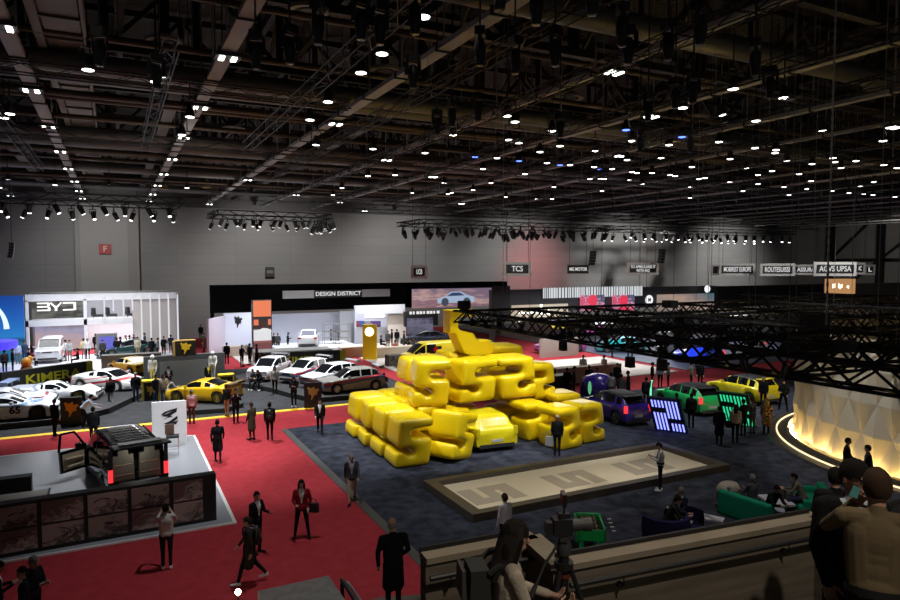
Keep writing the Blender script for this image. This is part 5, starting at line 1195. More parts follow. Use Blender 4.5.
# big blue screen and glowing canopy
BS = mat('blue_screen', (.01, .01, .012), .3); n, l, b_ = nodes_of(BS)
tc = n.new('ShaderNodeTexCoord'); sp_ = n.new('ShaderNodeSeparateXYZ'); l.new(tc.outputs['Object'], sp_.inputs[0])
mr = n.new('ShaderNodeMapRange'); mr.inputs[1].default_value = 0; mr.inputs[2].default_value = 5.2; l.new(sp_.outputs['Z'], mr.inputs[0])
rp = n.new('ShaderNodeValToRGB'); cr = rp.color_ramp; cr.elements[0].color = (.01, .16, .30, 1); cr.elements[1].color = (.005, .06, .34, 1)
for p_, c_ in ((.30, (.01, .14, .28, 1)), (.34, (.01, .05, .09, 1)), (.40, (.02, .22, .6, 1)), (.7, (.01, .12, .5, 1))): e = cr.elements.new(p_); e.color = c_
l.new(mr.outputs[0], rp.inputs[0]); l.new(rp.outputs[0], b_.inputs['Emission Color']); b_.inputs['Emission Strength'].default_value = .9; BS.cycles.emission_sampling = 'NONE'
XA = onY(24.5, 330, 63.5).x
scn = thing('video_screen', 'huge blue video screen showing a bright white arc over a dark horizon', 'screen', (XA - 9, 63.5, .12))
b = MB(); b.span((0, 0, 0), (9, .3, 5.4)); b.build('panel', BS, scn)
b = MB(); cx_, cz_, r_ = 4.7, 2.5, 3.3; arc = [(cx_ + (r_ - .0) * math.cos(R(a)), cz_ + r_ * math.sin(R(a))) for a in range(4, 80, 4)]; arc2 = [(cx_ + (r_ - .42 + a / 220) * math.cos(R(a)), cz_ + (r_ - .30 + a / 300) * math.sin(R(a))) for a in range(4, 80, 4)]
b.add([(x, -.01, z) for x, z in arc + arc2], [(i, i + 1, len(arc) + i + 1, len(arc) + i) for i in range(len(arc) - 1)]); b.build('arc', glow('arc_white', (.75, .9, 1), 1.1), scn)
b = MB(); o = G(4, 372); b.add([], []); b.lathe([(0, 1.75), (1.6, 1.75), (1.75, 1.95), (1.75, 2.35), (0, 2.4)], n=24); cp = thing('canopy', 'round blue and violet glowing canopy in front of the blue screen', 'canopy', (o.x - .8, o.y, .0)); b.build('roof', glow('canopy_blue', (.06, .04, .9), 1.2), cp)
b = MB(); b.cyl((0, 0, 0), (0, 0, 1.8), .12, n=10); b.build('post', WHITE, cp)
o = G(103, 360, .12); kk = thing('kiosk', 'small blue-lit information kiosk on the white floor', 'kiosk', (o.x + .3, o.y + 1.2, .12)); b = MB(); b.box((0, 0, 1.05), (1.6, .5, 2.1)); b.build('body', GREY, kk); b = MB(); b.box((0, -.26, 1.3), (1.1, .03, 1.1)); b.build('screen', glow('kiosk_blue', (.12, .12, .6), 1.0), kk)
# low counters in front of it
b = MB(); a, c = G(113, 374), G(152, 369); b.box(((a.x + c.x) / 2, (a.y + c.y) / 2 + 2.0, .55), (4.2, .9, 1.1), -.05); tag(b.build('counter', mat('counter_grey', (.16, .155, .14), .6)), 'long grey counter before the dark green car', 'counter')
b = MB(); b.box((-7.2, 52.2, .3), (6.5, 2.4, .6), .02); tag(b.build('platform', mat('counter_dark', (.05, .05, .055), .5)), 'low dark stone-like platform behind the yellow lettering wall', 'platform')
b = MB(); o = G(26, 376); 
hv = thing('display_sculpture', 'orange rounded object standing behind the dark wall with yellow letters', 'sculpture', (o.x, o.y + .5, .0)); b.ell((0, 0, .9), (.36, .36, .4), 14, 10); b.ell((.2, .1, 1.15), (.22, .2, .25), 12, 8); b.build('head', mat('orange_gloss', (.75, .33, .03), .4), hv); b = MB(); b.lathe([(.5, 0), (.55, .1), (.3, .7), (0, .7)], n=16); b.build('base', mat('orange_dark', (.25, .1, .02), .5), hv)

# ------------------------------------------------------------------ rally stand walls
KW = mat('rally_wall', (.022, .024, .022), .7); YLET = mat('yellow_letters', (.62, .58, .02), .5)
def letter_wall(label, p, q, h, th, s, size, width, off, m=KW, ends=True):
    d = q - p; L_ = d.length; a = math.atan2(d.y, d.x); t = thing('partition_wall', label, 'wall', p, a)
    b = MB(); b.span((0, 0, 0), (L_, th, h)); b.build('panel', m, t)
    text(s, size, YLET, t, (off, -.02, h * .52), depth=.02, bold=.012, width=width)
    if ends:
        b = MB(); b.span((L_ - .45 if off < L_ * .6 else -.0, -.03, 0), (L_ if off < L_ * .6 else .12, -.0, h)); b.build('end_panel', YLET, t)
    return t
letter_wall('long dark wall with the yellow letters of a name behind the white race cars', G(2, 396), G(93, 381), 1.42, .3, 'KIMERA', .80, 3.6, 3.2)
letter_wall('short dark wall with yellow lettering behind the white rally cars', G(262, 371), G(346, 367), 1.35, .3, 'KIMERA', .70, 2.9, 3.1)
b = MB(); a = G(270, 366); b.box((a.x + 2.2, a.y + 1.8, .5), (6.2, 2.2, 1.0), -.1); tag(b.build('counter', mat('counter_grey', (.16, .155, .14), .6)), 'grey counter block under the white concept coupe', 'counter')
DW = mat('display_wall', (.06, .062, .063), .7); Y0 = 44.6
dw = thing('display_wall', 'dark grey display wall with a yellow horse emblem box on top', 'wall', (0, 0, 0))
b = MB(); x0_, x1_, zb_, zt_ = facade(b, 144, 355, 225, 400, Y0, .5, 0, 0); b.build('panel', DW, dw)
b = MB(); b.span((x0_ + .9, Y0 - .03, .3), (x1_ - .7, Y0, zt_ - .35)); b.build('inner_panel', mat('display_inner', (.15, .155, .15), .7), dw)
def blob(cx, cz, s, Y):
    pts = [(-.42, .42), (-.30, .50), (-.22, .38), (-.02, .42), (.1, .5), (.16, .30), (.42, .34), (.46, .2), (.3, .08), (.34, -.1), (.12, -.12), (.0, -.34), (-.08, -.5), (-.14, -.46), (-.1, -.2), (-.22, -.06), (-.36, -.04), (-.3, .1), (-.34, .26)]
    return [(cx + x * s, cz + z * s) for x, z in pts]
b = MB(); bx0, bx1, bzb, bzt = facade(b, 175, 341, 196, 355.5, Y0, .5, 0); b.build('emblem_box', BLACK, dw)
b = MB(); b.prism(blob((bx0 + bx1) / 2, (bzb + bzt) / 2, .75, Y0), .03, (0, Y0 - .02, 0)); b.build('emblem', mat('emblem_yellow', (.75, .48, .02), .5), dw)
b = MB(); b.span((bx0 - .12, Y0 - .02, bzb), (bx0, Y0 + .5, bzt)); b.span((bx0, Y0 + .0, bzt), (bx1, Y0 + .5, bzt + .05)); b.build('box_trim', mat('trim_amber', (.5, .33, .1), .5), dw)
def stand_frame(label, px, py):
    o = G(px, py); t = thing('display_stand', label, 'stand', (o.x, o.y, 0), 0); b = MB()
    for x in (-.42, .42): b.span((x - .05, -.35, 0), (x + .05, .35, 1.15))
    b.span((-.47, -.35, 1.1), (.47, .35, 1.2)); b.build('frame', mat('stand_yellow', (.68, .52, .02), .5), t); b = MB(); b.span((-.37, -.28, .02), (.37, .3, 1.08)); b.build('box', BLACK, t)
    b = MB(); b.prism(blob(0, .6, .6, 0), .02, (0, -.30, 0)); b.build('emblem', mat('emblem_yellow', (.75, .48, .02), .5), t); return o
so = stand_frame('yellow display stand by the white rally coupe, at the end of the grey wall', 151, 400)
s1 = stand_frame('yellow open display stand behind the tail of the yellow coupe', 226, 393)
SUIT = (.66, .66, .66)
person('mannequin in white racing suit and helmet beside the people in navy and grey', (so.x + .15, so.y + .5, 1.2 - .35), -1.8, 'stand', SUIT, SUIT, 'helmet', 'w', shoe=SUIT, cat='mannequin', name='mannequin', skin=(.5, .45, .4))
b = MB(); b.span((so.x - .2, so.y + .25, 0), (so.x + .5, so.y + .8, .85)); tag(b.build('pedestal', BLACK), 'black pedestal under the white racing suit near the white rally coupe', 'pedestal')
o = G(214, 392); person('mannequin in white racing suit and helmet behind the yellow open stand', (o.x, o.y + .3, .8), -1.9, 'stand_b', SUIT, SUIT, 'helmet', 'w', shoe=SUIT, cat='mannequin', name='mannequin', skin=(.5, .45, .4))
b = MB(); b.span((o.x - .35, o.y + .0, 0), (o.x + .35, o.y + .6, .8)); tag(b.build('pedestal', BLACK), 'black pedestal under the white racing suit near the yellow open stand', 'pedestal')
o = G(193, 387); person('mannequin in a pale denim jacket and jeans before the grey display wall', (o.x, o.y, .15), -2.0, 'stand', (.24, .36, .58), JE, None, 'k', shirt=WH, cat='mannequin', name='mannequin', skin=(.05, .05, .06))
b = MB(); b.span((o.x - .3, o.y - .3, 0), (o.x + .3, o.y + .3, .15)); tag(b.build('pedestal', BLACK), 'low black plinth under the denim jacket mannequin', 'pedestal')
def totem(label, px, py, m):
    o = G(px, py); t = thing('info_board', label, 'sign', (o.x, o.y, 0), -.25); b = MB(); b.span((-.48, -.08, 0), (.48, .08, 1.45)); b.build('panel', BLACK, t)
    b = MB(); b.prism(blob(0, .85, .75, 0), .02, (0, -.09, 0)); b.build('emblem', m, t)
totem('small black board with an orange emblem at the yellow edging beside the number 65 car', 72, 426, mat('emblem_orange', (.75, .25, .02), .5))
totem('small black board with a brown emblem at the nose of the silver rally car', 313, 408, mat('emblem_brown', (.30, .18, .04), .5))

# ------------------------------------------------------------------ the pale platform with the black van
LP = mat('platform_pale', (.27, .28, .30), .3)
b = MB(); b.span((-12, 20.95, 0), (3.1, 32.6, .04)); tag(b.build('platform', [LP]), 'pale grey platform carrying the black van', 'platform')
b = MB(); b.span((-12, 20.86, 0), (3.2, 20.95, .05)); b.span((3.1, 20.95, 0), (3.2, 32.7, .05)); b.span((-12, 32.6, 0), (3.2, 32.7, .05)); tag(b.build('platform_edging', mat('white_edging', (.66, .64, .6), .5)), 'thin white edging around the pale platform', 'edging')
pw = thing('picture_wall', 'low black wall covered with interior photographs along the pale platform', 'wall', (2.66, 21.7, .04), math.pi + .035)
PWL = 15.0; b = MB(); b.span((0, 0, 0), (PWL, .35, 1.47)); b.build('panel', mat('picture_wall_black', (.006, .006, .006), .6), pw)
pal = [[(.14, .10, .085), (.30, .23, .20), (.03, .022, .02)], [(.26, .2, .17), (.10, .06, .05), (.36, .29, .26)], [(.07, .055, .05), (.22, .17, .14), (.02, .015, .015)]]
for i in range(8):
    for j in range(2):
        x0 = 1.36 + (i - 1) * 1.13; pm = pal[(i + j) % 3]; kk_ = i * 2 + j
        if i == 0: x0 = .40
        w_ = 1.02 if i else .84
        b = MB(); b.span((x0 + (.0 if i else 0), .35, .12 + j * .66), (x0 + w_, .37, .72 + j * .66)); mm = ramp_mat('photo_print_%d' % kk_, [(0, pm[0]), (.42, pm[1]), (.5, pm[2]), (.6, pm[0]), (.72, pm[1])], (.25, 0, .35), .5, .8, 3.0 + .4 * kk_, 0, False, gen=True)
        f = b.build('photo_print', mm, pw)
        b = MB(); rng = random.Random(kk_)
        if i == 0:
            b.lathe([(.13, 0), (.16, 0), (.16, .012), (.13, .012)], n=20)
            for a in range(5): b.bar((0, 0, .006), (.14 * math.cos(a * 1.257), .14 * math.sin(a * 1.257), .006), .03, .01)
            b.v = [(x0 + .35 + x, .37 + z, .42 + j * .66 + y) for x, y, z in b.v]; b.build('wheel_picture', mat('print_pale', (.22, .2, .19), .5), f)
        else:
            zb0 = .12 + j * .66
            for _ in range(3):
                r_ = rng.uniform(.12, .34); cx0, cz0 = x0 + rng.uniform(.36, w_ - .36), zb0 + .3; a0_ = rng.uniform(0, 3); w2 = rng.uniform(.02, .06)
                pts = [(cx0 + r_ * math.cos(a0_ + t_ * .25), cz0 + .62 * r_ * math.sin(a0_ + t_ * .25)) for t_ in range(9)]; q_ = [(x + (cx0 - x) * w2 / r_, z + (cz0 - z) * w2 / r_) for x, z in pts]
                b.add([(x, .374, z) for x, z in pts + q_], [(k_, k_ + 1, 9 + k_ + 1, 9 + k_) for k_ in range(8)], rng.choice((0, 0, 1)))
            b.build('printed_shapes', [mat('print_dark', (.02, .014, .013), .5), mat('print_tan', (.24, .18, .14), .5)], f)
wp = thing('display_sign', 'tall white panel with a black brush-like emblem beside the black van', 'sign', (G(170, 445).x, G(170, 445).y, .04), -.13); wp.scale = (.77, .8, 1.04)
b = MB(); b.span((-.92, -.09, 0), (.92, .09, 1.85)); b.build('panel', mat('panel_white', (.82, .82, .82), .5), wp)
b = MB()
for pts in ([(-.45, 1.30), (-.25, 1.42), (.1, 1.50), (.48, 1.56), (.3, 1.46), (-.05, 1.40), (-.3, 1.30)], [(-.4, 1.26), (-.1, 1.34), (.42, 1.52), (.40, 1.40), (.05, 1.24), (.2, 1.20), (-.1, 1.16), (-.34, 1.06), (-.05, 1.22), (-.22, 1.22)], [(-.3, .92), (.0, 1.0), (.42, 1.22), (.46, 1.1), (.2, .96), (.48, 1.02), (.36, .86), (.05, .84)]): b.prism(pts, .012, (0, -.096, 0))
b.build('emblem', BLACK, wp)
o = G(173, 455, .04); st = thing('bar_stool', 'high chair with black seat and brown back beside the black van', 'chair', (o.x, o.y, .04), -.1)
b = MB(); b.box((0, 0, .80), (.50, .46, .08)); b.build('seat', BLACK, st); b = MB(); b.box((-.12, .2, 1.06), (.36, .06, .42)); b.build('backrest', mat('brown_leather', (.17, .10, .07), .6), st)
for x in (-.22, .22):
    for y in (-.2, .2): b = MB(); b.cyl((x, y, 0), (x, y, .78), .016, n=8); b.build('leg', CHROME, st)
b = MB(); b.bar((-.22, -.2, .3), (.22, -.2, .3), .02); b.bar((-.22, .2, .3), (.22, .2, .3), .02); b.build('footrest', CHROME, st)
o = G(12, 493, .2); ct = thing('reception_counter', 'grey-topped counter block behind the picture wall of the pale platform', 'counter', (-3.2, 24.2, .04), .0)
b = MB(); b.span((-2.5, -1.5, 0), (1.2, 0.1, .78)); b.build('body', mat('counter_side', (.30, .29, .28), .6), ct); b = MB(); b.span((-2.5, -1.52, .78), (1.22, .12, .82)); b.build('worktop', mat('counter_top', (.22, .205, .185), .5), ct); b = MB(); b.bar((-.45, -1.5, .83), (-.45, .1, .83), .02); b.bar((1.2, -1.5, .83), (1.2, .1, .83), .06, .03); b.build('trim', BLACK, ct)
b = MB(); b.span((-6.2, 24.8, .04), (-2.55, 25.2, 1.20)); tag(b.build('partition', BLACK), 'black upright partition behind the grey-topped counter', 'partition')

# ------------------------------------------------------------------ design booths at the rear
YD = 67.0
b = MB(); x0_, x1_, zb_, zt_ = facade(b, 211, 284, 415, 312, YD, 1.0, 0, 3.35); x1_ = onY(500, 300, YD).x; b.span((x1_ - 12, YD, 3.3), (x1_ + 1, YD + 1, zt_)); b.span((x0_, YD + .2, 0), (x0_ + .3, YD + .8, 4)); b.span((x1_, YD + .2, 0), (x1_ + .3, YD + .8, 4)); FASC = mat('fascia_black', (.006, .006, .007), .95); FASC.node_tree.nodes['Principled BSDF'].inputs['Specular IOR Level'].default_value = .05; fb = tag(b.build('fascia', FASC), 'long black fascia over the white design booths', 'fascia')
db = thing('sign_board', 'long pale grey strip sign with white capitals on the black fascia', 'sign', (0, 0, 0))
b = MB(); bx0, bx1, bzb, bzt = facade(b, 283, 290, 390, 297.5, YD - .3, .3); b.build('panel', mat('sign_grey', (.75, .75, .78), .5), db)
xa, xb = onY(314, 293, YD - .3).x, onY(362, 293, YD - .3).x; b = MB(); b.span((xa, YD - .34, bzb), (xb, YD - .3, bzt)); b.build('text_field', mat('sign_dark', (.05, .05, .055), .6), db)
text('DESIGN DISTRICT', .6, glow('sign_text', (1, 1, 1), .8), db, ((xa + xb) / 2, YD - .36, (bzb + bzt) / 2), depth=.01, bold=.006, width=(xb - xa) * .94)
BW = mat('booth_white', (.64, .66, .76), .6); BWB = mat('booth_beige', (.60, .55, .50), .6)
def booth(label, parts):
    t = thing('exhibition_booth', label, 'booth', (0, 0, 0))
    for nm, (x0, y0, x1, y1, Y, dep, base), m in parts: b = MB(); facade(b, x0, y0, x1, y1, Y, dep, 0, base); b.build(nm, m, t)
    return t
bt = booth('white booth wall with a small black horse emblem', [('panel', (224, 313, 252, 345, 62, .3, .06), BW)])
p = onY(224, 330, 62); q = G(213, 365); b = MB(); d = Vector((p.x, p.y, 0)) - Vector((q.x, q.y + 3, 0)); b.box(((p.x + q.x) / 2, (p.y + q.y + 3) / 2, 1.75), (d.length, .2, 3.4), math.atan2(d.y, d.x)); b.build('side_panel', mat('booth_pinkish', (.55, .48, .54), .6), bt)
o = onY(238, 322, 62); b = MB(); b.prism([(x * .9 + o.x, z * 1.25 + o.z) for x, z in blob(0, 0, .9, 0)], .03, (0, 61.96, 0)); b.build('emblem', BLACK, bt)
tt = thing('screen_tower', 'tall screen tower showing an orange image above a white car', 'screen', (0, 0, 0)); YT = 58.5
b = MB(); tx0, tx1, tzb, tzt = facade(b, 252.5, 300, 272, 350, YT, .5, 0, .06); b.build('casing', CHARCOAL, tt)
tw_ = tx1 - tx0; b = MB(); b.span((tx0 + .08, YT - .03, .4), (tx1 - .08, YT, tzt - .05))
b.build('screen', ramp_mat('tower_picture', [(0, (.18, .06, .06)), (.18, (.30, .10, .10)), (.22, (.75, .75, .78)), (.42, (.55, .5, .5)), (.44, (.06, .03, .03)), (.60, (.03, .028, .03)), (.68, (.85, .22, .10)), (.95, (.85, .22, .10))], (0, 0, 1), .4, 0, 3, 1.0, True, scale=1 / (tzt - .4), off=-.4 / (tzt - .4)), tt)
b = MB(); xc = (tx0 + tx1) / 2; zc = tzt * .45; b.prism([(-.75, -.1), (-.7, .05), (-.3, .12), (0, .28), (.4, .26), (.75, .08), (.78, -.1)], .02, (xc, YT - .045, zc)); b.build('car_picture', glow('picture_white', (.85, .85, .88), .9), tt)
b = MB(); b.span((tx0 + .1, YT - .05, tzt * .56), (tx0 + .5, YT - .03, tzt * .66)); b.span((tx1 - .35, YT - .05, tzt * .56), (tx1 - .1, YT - .03, tzt * .66)); b.build('orange_squares', glow('picture_orange', (.85, .2, .09), .9), tt)
b2 = booth('wide open white booth with pale blue light and a concept coupe', [('rear_panel', (272, 313, 345, 348, 66, .3, .06), BW), ('side_panel', (340, 311, 356, 350, 64.5, .3, .06), mat('booth_grey', (.40, .41, .44), .6))])
b = MB(); o0, o1 = onY(272, 346, 60.5), onY(335, 346, 60.5); b.span((o0.x, 57.0, .06), (o1.x + 1.4, 62.5, .62)); tag(b.build('platform', mat('platform_white', (.7, .7, .72), .4)), 'white ramp platform under the white concept coupe', 'platform')
for o_ in bpy.data.objects:
    if o_.get('label', '').startswith('white concept coupe'): o_.location = (onY(310, 340, 60).x, 60.4, .62); o_.rotation_euler.z = R(72)
b3 = booth('slanted white booth with a pale screen and beige side', [('panel', (355, 312, 388, 350, 63.5, .3, .06), BW), ('side_panel', (388, 314, 406, 352, 62.5, .3, .06), BWB), ('fascia', (355, 305, 405, 314, 62, .3, None), mat('booth_top', (.52, .53, .58), .5))])
b = MB(); o = onY(375, 316, 63.4); b.span((o.x - 1, 63.38, o.z - .12), (o.x + 1, 63.5, o.z + .12)); b.build('light_strip', LEDW, b3)
b = MB()
for i, px in enumerate((359, 363, 367, 371, 375, 379)):
    o = onY(px, 324, 63.3); b.span((o.x - .22, 63.36, o.z - .3), (o.x + .22, 63.5, o.z + .3))
b.build('swatches', ramp_mat('swatch_colours', [(0, (.3, .05, .05)), (.3, (.05, .1, .3)), (.5, (.3, .3, .32)), (.7, (.1, .05, .2))], (.8, 0, .1), .5, .3, 4, 0, gen=True), b3)
for i, (px, lb) in enumerate(((331, 'metal display rack beside the white concept coupe'), (342, 'taller metal display rack beside the beige bench'))):
    o = G(px, 350); t = thing('display_rack', lb, 'rack', (o.x, o.y, .06))
    b = MB()
    for x in (-.7, .7):
        for y in (-.3, .3): b.bar((x, y, 0), (x, y, 2.5), .05)
    b.build('frame', ALU, t)
    for z in (.5, 1.1, 1.7, 2.4): b = MB(); b.box((0, 0, z), (1.4, .6, .04)); b.build('shelf', ALU, t)
def bench(label, px, py, w, m, z=.06):
    o = G(px, py); b = MB(); b.box((o.x, o.y, z + .42), (w, .9, .84)); tag(b.build('counter', m), label, 'counter')
bench('beige counter in the booth with the horse emblem', 236, 356, 2.2, mat('counter_beige', (.42, .36, .29), .6))
bench('beige planter box beside the display racks', 351, 357, 2.0, mat('counter_beige', (.42, .36, .29), .6))
bench('long beige bench in the lounge behind the yellow pylon', 390, 357, 4.5, mat('counter_sand', (.48, .40, .31), .6))
bench('dark patterned stone block in front of the yellow van', 394, 366, 1.2, noisy('stone_block', (.05, .05, .05), (.25, .23, .2), 5))
py_ = thing('pylon', 'tall yellow pylon with a glowing white round emblem', 'pylon', (G(370, 360).x, G(370, 360).y, .06), AZ - math.pi / 2 - .05)
b = MB(); b.span((-.58, -.2, 0), (.58, .2, 2.95)); b.build('body', mat('pylon_yellow', (.85, .56, .01), .4, emit=(.85, .5, .01), es=.12), py_)
b = MB(); b.lathe([(0, 0), (.33, 0), (.36, .03), (0, .05)], n=24); b.v = [(x, -.2 - z, y + 2.35) for x, y, z in b.v]; b.build('emblem', glow('emblem_glow', (1, .93, .7), 4), py_)
# black booth with pictures and the big video wall
b4 = booth('black booth with a dusk picture and a lit white name strip', [('panel', (405, 311, 438, 345, 61, .4, 1.8), BLACK), ('post', (430, 330, 438, 352, 61.2, .3, .06), CHARCOAL)])
b = MB(); facade(b, 407, 318, 433, 334, 60.95, .04); b.build('picture', ramp_mat('dusk_picture', [(0, (.03, .03, .05)), (.4, (.10, .10, .15)), (.55, (.16, .15, .22)), (.7, (.04, .04, .07))], (.1, 0, .3), .4, 0.6, 4, 0.9, False, gen=True), b4)
o = onY(425, 312.5, 60.8)
b = MB(); 
for i in range(9): b.span((o.x - 1.7 + i * .38, 60.8, o.z - .14), (o.x - 1.7 + i * .38 + (.26, .18, .3)[i % 3], 60.84, o.z + .14))
b.build('name_strip', glow('sign_text', (1, 1, 1), .8), b4)
vw = thing('video_wall', 'large video wall showing a pale blue car among brown colours', 'screen', (0, 0, 0))
YV = 61.0; b = MB(); vx0, vx1, vzb, vzt = facade(b, 413, 288.5, 491.5, 307, YV, .3); b.build('screen', ramp_mat('video_brown', [(0, (.10, .06, .07)), (.35, (.35, .2, .2)), (.5, (.22, .12, .16)), (.6, (.5, .32, .3)), (.75, (.2, .14, .2))], (.15, 0, .35), .4, 0.75, 5, 0.9, False, gen=True), vw)
cxv = onY(456, 298, YV).x; czv = (vzb + vzt) / 2
b = MB(); b.prism([(-2.1, -.55), (-2.2, -.1), (-1.3, .15), (-.6, .62), (.5, .66), (1.3, .25), (2.1, .1), (2.2, -.5)], .03, (cxv, YV - .02, czv)); b.build('car_picture', glow('picture_car_blue', (.38, .48, .66), .9), vw)
b = MB(); b.prism([(-1.1, .18), (-.5, .52), (.4, .55), (1.0, .22)], .02, (cxv, YV - .045, czv)); b.build('window_picture', glow('picture_navy', (.05, .08, .2), .6), vw)
for s in (-1.3, 1.25): b = MB(); b.lathe([(0, 0), (.42, 0), (.42, .02), (0, .02)], n=18); b.v = [(cxv + s + x, YV - .04 - z, czv - .42 + y) for x, y, z in b.v]; b.build('wheel_picture', glow('picture_dark', (.08, .1, .14), .6), vw)
# dark stand with pink screens
YM = 56.0; mg = thing('exhibition_stand', 'dark grey stand with pink screens, a striped light band and a round white emblem', 'stand', (0, 0, 0))
b = MB(); mx0, mx1, mzb, mzt = facade(b, 492, 288, 716, 318, YM + .2, .6, 0, 3.2); b.span((mx0, YM + .3, 0), (mx0 + .4, YM + .7, 3.3)); b.span((mx1 - .4, YM + .3, 0), (mx1, YM + .7, 3.3)); b.build('panel', mat('stand_charcoal', (.032, .033, .038), .5), mg)
b = MB(); facade(b, 492, 286, 510, 318, YM + .1, .1, 0, 3.0); b.build('dark_end', BLACK, mg)
b = MB(); bx0, bx1, bzb, bzt = facade(b, 543, 287, 643, 297, YM, .12); b.build('band', CHARCOAL, mg)
b = MB()
x = bx0
rng = random.Random(2)
while x < bx1 - .1:
    w_ = rng.choice((.10, .16, .24)); b.span((x, YM - .05, bzb), (x + w_, YM, bzt)); x += w_ + rng.choice((.1, .16))
b.build('light_stripes', glow('stripe_light', (.92, .96, 1), .7), mg)
PK_S = ramp_mat('pink_screen', [(0, (.08, .08, .14)), (.4, (.5, .2, .36)), (.5, (.62, .02, .07)), (.58, (.75, .35, .5)), (.66, (.10, .10, .18))], (.2, 0, .2), .4, 0.7, 6, 0.95, False, gen=True)
for x0, x1 in ((580.5, 604.5), (612.5, 634.5)):
    b = MB(); q = facade(b, x0, 295, x1, 310.5, YM - .1, .1); f = b.build('screen', PK_S, mg)
    b = MB(); cx_ = (q[0] + q[1]) / 2; b.ell((cx_, YM - .12, (q[2] + q[3]) / 2 + .25), (.62, .03, .62), 18, 10); b.span((cx_ - .35, YM - .14, q[2] + .05), (cx_ + .35, YM - .1, q[2] + .5)); b.build('figure_picture', glow('picture_red', (.75, .03, .08), 1.0), f)
o = onY(650, 300, YM); b = MB(); b.lathe([(0, 0), (.55, 0), (.55, .06), (0, .06)], n=24); b.v = [(o.x + x, YM + .15 - z, o.z + y) for x, y, z in b.v]; e_ = b.build('emblem', glow('emblem_white', (.95, .97, 1), 1.0), mg); text('M', .55, CHARCOAL, e_, (o.x, YM + .07, o.z), depth=.01, bold=.02)
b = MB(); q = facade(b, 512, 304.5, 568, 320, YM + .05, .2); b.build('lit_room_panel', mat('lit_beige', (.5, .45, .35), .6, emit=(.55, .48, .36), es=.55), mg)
b = MB(); b.span((q[0] + .8, YM - .02, q[2] + .75), (q[0] + 4, YM + .02, q[2] + .85)); b.span((q[0] + 3.4, YM - .02, q[2] + .3), (q[0] + 3.6, YM + .02, q[3])); b.span((q[0] + 4.0, YM - .04, q[2] + .55), (q[0] + 4.5, YM, q[2] + 1.0)); b.build('light_strip', LEDW, mg)
b = MB(); q = facade(b, 658, 294, 714, 310, YM - .2, .2); b.build('picture', ramp_mat('sand_picture', [(0, (.22, .15, .13)), (.35, (.42, .33, .30)), (.5, (.55, .38, .3)), (.65, (.3, .24, .24)), (.8, (.1, .2, .24))], (.4, 0, .25), .4, 0.35, 4, 0.7, False, gen=True), mg)
ro = onY(707, 289, 55); rs = thing('round_sign', 'round white lit sign hanging in front of the dark rear fascia', 'sign', ro); b = MB(); b.lathe([(0, 0), (.42, 0), (.42, .1), (0, .1)], n=24); b.v = [(x, -z, y) for x, y, z in b.v]; b.build('panel', glow('emblem_white', (.95, .97, 1), 1.0), rs); b = MB(); b.bar((0, 0, .4), (0, 0, 19.5 - ro.z), .03); b.build('hanging_wire', BLACK, rs)
b = MB(); q = facade(b, 718, 284.5, 905, 320, 60, .8, 0, 2.5); tag(b.build('fascia', mat('far_black', (.009, .009, .010), .6)), 'black fascia along the far stands under the hanging name signs', 'fascia')
# bits of far stands seen through the trusses
fs = thing('exhibition_stand', 'bright white far stand glimpsed through the black trusses', 'stand', (0, 0, 0))
b = MB(); facade(b, 650, 322, 775, 352, 58, .3, 0, 0); b.build('panel', mat('far_stand_grey', (.26, .255, .26), .6), fs)
for i, (px, py, w_, h_) in enumerate(((612, 316, 3, .14), (640, 317, 2, .12), (672, 314, 3.2, .12), (722, 311, 4.5, .16), (742, 315, 4, .12), (700, 318, 4, .22), (735, 322, 3, .2), (665, 330, 1.6, .5), (730, 335, 1.8, .9), (605, 323, 2.6, .2), (770, 322, 2.5, .12), (590, 318, 3, .15), (545, 322, 2.4, .25), (525, 321, 2, .2), (690, 345, 2.5, .4))):
    o = onY(px, py, 57.6); b = MB(); b.span((o.x - w_ / 2, 57.6, o.z - h_ / 2), (o.x + w_ / 2, 57.7, o.z + h_ / 2)); b.build('light_strip', glow('far_strip', (.92, .96, 1), 1.3), fs)
for px, py, D_, c, nm in ((596, 330, 62, (.7, .06, .5), 'magenta lit strip panel behind the trusses'), (613, 343, 57, (.02, .45, .5), 'turquoise lit panel behind the trusses'), (697, 352, 51, (.02, .06, .9), 'blue lit panel behind the trusses'), (560, 325, 62, (.75, .6, .05), 'yellow lit panel behind the trusses')):
    o = onD(px, py, D_); t = thing('lit_display', nm, 'panel', (o.x, o.y, 0)); b = MB(); b.span((-.9, 0, o.z - .3), (.9, .15, o.z + .3)); b.build('panel', glow('panel_' + nm.split()[0], c, 1.0), t); b = MB(); b.span((-.06, .05, 0), (.06, .12, o.z)); b.build('post', BLACK, t)
b = MB(); a, c = G(543, 398), G(566, 396); b.span((a.x, a.y, .02), (c.x + .6, a.y + .8, 1.25)); tag(b.build('counter', BLACK), 'black bar counter behind the yellow inflatable', 'counter')
b = MB(); a = G(588, 384); b.box((a.x + .6, a.y + .9, .55), (5.5, .8, 1.1)); tag(b.build('counter', mat('counter_beige', (.42, .36, .29), .6)), 'beige counter with staff behind the crowd', 'counter')
b = MB(); a = onY(545, 352, 47); b.box((a.x + 1.5, 47, .8), (4, .3, 1.6)); tag(b.build('partition', mat('counter_pale', (.36, .32, .28), .6)), 'pale beige partition beyond the black trusses', 'partition')

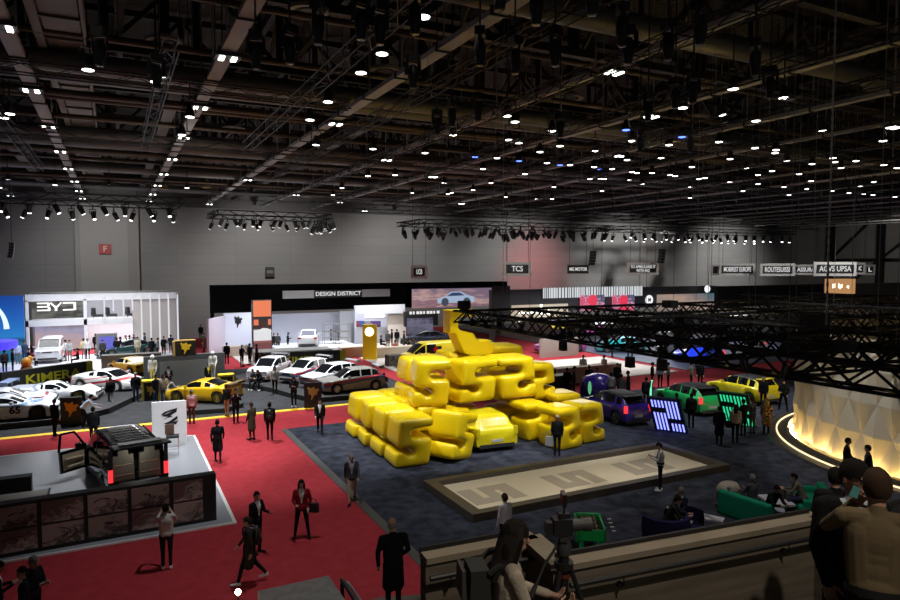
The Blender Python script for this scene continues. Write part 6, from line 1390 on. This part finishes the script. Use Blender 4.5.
# ------------------------------------------------------------------ hanging name signs
def name_sign(label, s, x0, y0, x1, y1, D, two=None, glowy=.65, fr=True):
    a, c = onD(x0, y0, D), onD(x1, y1, D); w_ = (Vector((c.x, c.y, 0)) - Vector((a.x, a.y, 0))).length; h = a.z - c.z; m = (a + c) / 2
    t = thing('hanging_sign', label, 'sign', m, AZ - math.pi / 2)
    b = MB(); b.span((-w_ / 2, -.05, -h / 2), (w_ / 2, .05, h / 2)); b.build('frame', mat('sign_frame', (.72, .72, .72), .5) if fr else CHARCOAL, t)
    k = .19 if fr else .02; b = MB(); b.span((-w_ / 2 + k, -.07, -h / 2 + k), (w_ / 2 - k, -.05, h / 2 - k)); b.build('panel', mat('sign_black', (.025, .025, .026), .5), t)
    tm = glow('hang_text', (1, 1, 1), glowy)
    if two:
        text(s, h * .33, tm, t, (0, -.075, h * .15), depth=.005, bold=.006, width=w_ * .8); text(two, h * .33, tm, t, (0, -.075, -h * .16), depth=.005, bold=.006, width=w_ * .42)
    elif s: text(s, h * .55, tm, t, (0, -.075, 0), depth=.005, bold=.008, width=(w_ - 2 * k) * (.5 if len(s) < 5 else .86))
    for q in (-.4, .4): b = MB(); b.bar((w_ * q, 0, h / 2), (w_ * q, 0, 19.5 - m.z), .02); b.build('hanging_wire', BLACK, t)
    return t
name_sign('small hanging sign above the video wall with a bold three-letter name', 'UCB', 411, 265.5, 427.5, 278.5, 50)
name_sign('hanging sign with three white letters in front of the pinkish rear wall', 'TCS', 503.5, 262, 531, 276, 48)
name_sign('dark frameless hanging sign with two white words before the reddish wall', 'MG MOTOR', 567.5, 265, 588.5, 273.5, 50, fr=False)
name_sign('hanging sign with two lines of small white text', 'TO APRIL/LEASE IT', 627, 262.5, 658.5, 275, 52, two='WITH MG')
name_sign('pale-framed hanging sign with two words, above the round lit sign', 'MOBIREST EUROPE', 719, 263.5, 755, 275.5, 56)
name_sign('pale-framed hanging sign with one long word, between the two-word signs', 'ROUTESUISSE', 760, 263.5, 794.5, 276, 54)
name_sign('bright hanging sign whose word is partly covered by the biggest sign', 'ASSURA', 793, 264.5, 818, 275, 58, glowy=.8)
name_sign('biggest hanging sign of the row, directly above the glowing orange sign', 'AGVS UPSA', 813.5, 262, 856, 276, 48)
name_sign('hanging sign half hidden behind the end of the biggest sign', 'AC', 854, 262.5, 865, 274.5, 56)
name_sign('small hanging sign with one letter at the end of the row', 'L', 864, 264.5, 875, 275, 60)
name_sign('blank grey square sign at the start of the row of hanging signs', '', 710.5, 264, 719.5, 275.5, 57)
og = name_sign('glowing orange sign with small white marks under the biggest hanging sign', '', 824, 278.5, 855, 294, 46, fr=False)
[c for c in og.children if c.name.startswith('panel')][0].data.materials[0] = glow('orange_sign', (.72, .36, .14), .62)
b = MB(); rng = random.Random(5)
for i, x in enumerate((-.5, -.38, -.1, .0, .12, .5, .58)): b.span((x - .035, -.085, -.2 + rng.uniform(0, .1)), (x + .035, -.07, .12 + rng.uniform(-.1, .1)))
b.build('marks', glow('marks_white', (1, .9, .7), 2.0), og)
F_ = onY(105, 249, 76.3); t = thing('wall_sign', 'square red sign with a white letter F high on the rear wall', 'sign', (F_.x, 76.2, F_.z)); b = MB(); b.span((-.55, 0, -.5), (.55, .1, .5)); b.build('panel', mat('sign_red', (.42, .03, .03), .5), t); text('F', .8, mat('sign_letter', (.75, .6, .55), .5), t, (0, -.02, 0), depth=.01, bold=.02)
t = thing('wall_sign', 'small dark square sign on the rear wall above the long grey strip sign', 'sign', (onY(270, 272, 76.2).x, 76.2, onY(270, 272, 76.2).z)); b = MB(); b.span((-.5, 0, -.55), (.5, .1, .55)); b.build('panel', CHARCOAL, t); b = MB(); b.span((-.35, -.02, -.15), (.35, 0, .2)); b.build('print', GREY, t)
# line-array loudspeakers hanging free
for i, (px, py, D, lb) in enumerate(((12, 250, 46, 'hanging loudspeaker array above the blue video screen'), (593, 258, 50, 'hanging loudspeaker array in front of the reddish wall'), (662, 256, 50, 'hanging loudspeaker array beside the two-line sign'))):
    o = onD(px, py, D); t = thing('loudspeaker_array', lb, 'loudspeaker', o)
    t.scale = (.6, .6, .6)
    for k in range(5): b = MB(); b.box((-.05 * k * k * .25, 0, .7 - k * .36), (.5, .7, .33)); b.build('loudspeaker_box', BLACK if i else CHARCOAL, t)
    b = MB(); b.bar((0, 0, .85), (0, 0, (19.5 - o.z) / .6), .04); b.build('hanging_wire', BLACK, t)
# ------------------------------------------------------------------ the cream floor panel with grey motifs
X0, X1, Y0, Y1 = 9.72, 21.12, 17.55, 21.22
pt = thing('display_floor', 'long cream display floor with grey angular motifs inside a dark raised border', 'display floor', (0, 0, 0))
b = MB(); b.span((X0 + .3, Y0 + .25, .02), (X1 - .3, Y1 - .25, .10)); b.build('panel', mat('cream_floor', (.74, .64, .46), .6), pt)
BD = mat('border_bronze', (.075, .062, .05), .5)
b = MB(); b.span((X0, Y0, .02), (X1, Y0 + .32, .28)); b.span((X0, Y1 - .32, .02), (X1, Y1, .28)); b.span((X0, Y0 + .32, .02), (X0 + .4, Y1 - .32, .28)); b.span((X1 - .4, Y0 + .32, .02), (X1, Y1 - .32, .28)); b.build('border', BD, pt)
FIVE = [(-.5, 1), (.5, 1), (.5, .72), (-.18, .72), (-.18, .60), (.5, .60), (.5, 0), (-.5, 0), (-.5, .28), (.18, .28), (.18, .38), (-.5, .38)]
for cx_ in (11.45, 14.95, 18.35):
    b = MB(); b.prism([((.5 - y) * 2.0, x * 1.5) for x, y in FIVE], .004, (cx_, 19.35, .103), (1, 0, 0), (0, 1, 0)); b.build('motif', mat('motif_grey', (.46, .39, .29), .6), pt)

# ------------------------------------------------------------------ the yellow inflatable: soft digit shapes in rows and on top of each other
INF = mat('inflatable_yellow', (.90, .63, .004), .30, coat=.3)
n, l, b_ = nodes_of(INF); tc = n.new('ShaderNodeTexCoord'); ns = n.new('ShaderNodeTexNoise'); ns.inputs['Scale'].default_value = 5; bp = n.new('ShaderNodeBump'); bp.inputs['Strength'].default_value = .12; bp.inputs['Distance'].default_value = .05
l.new(tc.outputs['Object'], ns.inputs['Vector']); l.new(ns.outputs['Fac'], bp.inputs['Height']); l.new(bp.outputs['Normal'], b_.inputs['Normal'])
def five_mesh(w, h, d, seed=0):
    """soft block shaped like the digit five: top bar, stem, belly, tail"""
    b = MB(); k = h / 1.95; L_ = -w / 2; R_ = w / 2; D_ = d / 2
    b.span((L_, -D_, 1.50 * k), (R_, D_, h)); b.span((L_, -D_, .95 * k), (L_ + w * .36, D_, h - .05)); b.span((L_, -D_, .80 * k), (R_ - .04, D_, 1.14 * k))
    b.span((R_ - w * .46, -D_, .04), (R_ + .02, D_, 1.08 * k)); b.span((L_, -D_, 0), (R_, D_, .44 * k)); b.span((L_ - .03, -D_, 0), (L_ + w * .27, D_, .66 * k))
    me = remesh(b, .055, 80, .6); me.name = 'body'
    for ax_, tgt in ((0, w), (1, d), (2, h)):
        lo = min(v.co[ax_] for v in me.vertices); hi = max(v.co[ax_] for v in me.vertices)
        for v in me.vertices: v.co[ax_] = (v.co[ax_] - (lo + hi) / 2) * tgt / (hi - lo) + (h / 2 if ax_ == 2 else 0)
    cz = h / 2
    for v in me.vertices:       # puff the broad faces outwards
        k = 1 + .07 * (1 - min(1, (v.co.x / (w / 2)) ** 2)) * (1 - min(1, ((v.co.z - cz) / cz) ** 2)); v.co.y *= k
    me.transform(Matrix(((1, 0, .13, -.13 * h / 2), (0, 1, 0, 0), (0, 0, 1, 0), (0, 0, 0, 1)))); me.materials.append(INF); zmin = min(v.co.z for v in me.vertices); me.transform(Matrix.Translation((0, 0, -zmin))); me.update(); return me
FM = {'a': five_mesh(1.55, 1.95, 1.55), 'b': five_mesh(2.0, 1.95, 1.75), 'c': five_mesh(1.7, 1.7, 1.3)}
gI = 'yellow inflatable digits'
def five(label, x, y, z, yaw, kind='a', s=1.0, tilt=0.0, mirror=False):
    t = bpy.data.objects.new('inflatable_digit', FM[kind]); COL.objects.link(t); tag(t, label, 'inflatable', gI)
    t.location = (x, y, z); t.rotation_euler = (0, tilt, yaw + random.uniform(-.07, .07)); t.scale = (-s if mirror else s, s, s); return t
z1, z2, z3 = 1.86, 3.68, 5.2
row = ['first', 'second', 'third', 'fourth']
for i, y in enumerate((24.35, 26.05, 27.75, 29.45)): five('yellow inflatable digit of the front ground row, %s from the cream floor' % row[i], 10.5, y, 0, R(-6), 'a')
for i, y in enumerate((26.2, 27.9, 29.6)): five('yellow inflatable digit of the second ground row, %s' % ('first from the cream floor', 'second from the cream floor', 'third from the cream floor')[i], 12.0, y, 0, R(4), 'a')
five('yellow inflatable digit lying slanted on the dark carpet just beside the small yellow hatchback', 12.2, 24.15, 0, R(26), 'a', 1.0, R(13))
five('yellow inflatable digit behind the slanted one, touching the small yellow hatchback', 13.0, 25.9, 0, R(14), 'c')
# far wing
five('yellow inflatable digit just behind the standing man with the grey bag', 17.35, 23.5, 0, R(8), 'a', .95, 0, True)
five('yellow inflatable digit at the wing end beside the purple hatchback', 19.0, 23.9, 0, R(6), 'a', .92, 0, True)
five('yellow inflatable digit in the far wing, behind the one beside the standing man', 17.0, 25.3, 0, R(4), 'a', .9, 0, True)
five('yellow inflatable digit at the outer end of the far wing, in its rear line', 19.1, 25.7, 0, R(0), 'a', 1.0, 0, True)
five('yellow inflatable digit in the dark inner corner beside the small hatchback', 17.0, 27.7, 0, R(0), 'a', .95, 0, True)
five('yellow inflatable digit deep behind the small yellow hatchback', 15.0, 29.2, 0, R(0), 'b', .95)
five('yellow inflatable digit in the rear line of the far wing', 18.4, 27.6, 0, R(0), 'b', 1.0, 0, True)
# second level
five('large yellow inflatable digit on the upper level facing the red aisle', 12.30, 26.2, z1, R(-14), 'a', 1.06)
five('broad yellow inflatable digit on the upper level above the slanted one', 14.40, 26.3, z1, R(6), 'b', .98)
five('yellow inflatable digit on the upper level behind the one facing the red aisle', 12.75, 28.3, z1, R(0), 'b', .95)
five('yellow arch-shaped inflatable digit on the upper level over the small yellow hatchback', 16.60, 26.4, z1 - .05, R(0), 'b', 1.0, 0, True)
five('yellow inflatable digit on the upper level of the far wing', 18.25, 26.6, z1 - .3, R(0), 'a', .9, 0, True)
five('yellow inflatable digit on the upper level, rear line, under the topmost piece', 14.95, 28.6, z1 + .05, R(0), 'b', 1.0)
five('yellow inflatable digit on the upper level, rear line, over the far wing', 17.45, 28.6, z1 + .2, R(0), 'b', 1.0, 0, True)
# topmost piece: a slim leaning digit
b = MB(); b.prism([(-.6, .22), (-.1, .0), (1.05, .05), (1.2, .3), (1.1, .62), (.85, .78), (.3, .78), (.1, .9), (-.05, 1.15), (-1.2, 1.45), (-.95, .9)], .8, (0, 0, 0)); b.prism([(-1.35, 1.95), (-1.35, 2.3), (.05, 2.3), (.05, 1.95)], .7, (0, 0, 0)); b.prism([(-1.35, 1.2), (-1.35, 2.1), (-.95, 2.1), (-.85, 1.2)], .7, (0, 0, 0))
me = remesh(b, .045, 5, .55); me.materials.append(INF); t = bpy.data.objects.new('inflatable_digit', me); COL.objects.link(t); tag(t, 'slim leaning yellow inflatable digit on the very top, crossed by the black truss', 'inflatable', gI); t.location = (15.2, 27.75, z2 - .08); t.rotation_euler.z = R(6)

# ------------------------------------------------------------------ light panels and dome by the hatchbacks
def light_panel(label, px, py, yaw, colr, s, tilt, nm, pos=None):
    o = pos or G(px, py); t = thing('lit_display', label, 'light panel', o, yaw); t.scale = (.80, .8, .84)
    b = MB(); b.span((-.95, -.12, 0), (.95, .12, 2.0)); M = Matrix.Rotation(tilt, 4, 'X') @ Matrix(((1, 0, -.22, .22), (0, 1, 0, 0), (0, 0, 1, 0), (0, 0, 0, 1))); b.v = [tuple(M @ Vector(p)) for p in b.v]; b.build('panel', mat('panel_tint_' + nm, tuple(.04 * c + .002 for c in colr), .4), t)
    m = glow('tubes_' + nm, colr, s, True); b = MB()
    def tube(x, z0, z1): b.span((x - .042, -.17, z0), (x + .042, -.13, z1))
    for i in range(4): tube(-.72 + i * .2, 1.45, 1.85)
    for i in range(4): tube(.10 + i * .2, .85, 1.85)
    for i in range(4): tube(-.72 + i * .2, .12, 1.12)
    for i in range(4): tube(.2 + i * .2, .12, .55)
    b.v = [tuple(M @ Vector(p)) for p in b.v]; b.build('light_tubes', m, t); return t
light_panel('dark sloping panel with bright blue-white light stripes shaped like a digit', 668, 431, AZ - math.pi / 2 - .55, (.22, .25, 1.0), 2.4, R(10), 'blue')
light_panel('dark panel with green light stripes in front of the yellow hatchback', 737, 425, AZ - math.pi / 2 - .7, (.03, .8, .36), .9, R(10), 'green')
o = G(598, 398); dm = thing('display_dome', 'glossy purple dome standing in the crowd behind the purple hatchback', 'display', (o.x, o.y, .02)); b = MB(); b.lathe([(1.05, .0), (1.1, .5), (1.02, .95), (.75, 1.3), (.4, 1.45), (0, 1.5)], n=26); b.build('shell', P_PUR, dm); b = MB(); b.lathe([(1.1, 0), (1.15, .0), (1.15, .12), (1.08, .12)], n=26); b.build('base', BLACK, dm); b = MB(); b.ell((-.98, -.42, .75), (.08, .14, .4), 10, 8); b.build('green_edge', glow('edge_green', (.2, .8, .4), .5), dm)
o = G(651, 413); gp = thing('light_arch', 'thin upright green-lit arch beside the green hatchback', 'light', (o.x, o.y, .02), .6); b = MB(); b.tube([(0, 0, 0), (-.18, 0, .6), (-.15, 0, 1.3), (.1, 0, 1.75)], .05, 8); b.build('tube', glow('arch_green', (.2, .9, .5), 1.2), gp); b = MB(); b.box((.2, .05, .85), (.35, .1, 1.7)); b.build('board', BLACK, gp)

# ------------------------------------------------------------------ the curved glowing wall
CX, CY, CR = 34.1, 13.35, 8.7; HW = 5.1
cw = thing('curved_wall', 'curved cream wall of triangular facets lit from below by a warm glowing line', 'wall', (CX, CY, .0))
b = MB(); nseg = 42; rows_ = 4; rh = 1.24
def wv(i, z, k=0.0): a = 2 * math.pi * i / nseg; return ((CR + k) * math.cos(a), (CR + k) * math.sin(a), z)
for j in range(rows_):
    z0, z1_ = .25 + rh * j, .25 + rh * (j + 1); o_ = .5 if j % 2 else 0.0
    for i in range(nseg):
        p = i + o_; k = .17
        b.add([wv(p, z0), wv(p + .5, z0, k), wv(p + 1, z0), wv(p + .5, z1_)], [(0, 1, 3), (1, 2, 3)])                    # point up
        b.add([wv(p + .5, z1_), wv(p + 1, z1_, k), wv(p + 1.5, z1_), wv(p + 1, z0)], [(0, 3, 1), (1, 3, 2)])              # point down
b.build('facets', mat('facet_cream', (.62, .54, .40), .55), cw)
b = MB(); b.lathe([(CR + .02, .25), (CR + .1, .02), (CR + .33, .02), (CR + .34, .26), (CR + .40, .26), (CR + .42, .1), (CR + 1.25, .1), (CR + 1.3, .02)], n=90); b.build('step', mat('step_dark', (.035, .03, .025), .5), cw)
def ring(r, z, w, nm, m):
    b = MB(); b.lathe([(r - w, z), (r + w, z), (r + w, z + .05), (r - w, z + .05), (r - w, z)], n=110); b.build(nm, m, cw)
ring(CR + .2, .03, .05, 'hidden_light_strip', glow('cove_warm', (1, .67, .22), 75, True))
ring(CR + .83, .11, .03, 'light_line', glow('line_warm', (1, .80, .45), 1.5, True))

# ------------------------------------------------------------------ lounge
SOFA = noisy('green_felt', (.008, .22, .12), (.012, .26, .145), 9, .9)
def soft_box(sx_, sy_, sz_, vox=.05):
    b = MB(); b.span((-sx_ / 2, -sy_ / 2, 0), (sx_ / 2, sy_ / 2, sz_)); me = remesh(b, vox, 4, .5); return me
def sofa(label, p, q, depth=.85):
    d = q - p; L_ = d.length; t = thing('sofa', label, 'sofa', ((p.x + q.x) / 2, (p.y + q.y) / 2, .02), math.atan2(d.y, d.x))
    for nm, me, loc in (('seat', soft_box(L_, depth, .42), (0, depth * .2, 0)), ('backrest', soft_box(L_, .24, .78), (0, -depth * .32, 0))):
        me.materials.append(SOFA); o = bpy.data.objects.new(nm, me); COL.objects.link(o); o.parent = t; o.location = loc
    for s in (-1, 1):
        me = soft_box(.22, depth * .9, .60); me.materials.append(SOFA); o = bpy.data.objects.new('arm', me); COL.objects.link(o); o.parent = t; o.location = (s * (L_ / 2 - .1), depth * .1, 0)
    return t
sofa('long green sofa with its back to the camera, a beige blanket on one end', G(724, 511), G(776, 529), .9)
sofa('short green sofa the man in the taupe jacket sits on', G(821, 522), G(806, 513) + Vector((.9, .5, 0)), .9)
o = G(728, 508); b = MB(); b.ell((0, 0, -.06), (.36, .26, .11), 16, 10); b.ell((-.30, .02, -.26), (.11, .24, .26), 12, 8); b.ell((.05, -.2, -.18), (.24, .1, .2), 12, 8); me = remesh(b, .03, 3, .5); me.materials.append(noisy('blanket_beige', (.36, .31, .26), (.42, .37, .31), 30, .95)); k = bpy.data.objects.new('blanket', me); COL.objects.link(k); k.location = (o.x, o.y, .84); tag(k, 'rumpled beige blanket thrown over the end of the long green sofa', 'blanket')
PUR = noisy('purple_felt', (.012, .010, .045), (.018, .015, .06), 9, .9)
o = G(664, 541); t = thing('armchair', 'dark purple rounded armchair in the lounge', 'armchair', (o.x, o.y, .02), AZ + .4)
b = MB(); b.lathe([(0, .02), (.55, .02), (.6, .2), (.55, .40), (0, .42)], n=24); b.build('seat', PUR, t); b = MB(); b.lathe([(.5, .1), (.68, .1), (.74, .5), (.70, .80), (.60, .82), (.52, .4), (.5, .1)], n=22, a0=R(80), a1=R(280)); b.build('backrest', PUR, t)
o = G(683, 540); t = thing('armchair', 'dark armchair of the grey-haired man in navy jacket', 'armchair', (o.x + .15, o.y + .1, .02), AZ - .3)
b = MB(); b.lathe([(0, .02), (.5, .02), (.55, .2), (.5, .40), (0, .42)], n=24); b.build('seat', PUR, t); b = MB(); b.lathe([(.46, .1), (.62, .1), (.66, .5), (.62, .74), (.54, .76), (.48, .4), (.46, .1)], n=22, a0=R(-60), a1=R(60)); b.build('backrest', PUR, t)
def table(label, px, py, w, d, h, m, rz, round_=False):
    o = G(px, py); t = thing('coffee_table', label, 'table', (o.x, o.y, .02), rz); b = MB()
    if round_: b.lathe([(0, h), (w / 2, h), (w / 2, h - .04), (0, h - .04)], n=26)
    else: b.box((0, 0, h - .03), (w, d, .06))
    b.build('table_top', m, t); b = MB()
    if round_: b.cyl((0, 0, .03), (0, 0, h), .04, n=10); b.lathe([(0, .0), (.26, 0), (.26, .03), (0, .04)], n=20)
    else:
        for sx_ in (-w / 2 + .06, w / 2 - .06):
            for sy_ in (-d / 2 + .06, d / 2 - .06): b.cyl((sx_, sy_, 0), (sx_, sy_, h - .05), .02, n=8)
    b.build('base', BLACK, t); return t
WT = mat('table_white', (.62, .60, .66), .35)
ta = table('narrow white low table beside the two seated men', 703, 530, 1.15, .42, .42, WT, R(118))
tb = table('white low table between the long green sofa and the grey-jacketed person', 776, 514, 1.0, .7, .45, WT, R(70))
tc_ = table('round dark table with a bottle and glasses beside the man on the short sofa', 790, 511, .85, .85, .50, BLACK, 0, True)
def on_table(t, x, y, h): return Matrix.LocRotScale(t.location, t.rotation_euler, t.scale) @ Vector((x, y, h))
b = MB(); b.lathe([(0, 0), (.035, 0), (.037, .16), (.014, .22), (.014, .27), (0, .27)], n=12); k = b.build('bottle', mat('bottle_glass', (.25, .27, .27), .08), None, on_table(tc_, -.15, .1, .5)); tag(k, 'tall bottle on the round dark table', 'bottle')
g0 = None
for i, (x, y) in enumerate(((.1, .15), (.2, -.1), (-.05, -.2), (.02, .02))):
    b = MB(); b.lathe([(0, 0), (.03, 0), (.036, .11), (.03, .11), (.027, .01), (0, .01)], n=12); k = b.build('drinking_glass', mat('drink_glass', (.4, .42, .42), .05), None, on_table(tc_, x, y, .5)); tag(k, 'small drinking glass among others on the round dark table', 'glass', 'glasses on the round dark table')
b = MB(); b.box((0, 0, .006), (.30, .21, .012)); k = b.build('paper_sheet', mat('paper', (.62, .62, .64), .7), None, on_table(tb, .2, .1, .45)); tag(k, 'sheet of paper on the white table beside the green sofa', 'paper')
o = at_person(bpy.data.objects[[x.name for x in bpy.data.objects if x.get('label', '').startswith('dark-haired person in black bending over a tablet')][0]], .42, 0, .62)
b = MB(); b.box((0, 0, 0), (.2, .27, .012)); k = b.build('tablet', mat('tablet_grey', (.32, .34, .40), .3), None, o, .8); k.rotation_euler.y = -.4; tag(k, 'grey tablet on the knees of the dark-haired person in black', 'tablet')
o = at_person(bpy.data.objects[[x.name for x in bpy.data.objects if x.get('label', '').startswith('dark-haired person leaning over papers')][0]], .5, 0, .60)
b = MB(); b.box((0, 0, 0), (.24, .34, .012)); k = b.build('paper_sheet', mat('paper', (.62, .62, .64), .7), None, o, .3); k.rotation_euler.y = -.25; tag(k, 'printed sheet on the knees of the person in the purple armchair', 'paper')
# football table
o = G(589, 551); ft = thing('football_table', 'bright green football table with player rods, beyond the parapet', 'game table', (o.x, o.y, .02), R(58)); ft.scale = (.85, .85, .9)
GT = mat('green_box', (.01, .48, .11), .45)
b = MB(); b.span((-.72, -.40, .62), (.72, .40, .66)); b.span((-.76, -.44, .60), (.76, -.38, .92)); b.span((-.76, .38, .60), (.76, .44, .92)); b.span((-.76, -.44, .60), (-.68, .44, .92)); b.span((.68, -.44, .60), (.76, .44, .92)); b.build('body', GT, ft)
b = MB(); b.span((-.68, -.38, .66), (.68, .38, .67)); b.build('playing_field', mat('field_dark', (.02, .06, .03), .6), ft)
for s_ in (-.62, .62):
    for t_ in (-.32, .32): b = MB(); b.bar((s_, t_, 0), (s_, t_, .62), .1); b.build('leg', GT, ft)
for i in range(8):
    x = -.58 + i * .166; b = MB(); b.cyl((x, -.64, .86), (x, .64, .86), .011, n=8); r_ = b.build('rod', CHROME, ft)
    for y in (-.2, 0, .2): b = MB(); b.box((x, y, .80), (.03, .05, .14)); b.ell((x, y, .89), (.02, .02, .025), 8, 6); b.build('player_figure', mat('player_red', (.5, .03, .04), .5) if i % 2 else mat('player_white', (.6, .6, .62), .5), r_)
    b = MB(); b.cyl((x, .64 if i % 2 else -.64, .86), (x, .76 if i % 2 else -.76, .86), .02, n=8); b.build('handle', WHITE, r_)

# ------------------------------------------------------------------ gear on the black truss grid
o = onD(467, 318, 20.0); pj = thing('projector', 'black projector standing on the truss end above the yellow inflatable', 'projector', (10.5, 19.6, ZT + .42), .3); pj.scale = (.55,) * 3
b = MB(); b.box((0, 0, .30), (.55, .6, .5)); b.box((0, 0, .05), (.4, .4, .1)); b.build('body', BLACK, pj); b = MB(); b.cyl((0, -.32, .35), (0, -.5, .35), .1, n=14); b.build('lens', CHARCOAL, pj)
def hung(label, px, py, X, w, d, h, n=1, m=BLACK):
    o = onX(px, py, X); t = thing('loudspeaker', label, 'loudspeaker', (X, o.y, o.z), 0)
    for k in range(n): b = MB(); b.box((0, 0, -k * (h + .02)), (w, d, h), 0, 0, .95); b.build('cabinet', m, t)
    b = MB()
    for q in (-w * .4, w * .4): b.bar((q, 0, -h / 2), (q, 0, max(.1, ZT + .4 - o.z)), .03)
    b.build('bracket', BLACK, t); return t
hung('tall black loudspeaker stack rising above the trusses under a thin wire', 683, 322, 15.2, .34, .4, .30, 3)
hung('bulky black equipment rack on the trusses just under the hanging chain', 815, 320, 15.2, .46, .5, .30, 3)
hung('black loudspeaker box under the lowest truss beside the yellow inflatable', 563, 346, 10.4, .15, .18, .24)
hung('black loudspeaker box under the lowest truss above the purple hatchback', 630, 362, 10.4, .15, .18, .24)
hung('black loudspeaker box under the lowest truss above the green hatchback', 662, 365, 10.4, .15, .18, .24)
hung('flat black box on the truss below the round lit sign', 670, 304, 15.2, .3, .4, .22)
hung('black lamp box on the truss beside the equipment rack', 845, 345, 10.4, .22, .25, .16)
hung('black lamp box on the truss above the curved wall edge', 790, 346, 10.4, .16, .2, .14)
# yoke lights clamped to the grid
gl0 = None
for x in (10.4, 15.2, 20.0, 24.8):
    for y in (7.0, 8.6, 10.5, 12.2, 14, 16, 17.4, 18.6):
        loc = (x + random.choice((-.19, .19)), y + random.uniform(-.4, .4), ZT + .22)
        if gl0 is None: gl0 = make_spot('black spotlight clamped under the black truss grid over the dark carpet', 'spotlights under the black grid', mat('dim_lens', (.1, .1, .1), .2)); gl0.location = loc; gl0.scale = (.42,) * 3
        else: dup(gl0, loc, random.uniform(0, 6), scale=.42)
# grey housing and lamp at the bottom of the aisle
o = G(294, 583, 1.0); t = thing('escalator_head', 'grey metal housing with a black rubber handrail at the end of the red aisle', 'escalator', (o.x, o.y - .9, 0), .0)
b = MB(); b.prism([(-.85, 0), (.85, 0), (.78, 1.0), (-.78, 1.0)], 1.8, (0, 0, 0)); b.build('housing', noisy('brushed_grey', (.16, .15, .135), (.22, .205, .185), 5, .4, .4), t)
b = MB(); b.tube([(.98, -.9, .9), (.98, .2, 1.0), (1.0, .62, .98), (1.05, .75, .8), (1.05, .7, .3)], .045, 8); b.build('handrail', BLACK, t)
b = MB(); b.tube([(1.12, -.9, .86), (1.1, .2, .95), (1.12, .6, .9)], .03, 8); b.build('side_tube', ALU, t)
o = G(238, 592, 1.0); t = thing('floor_lamp', 'small dazzling spot lamp at the bottom edge of the red aisle', 'lamp', (o.x, o.y, 0)); b = MB(); b.cyl((0, 0, 0), (0, 0, .9), .02, n=8); b.lathe([(0, 0), (.2, 0), (.2, .03), (0, .04)], n=16); b.build('base', BLACK, t); b = MB(); b.ell((0, 0, 1.0), (.062, .062, .062), 14, 10); b.build('bulb', glow('bulb_hot', (1, .85, .6), 40, True), t)
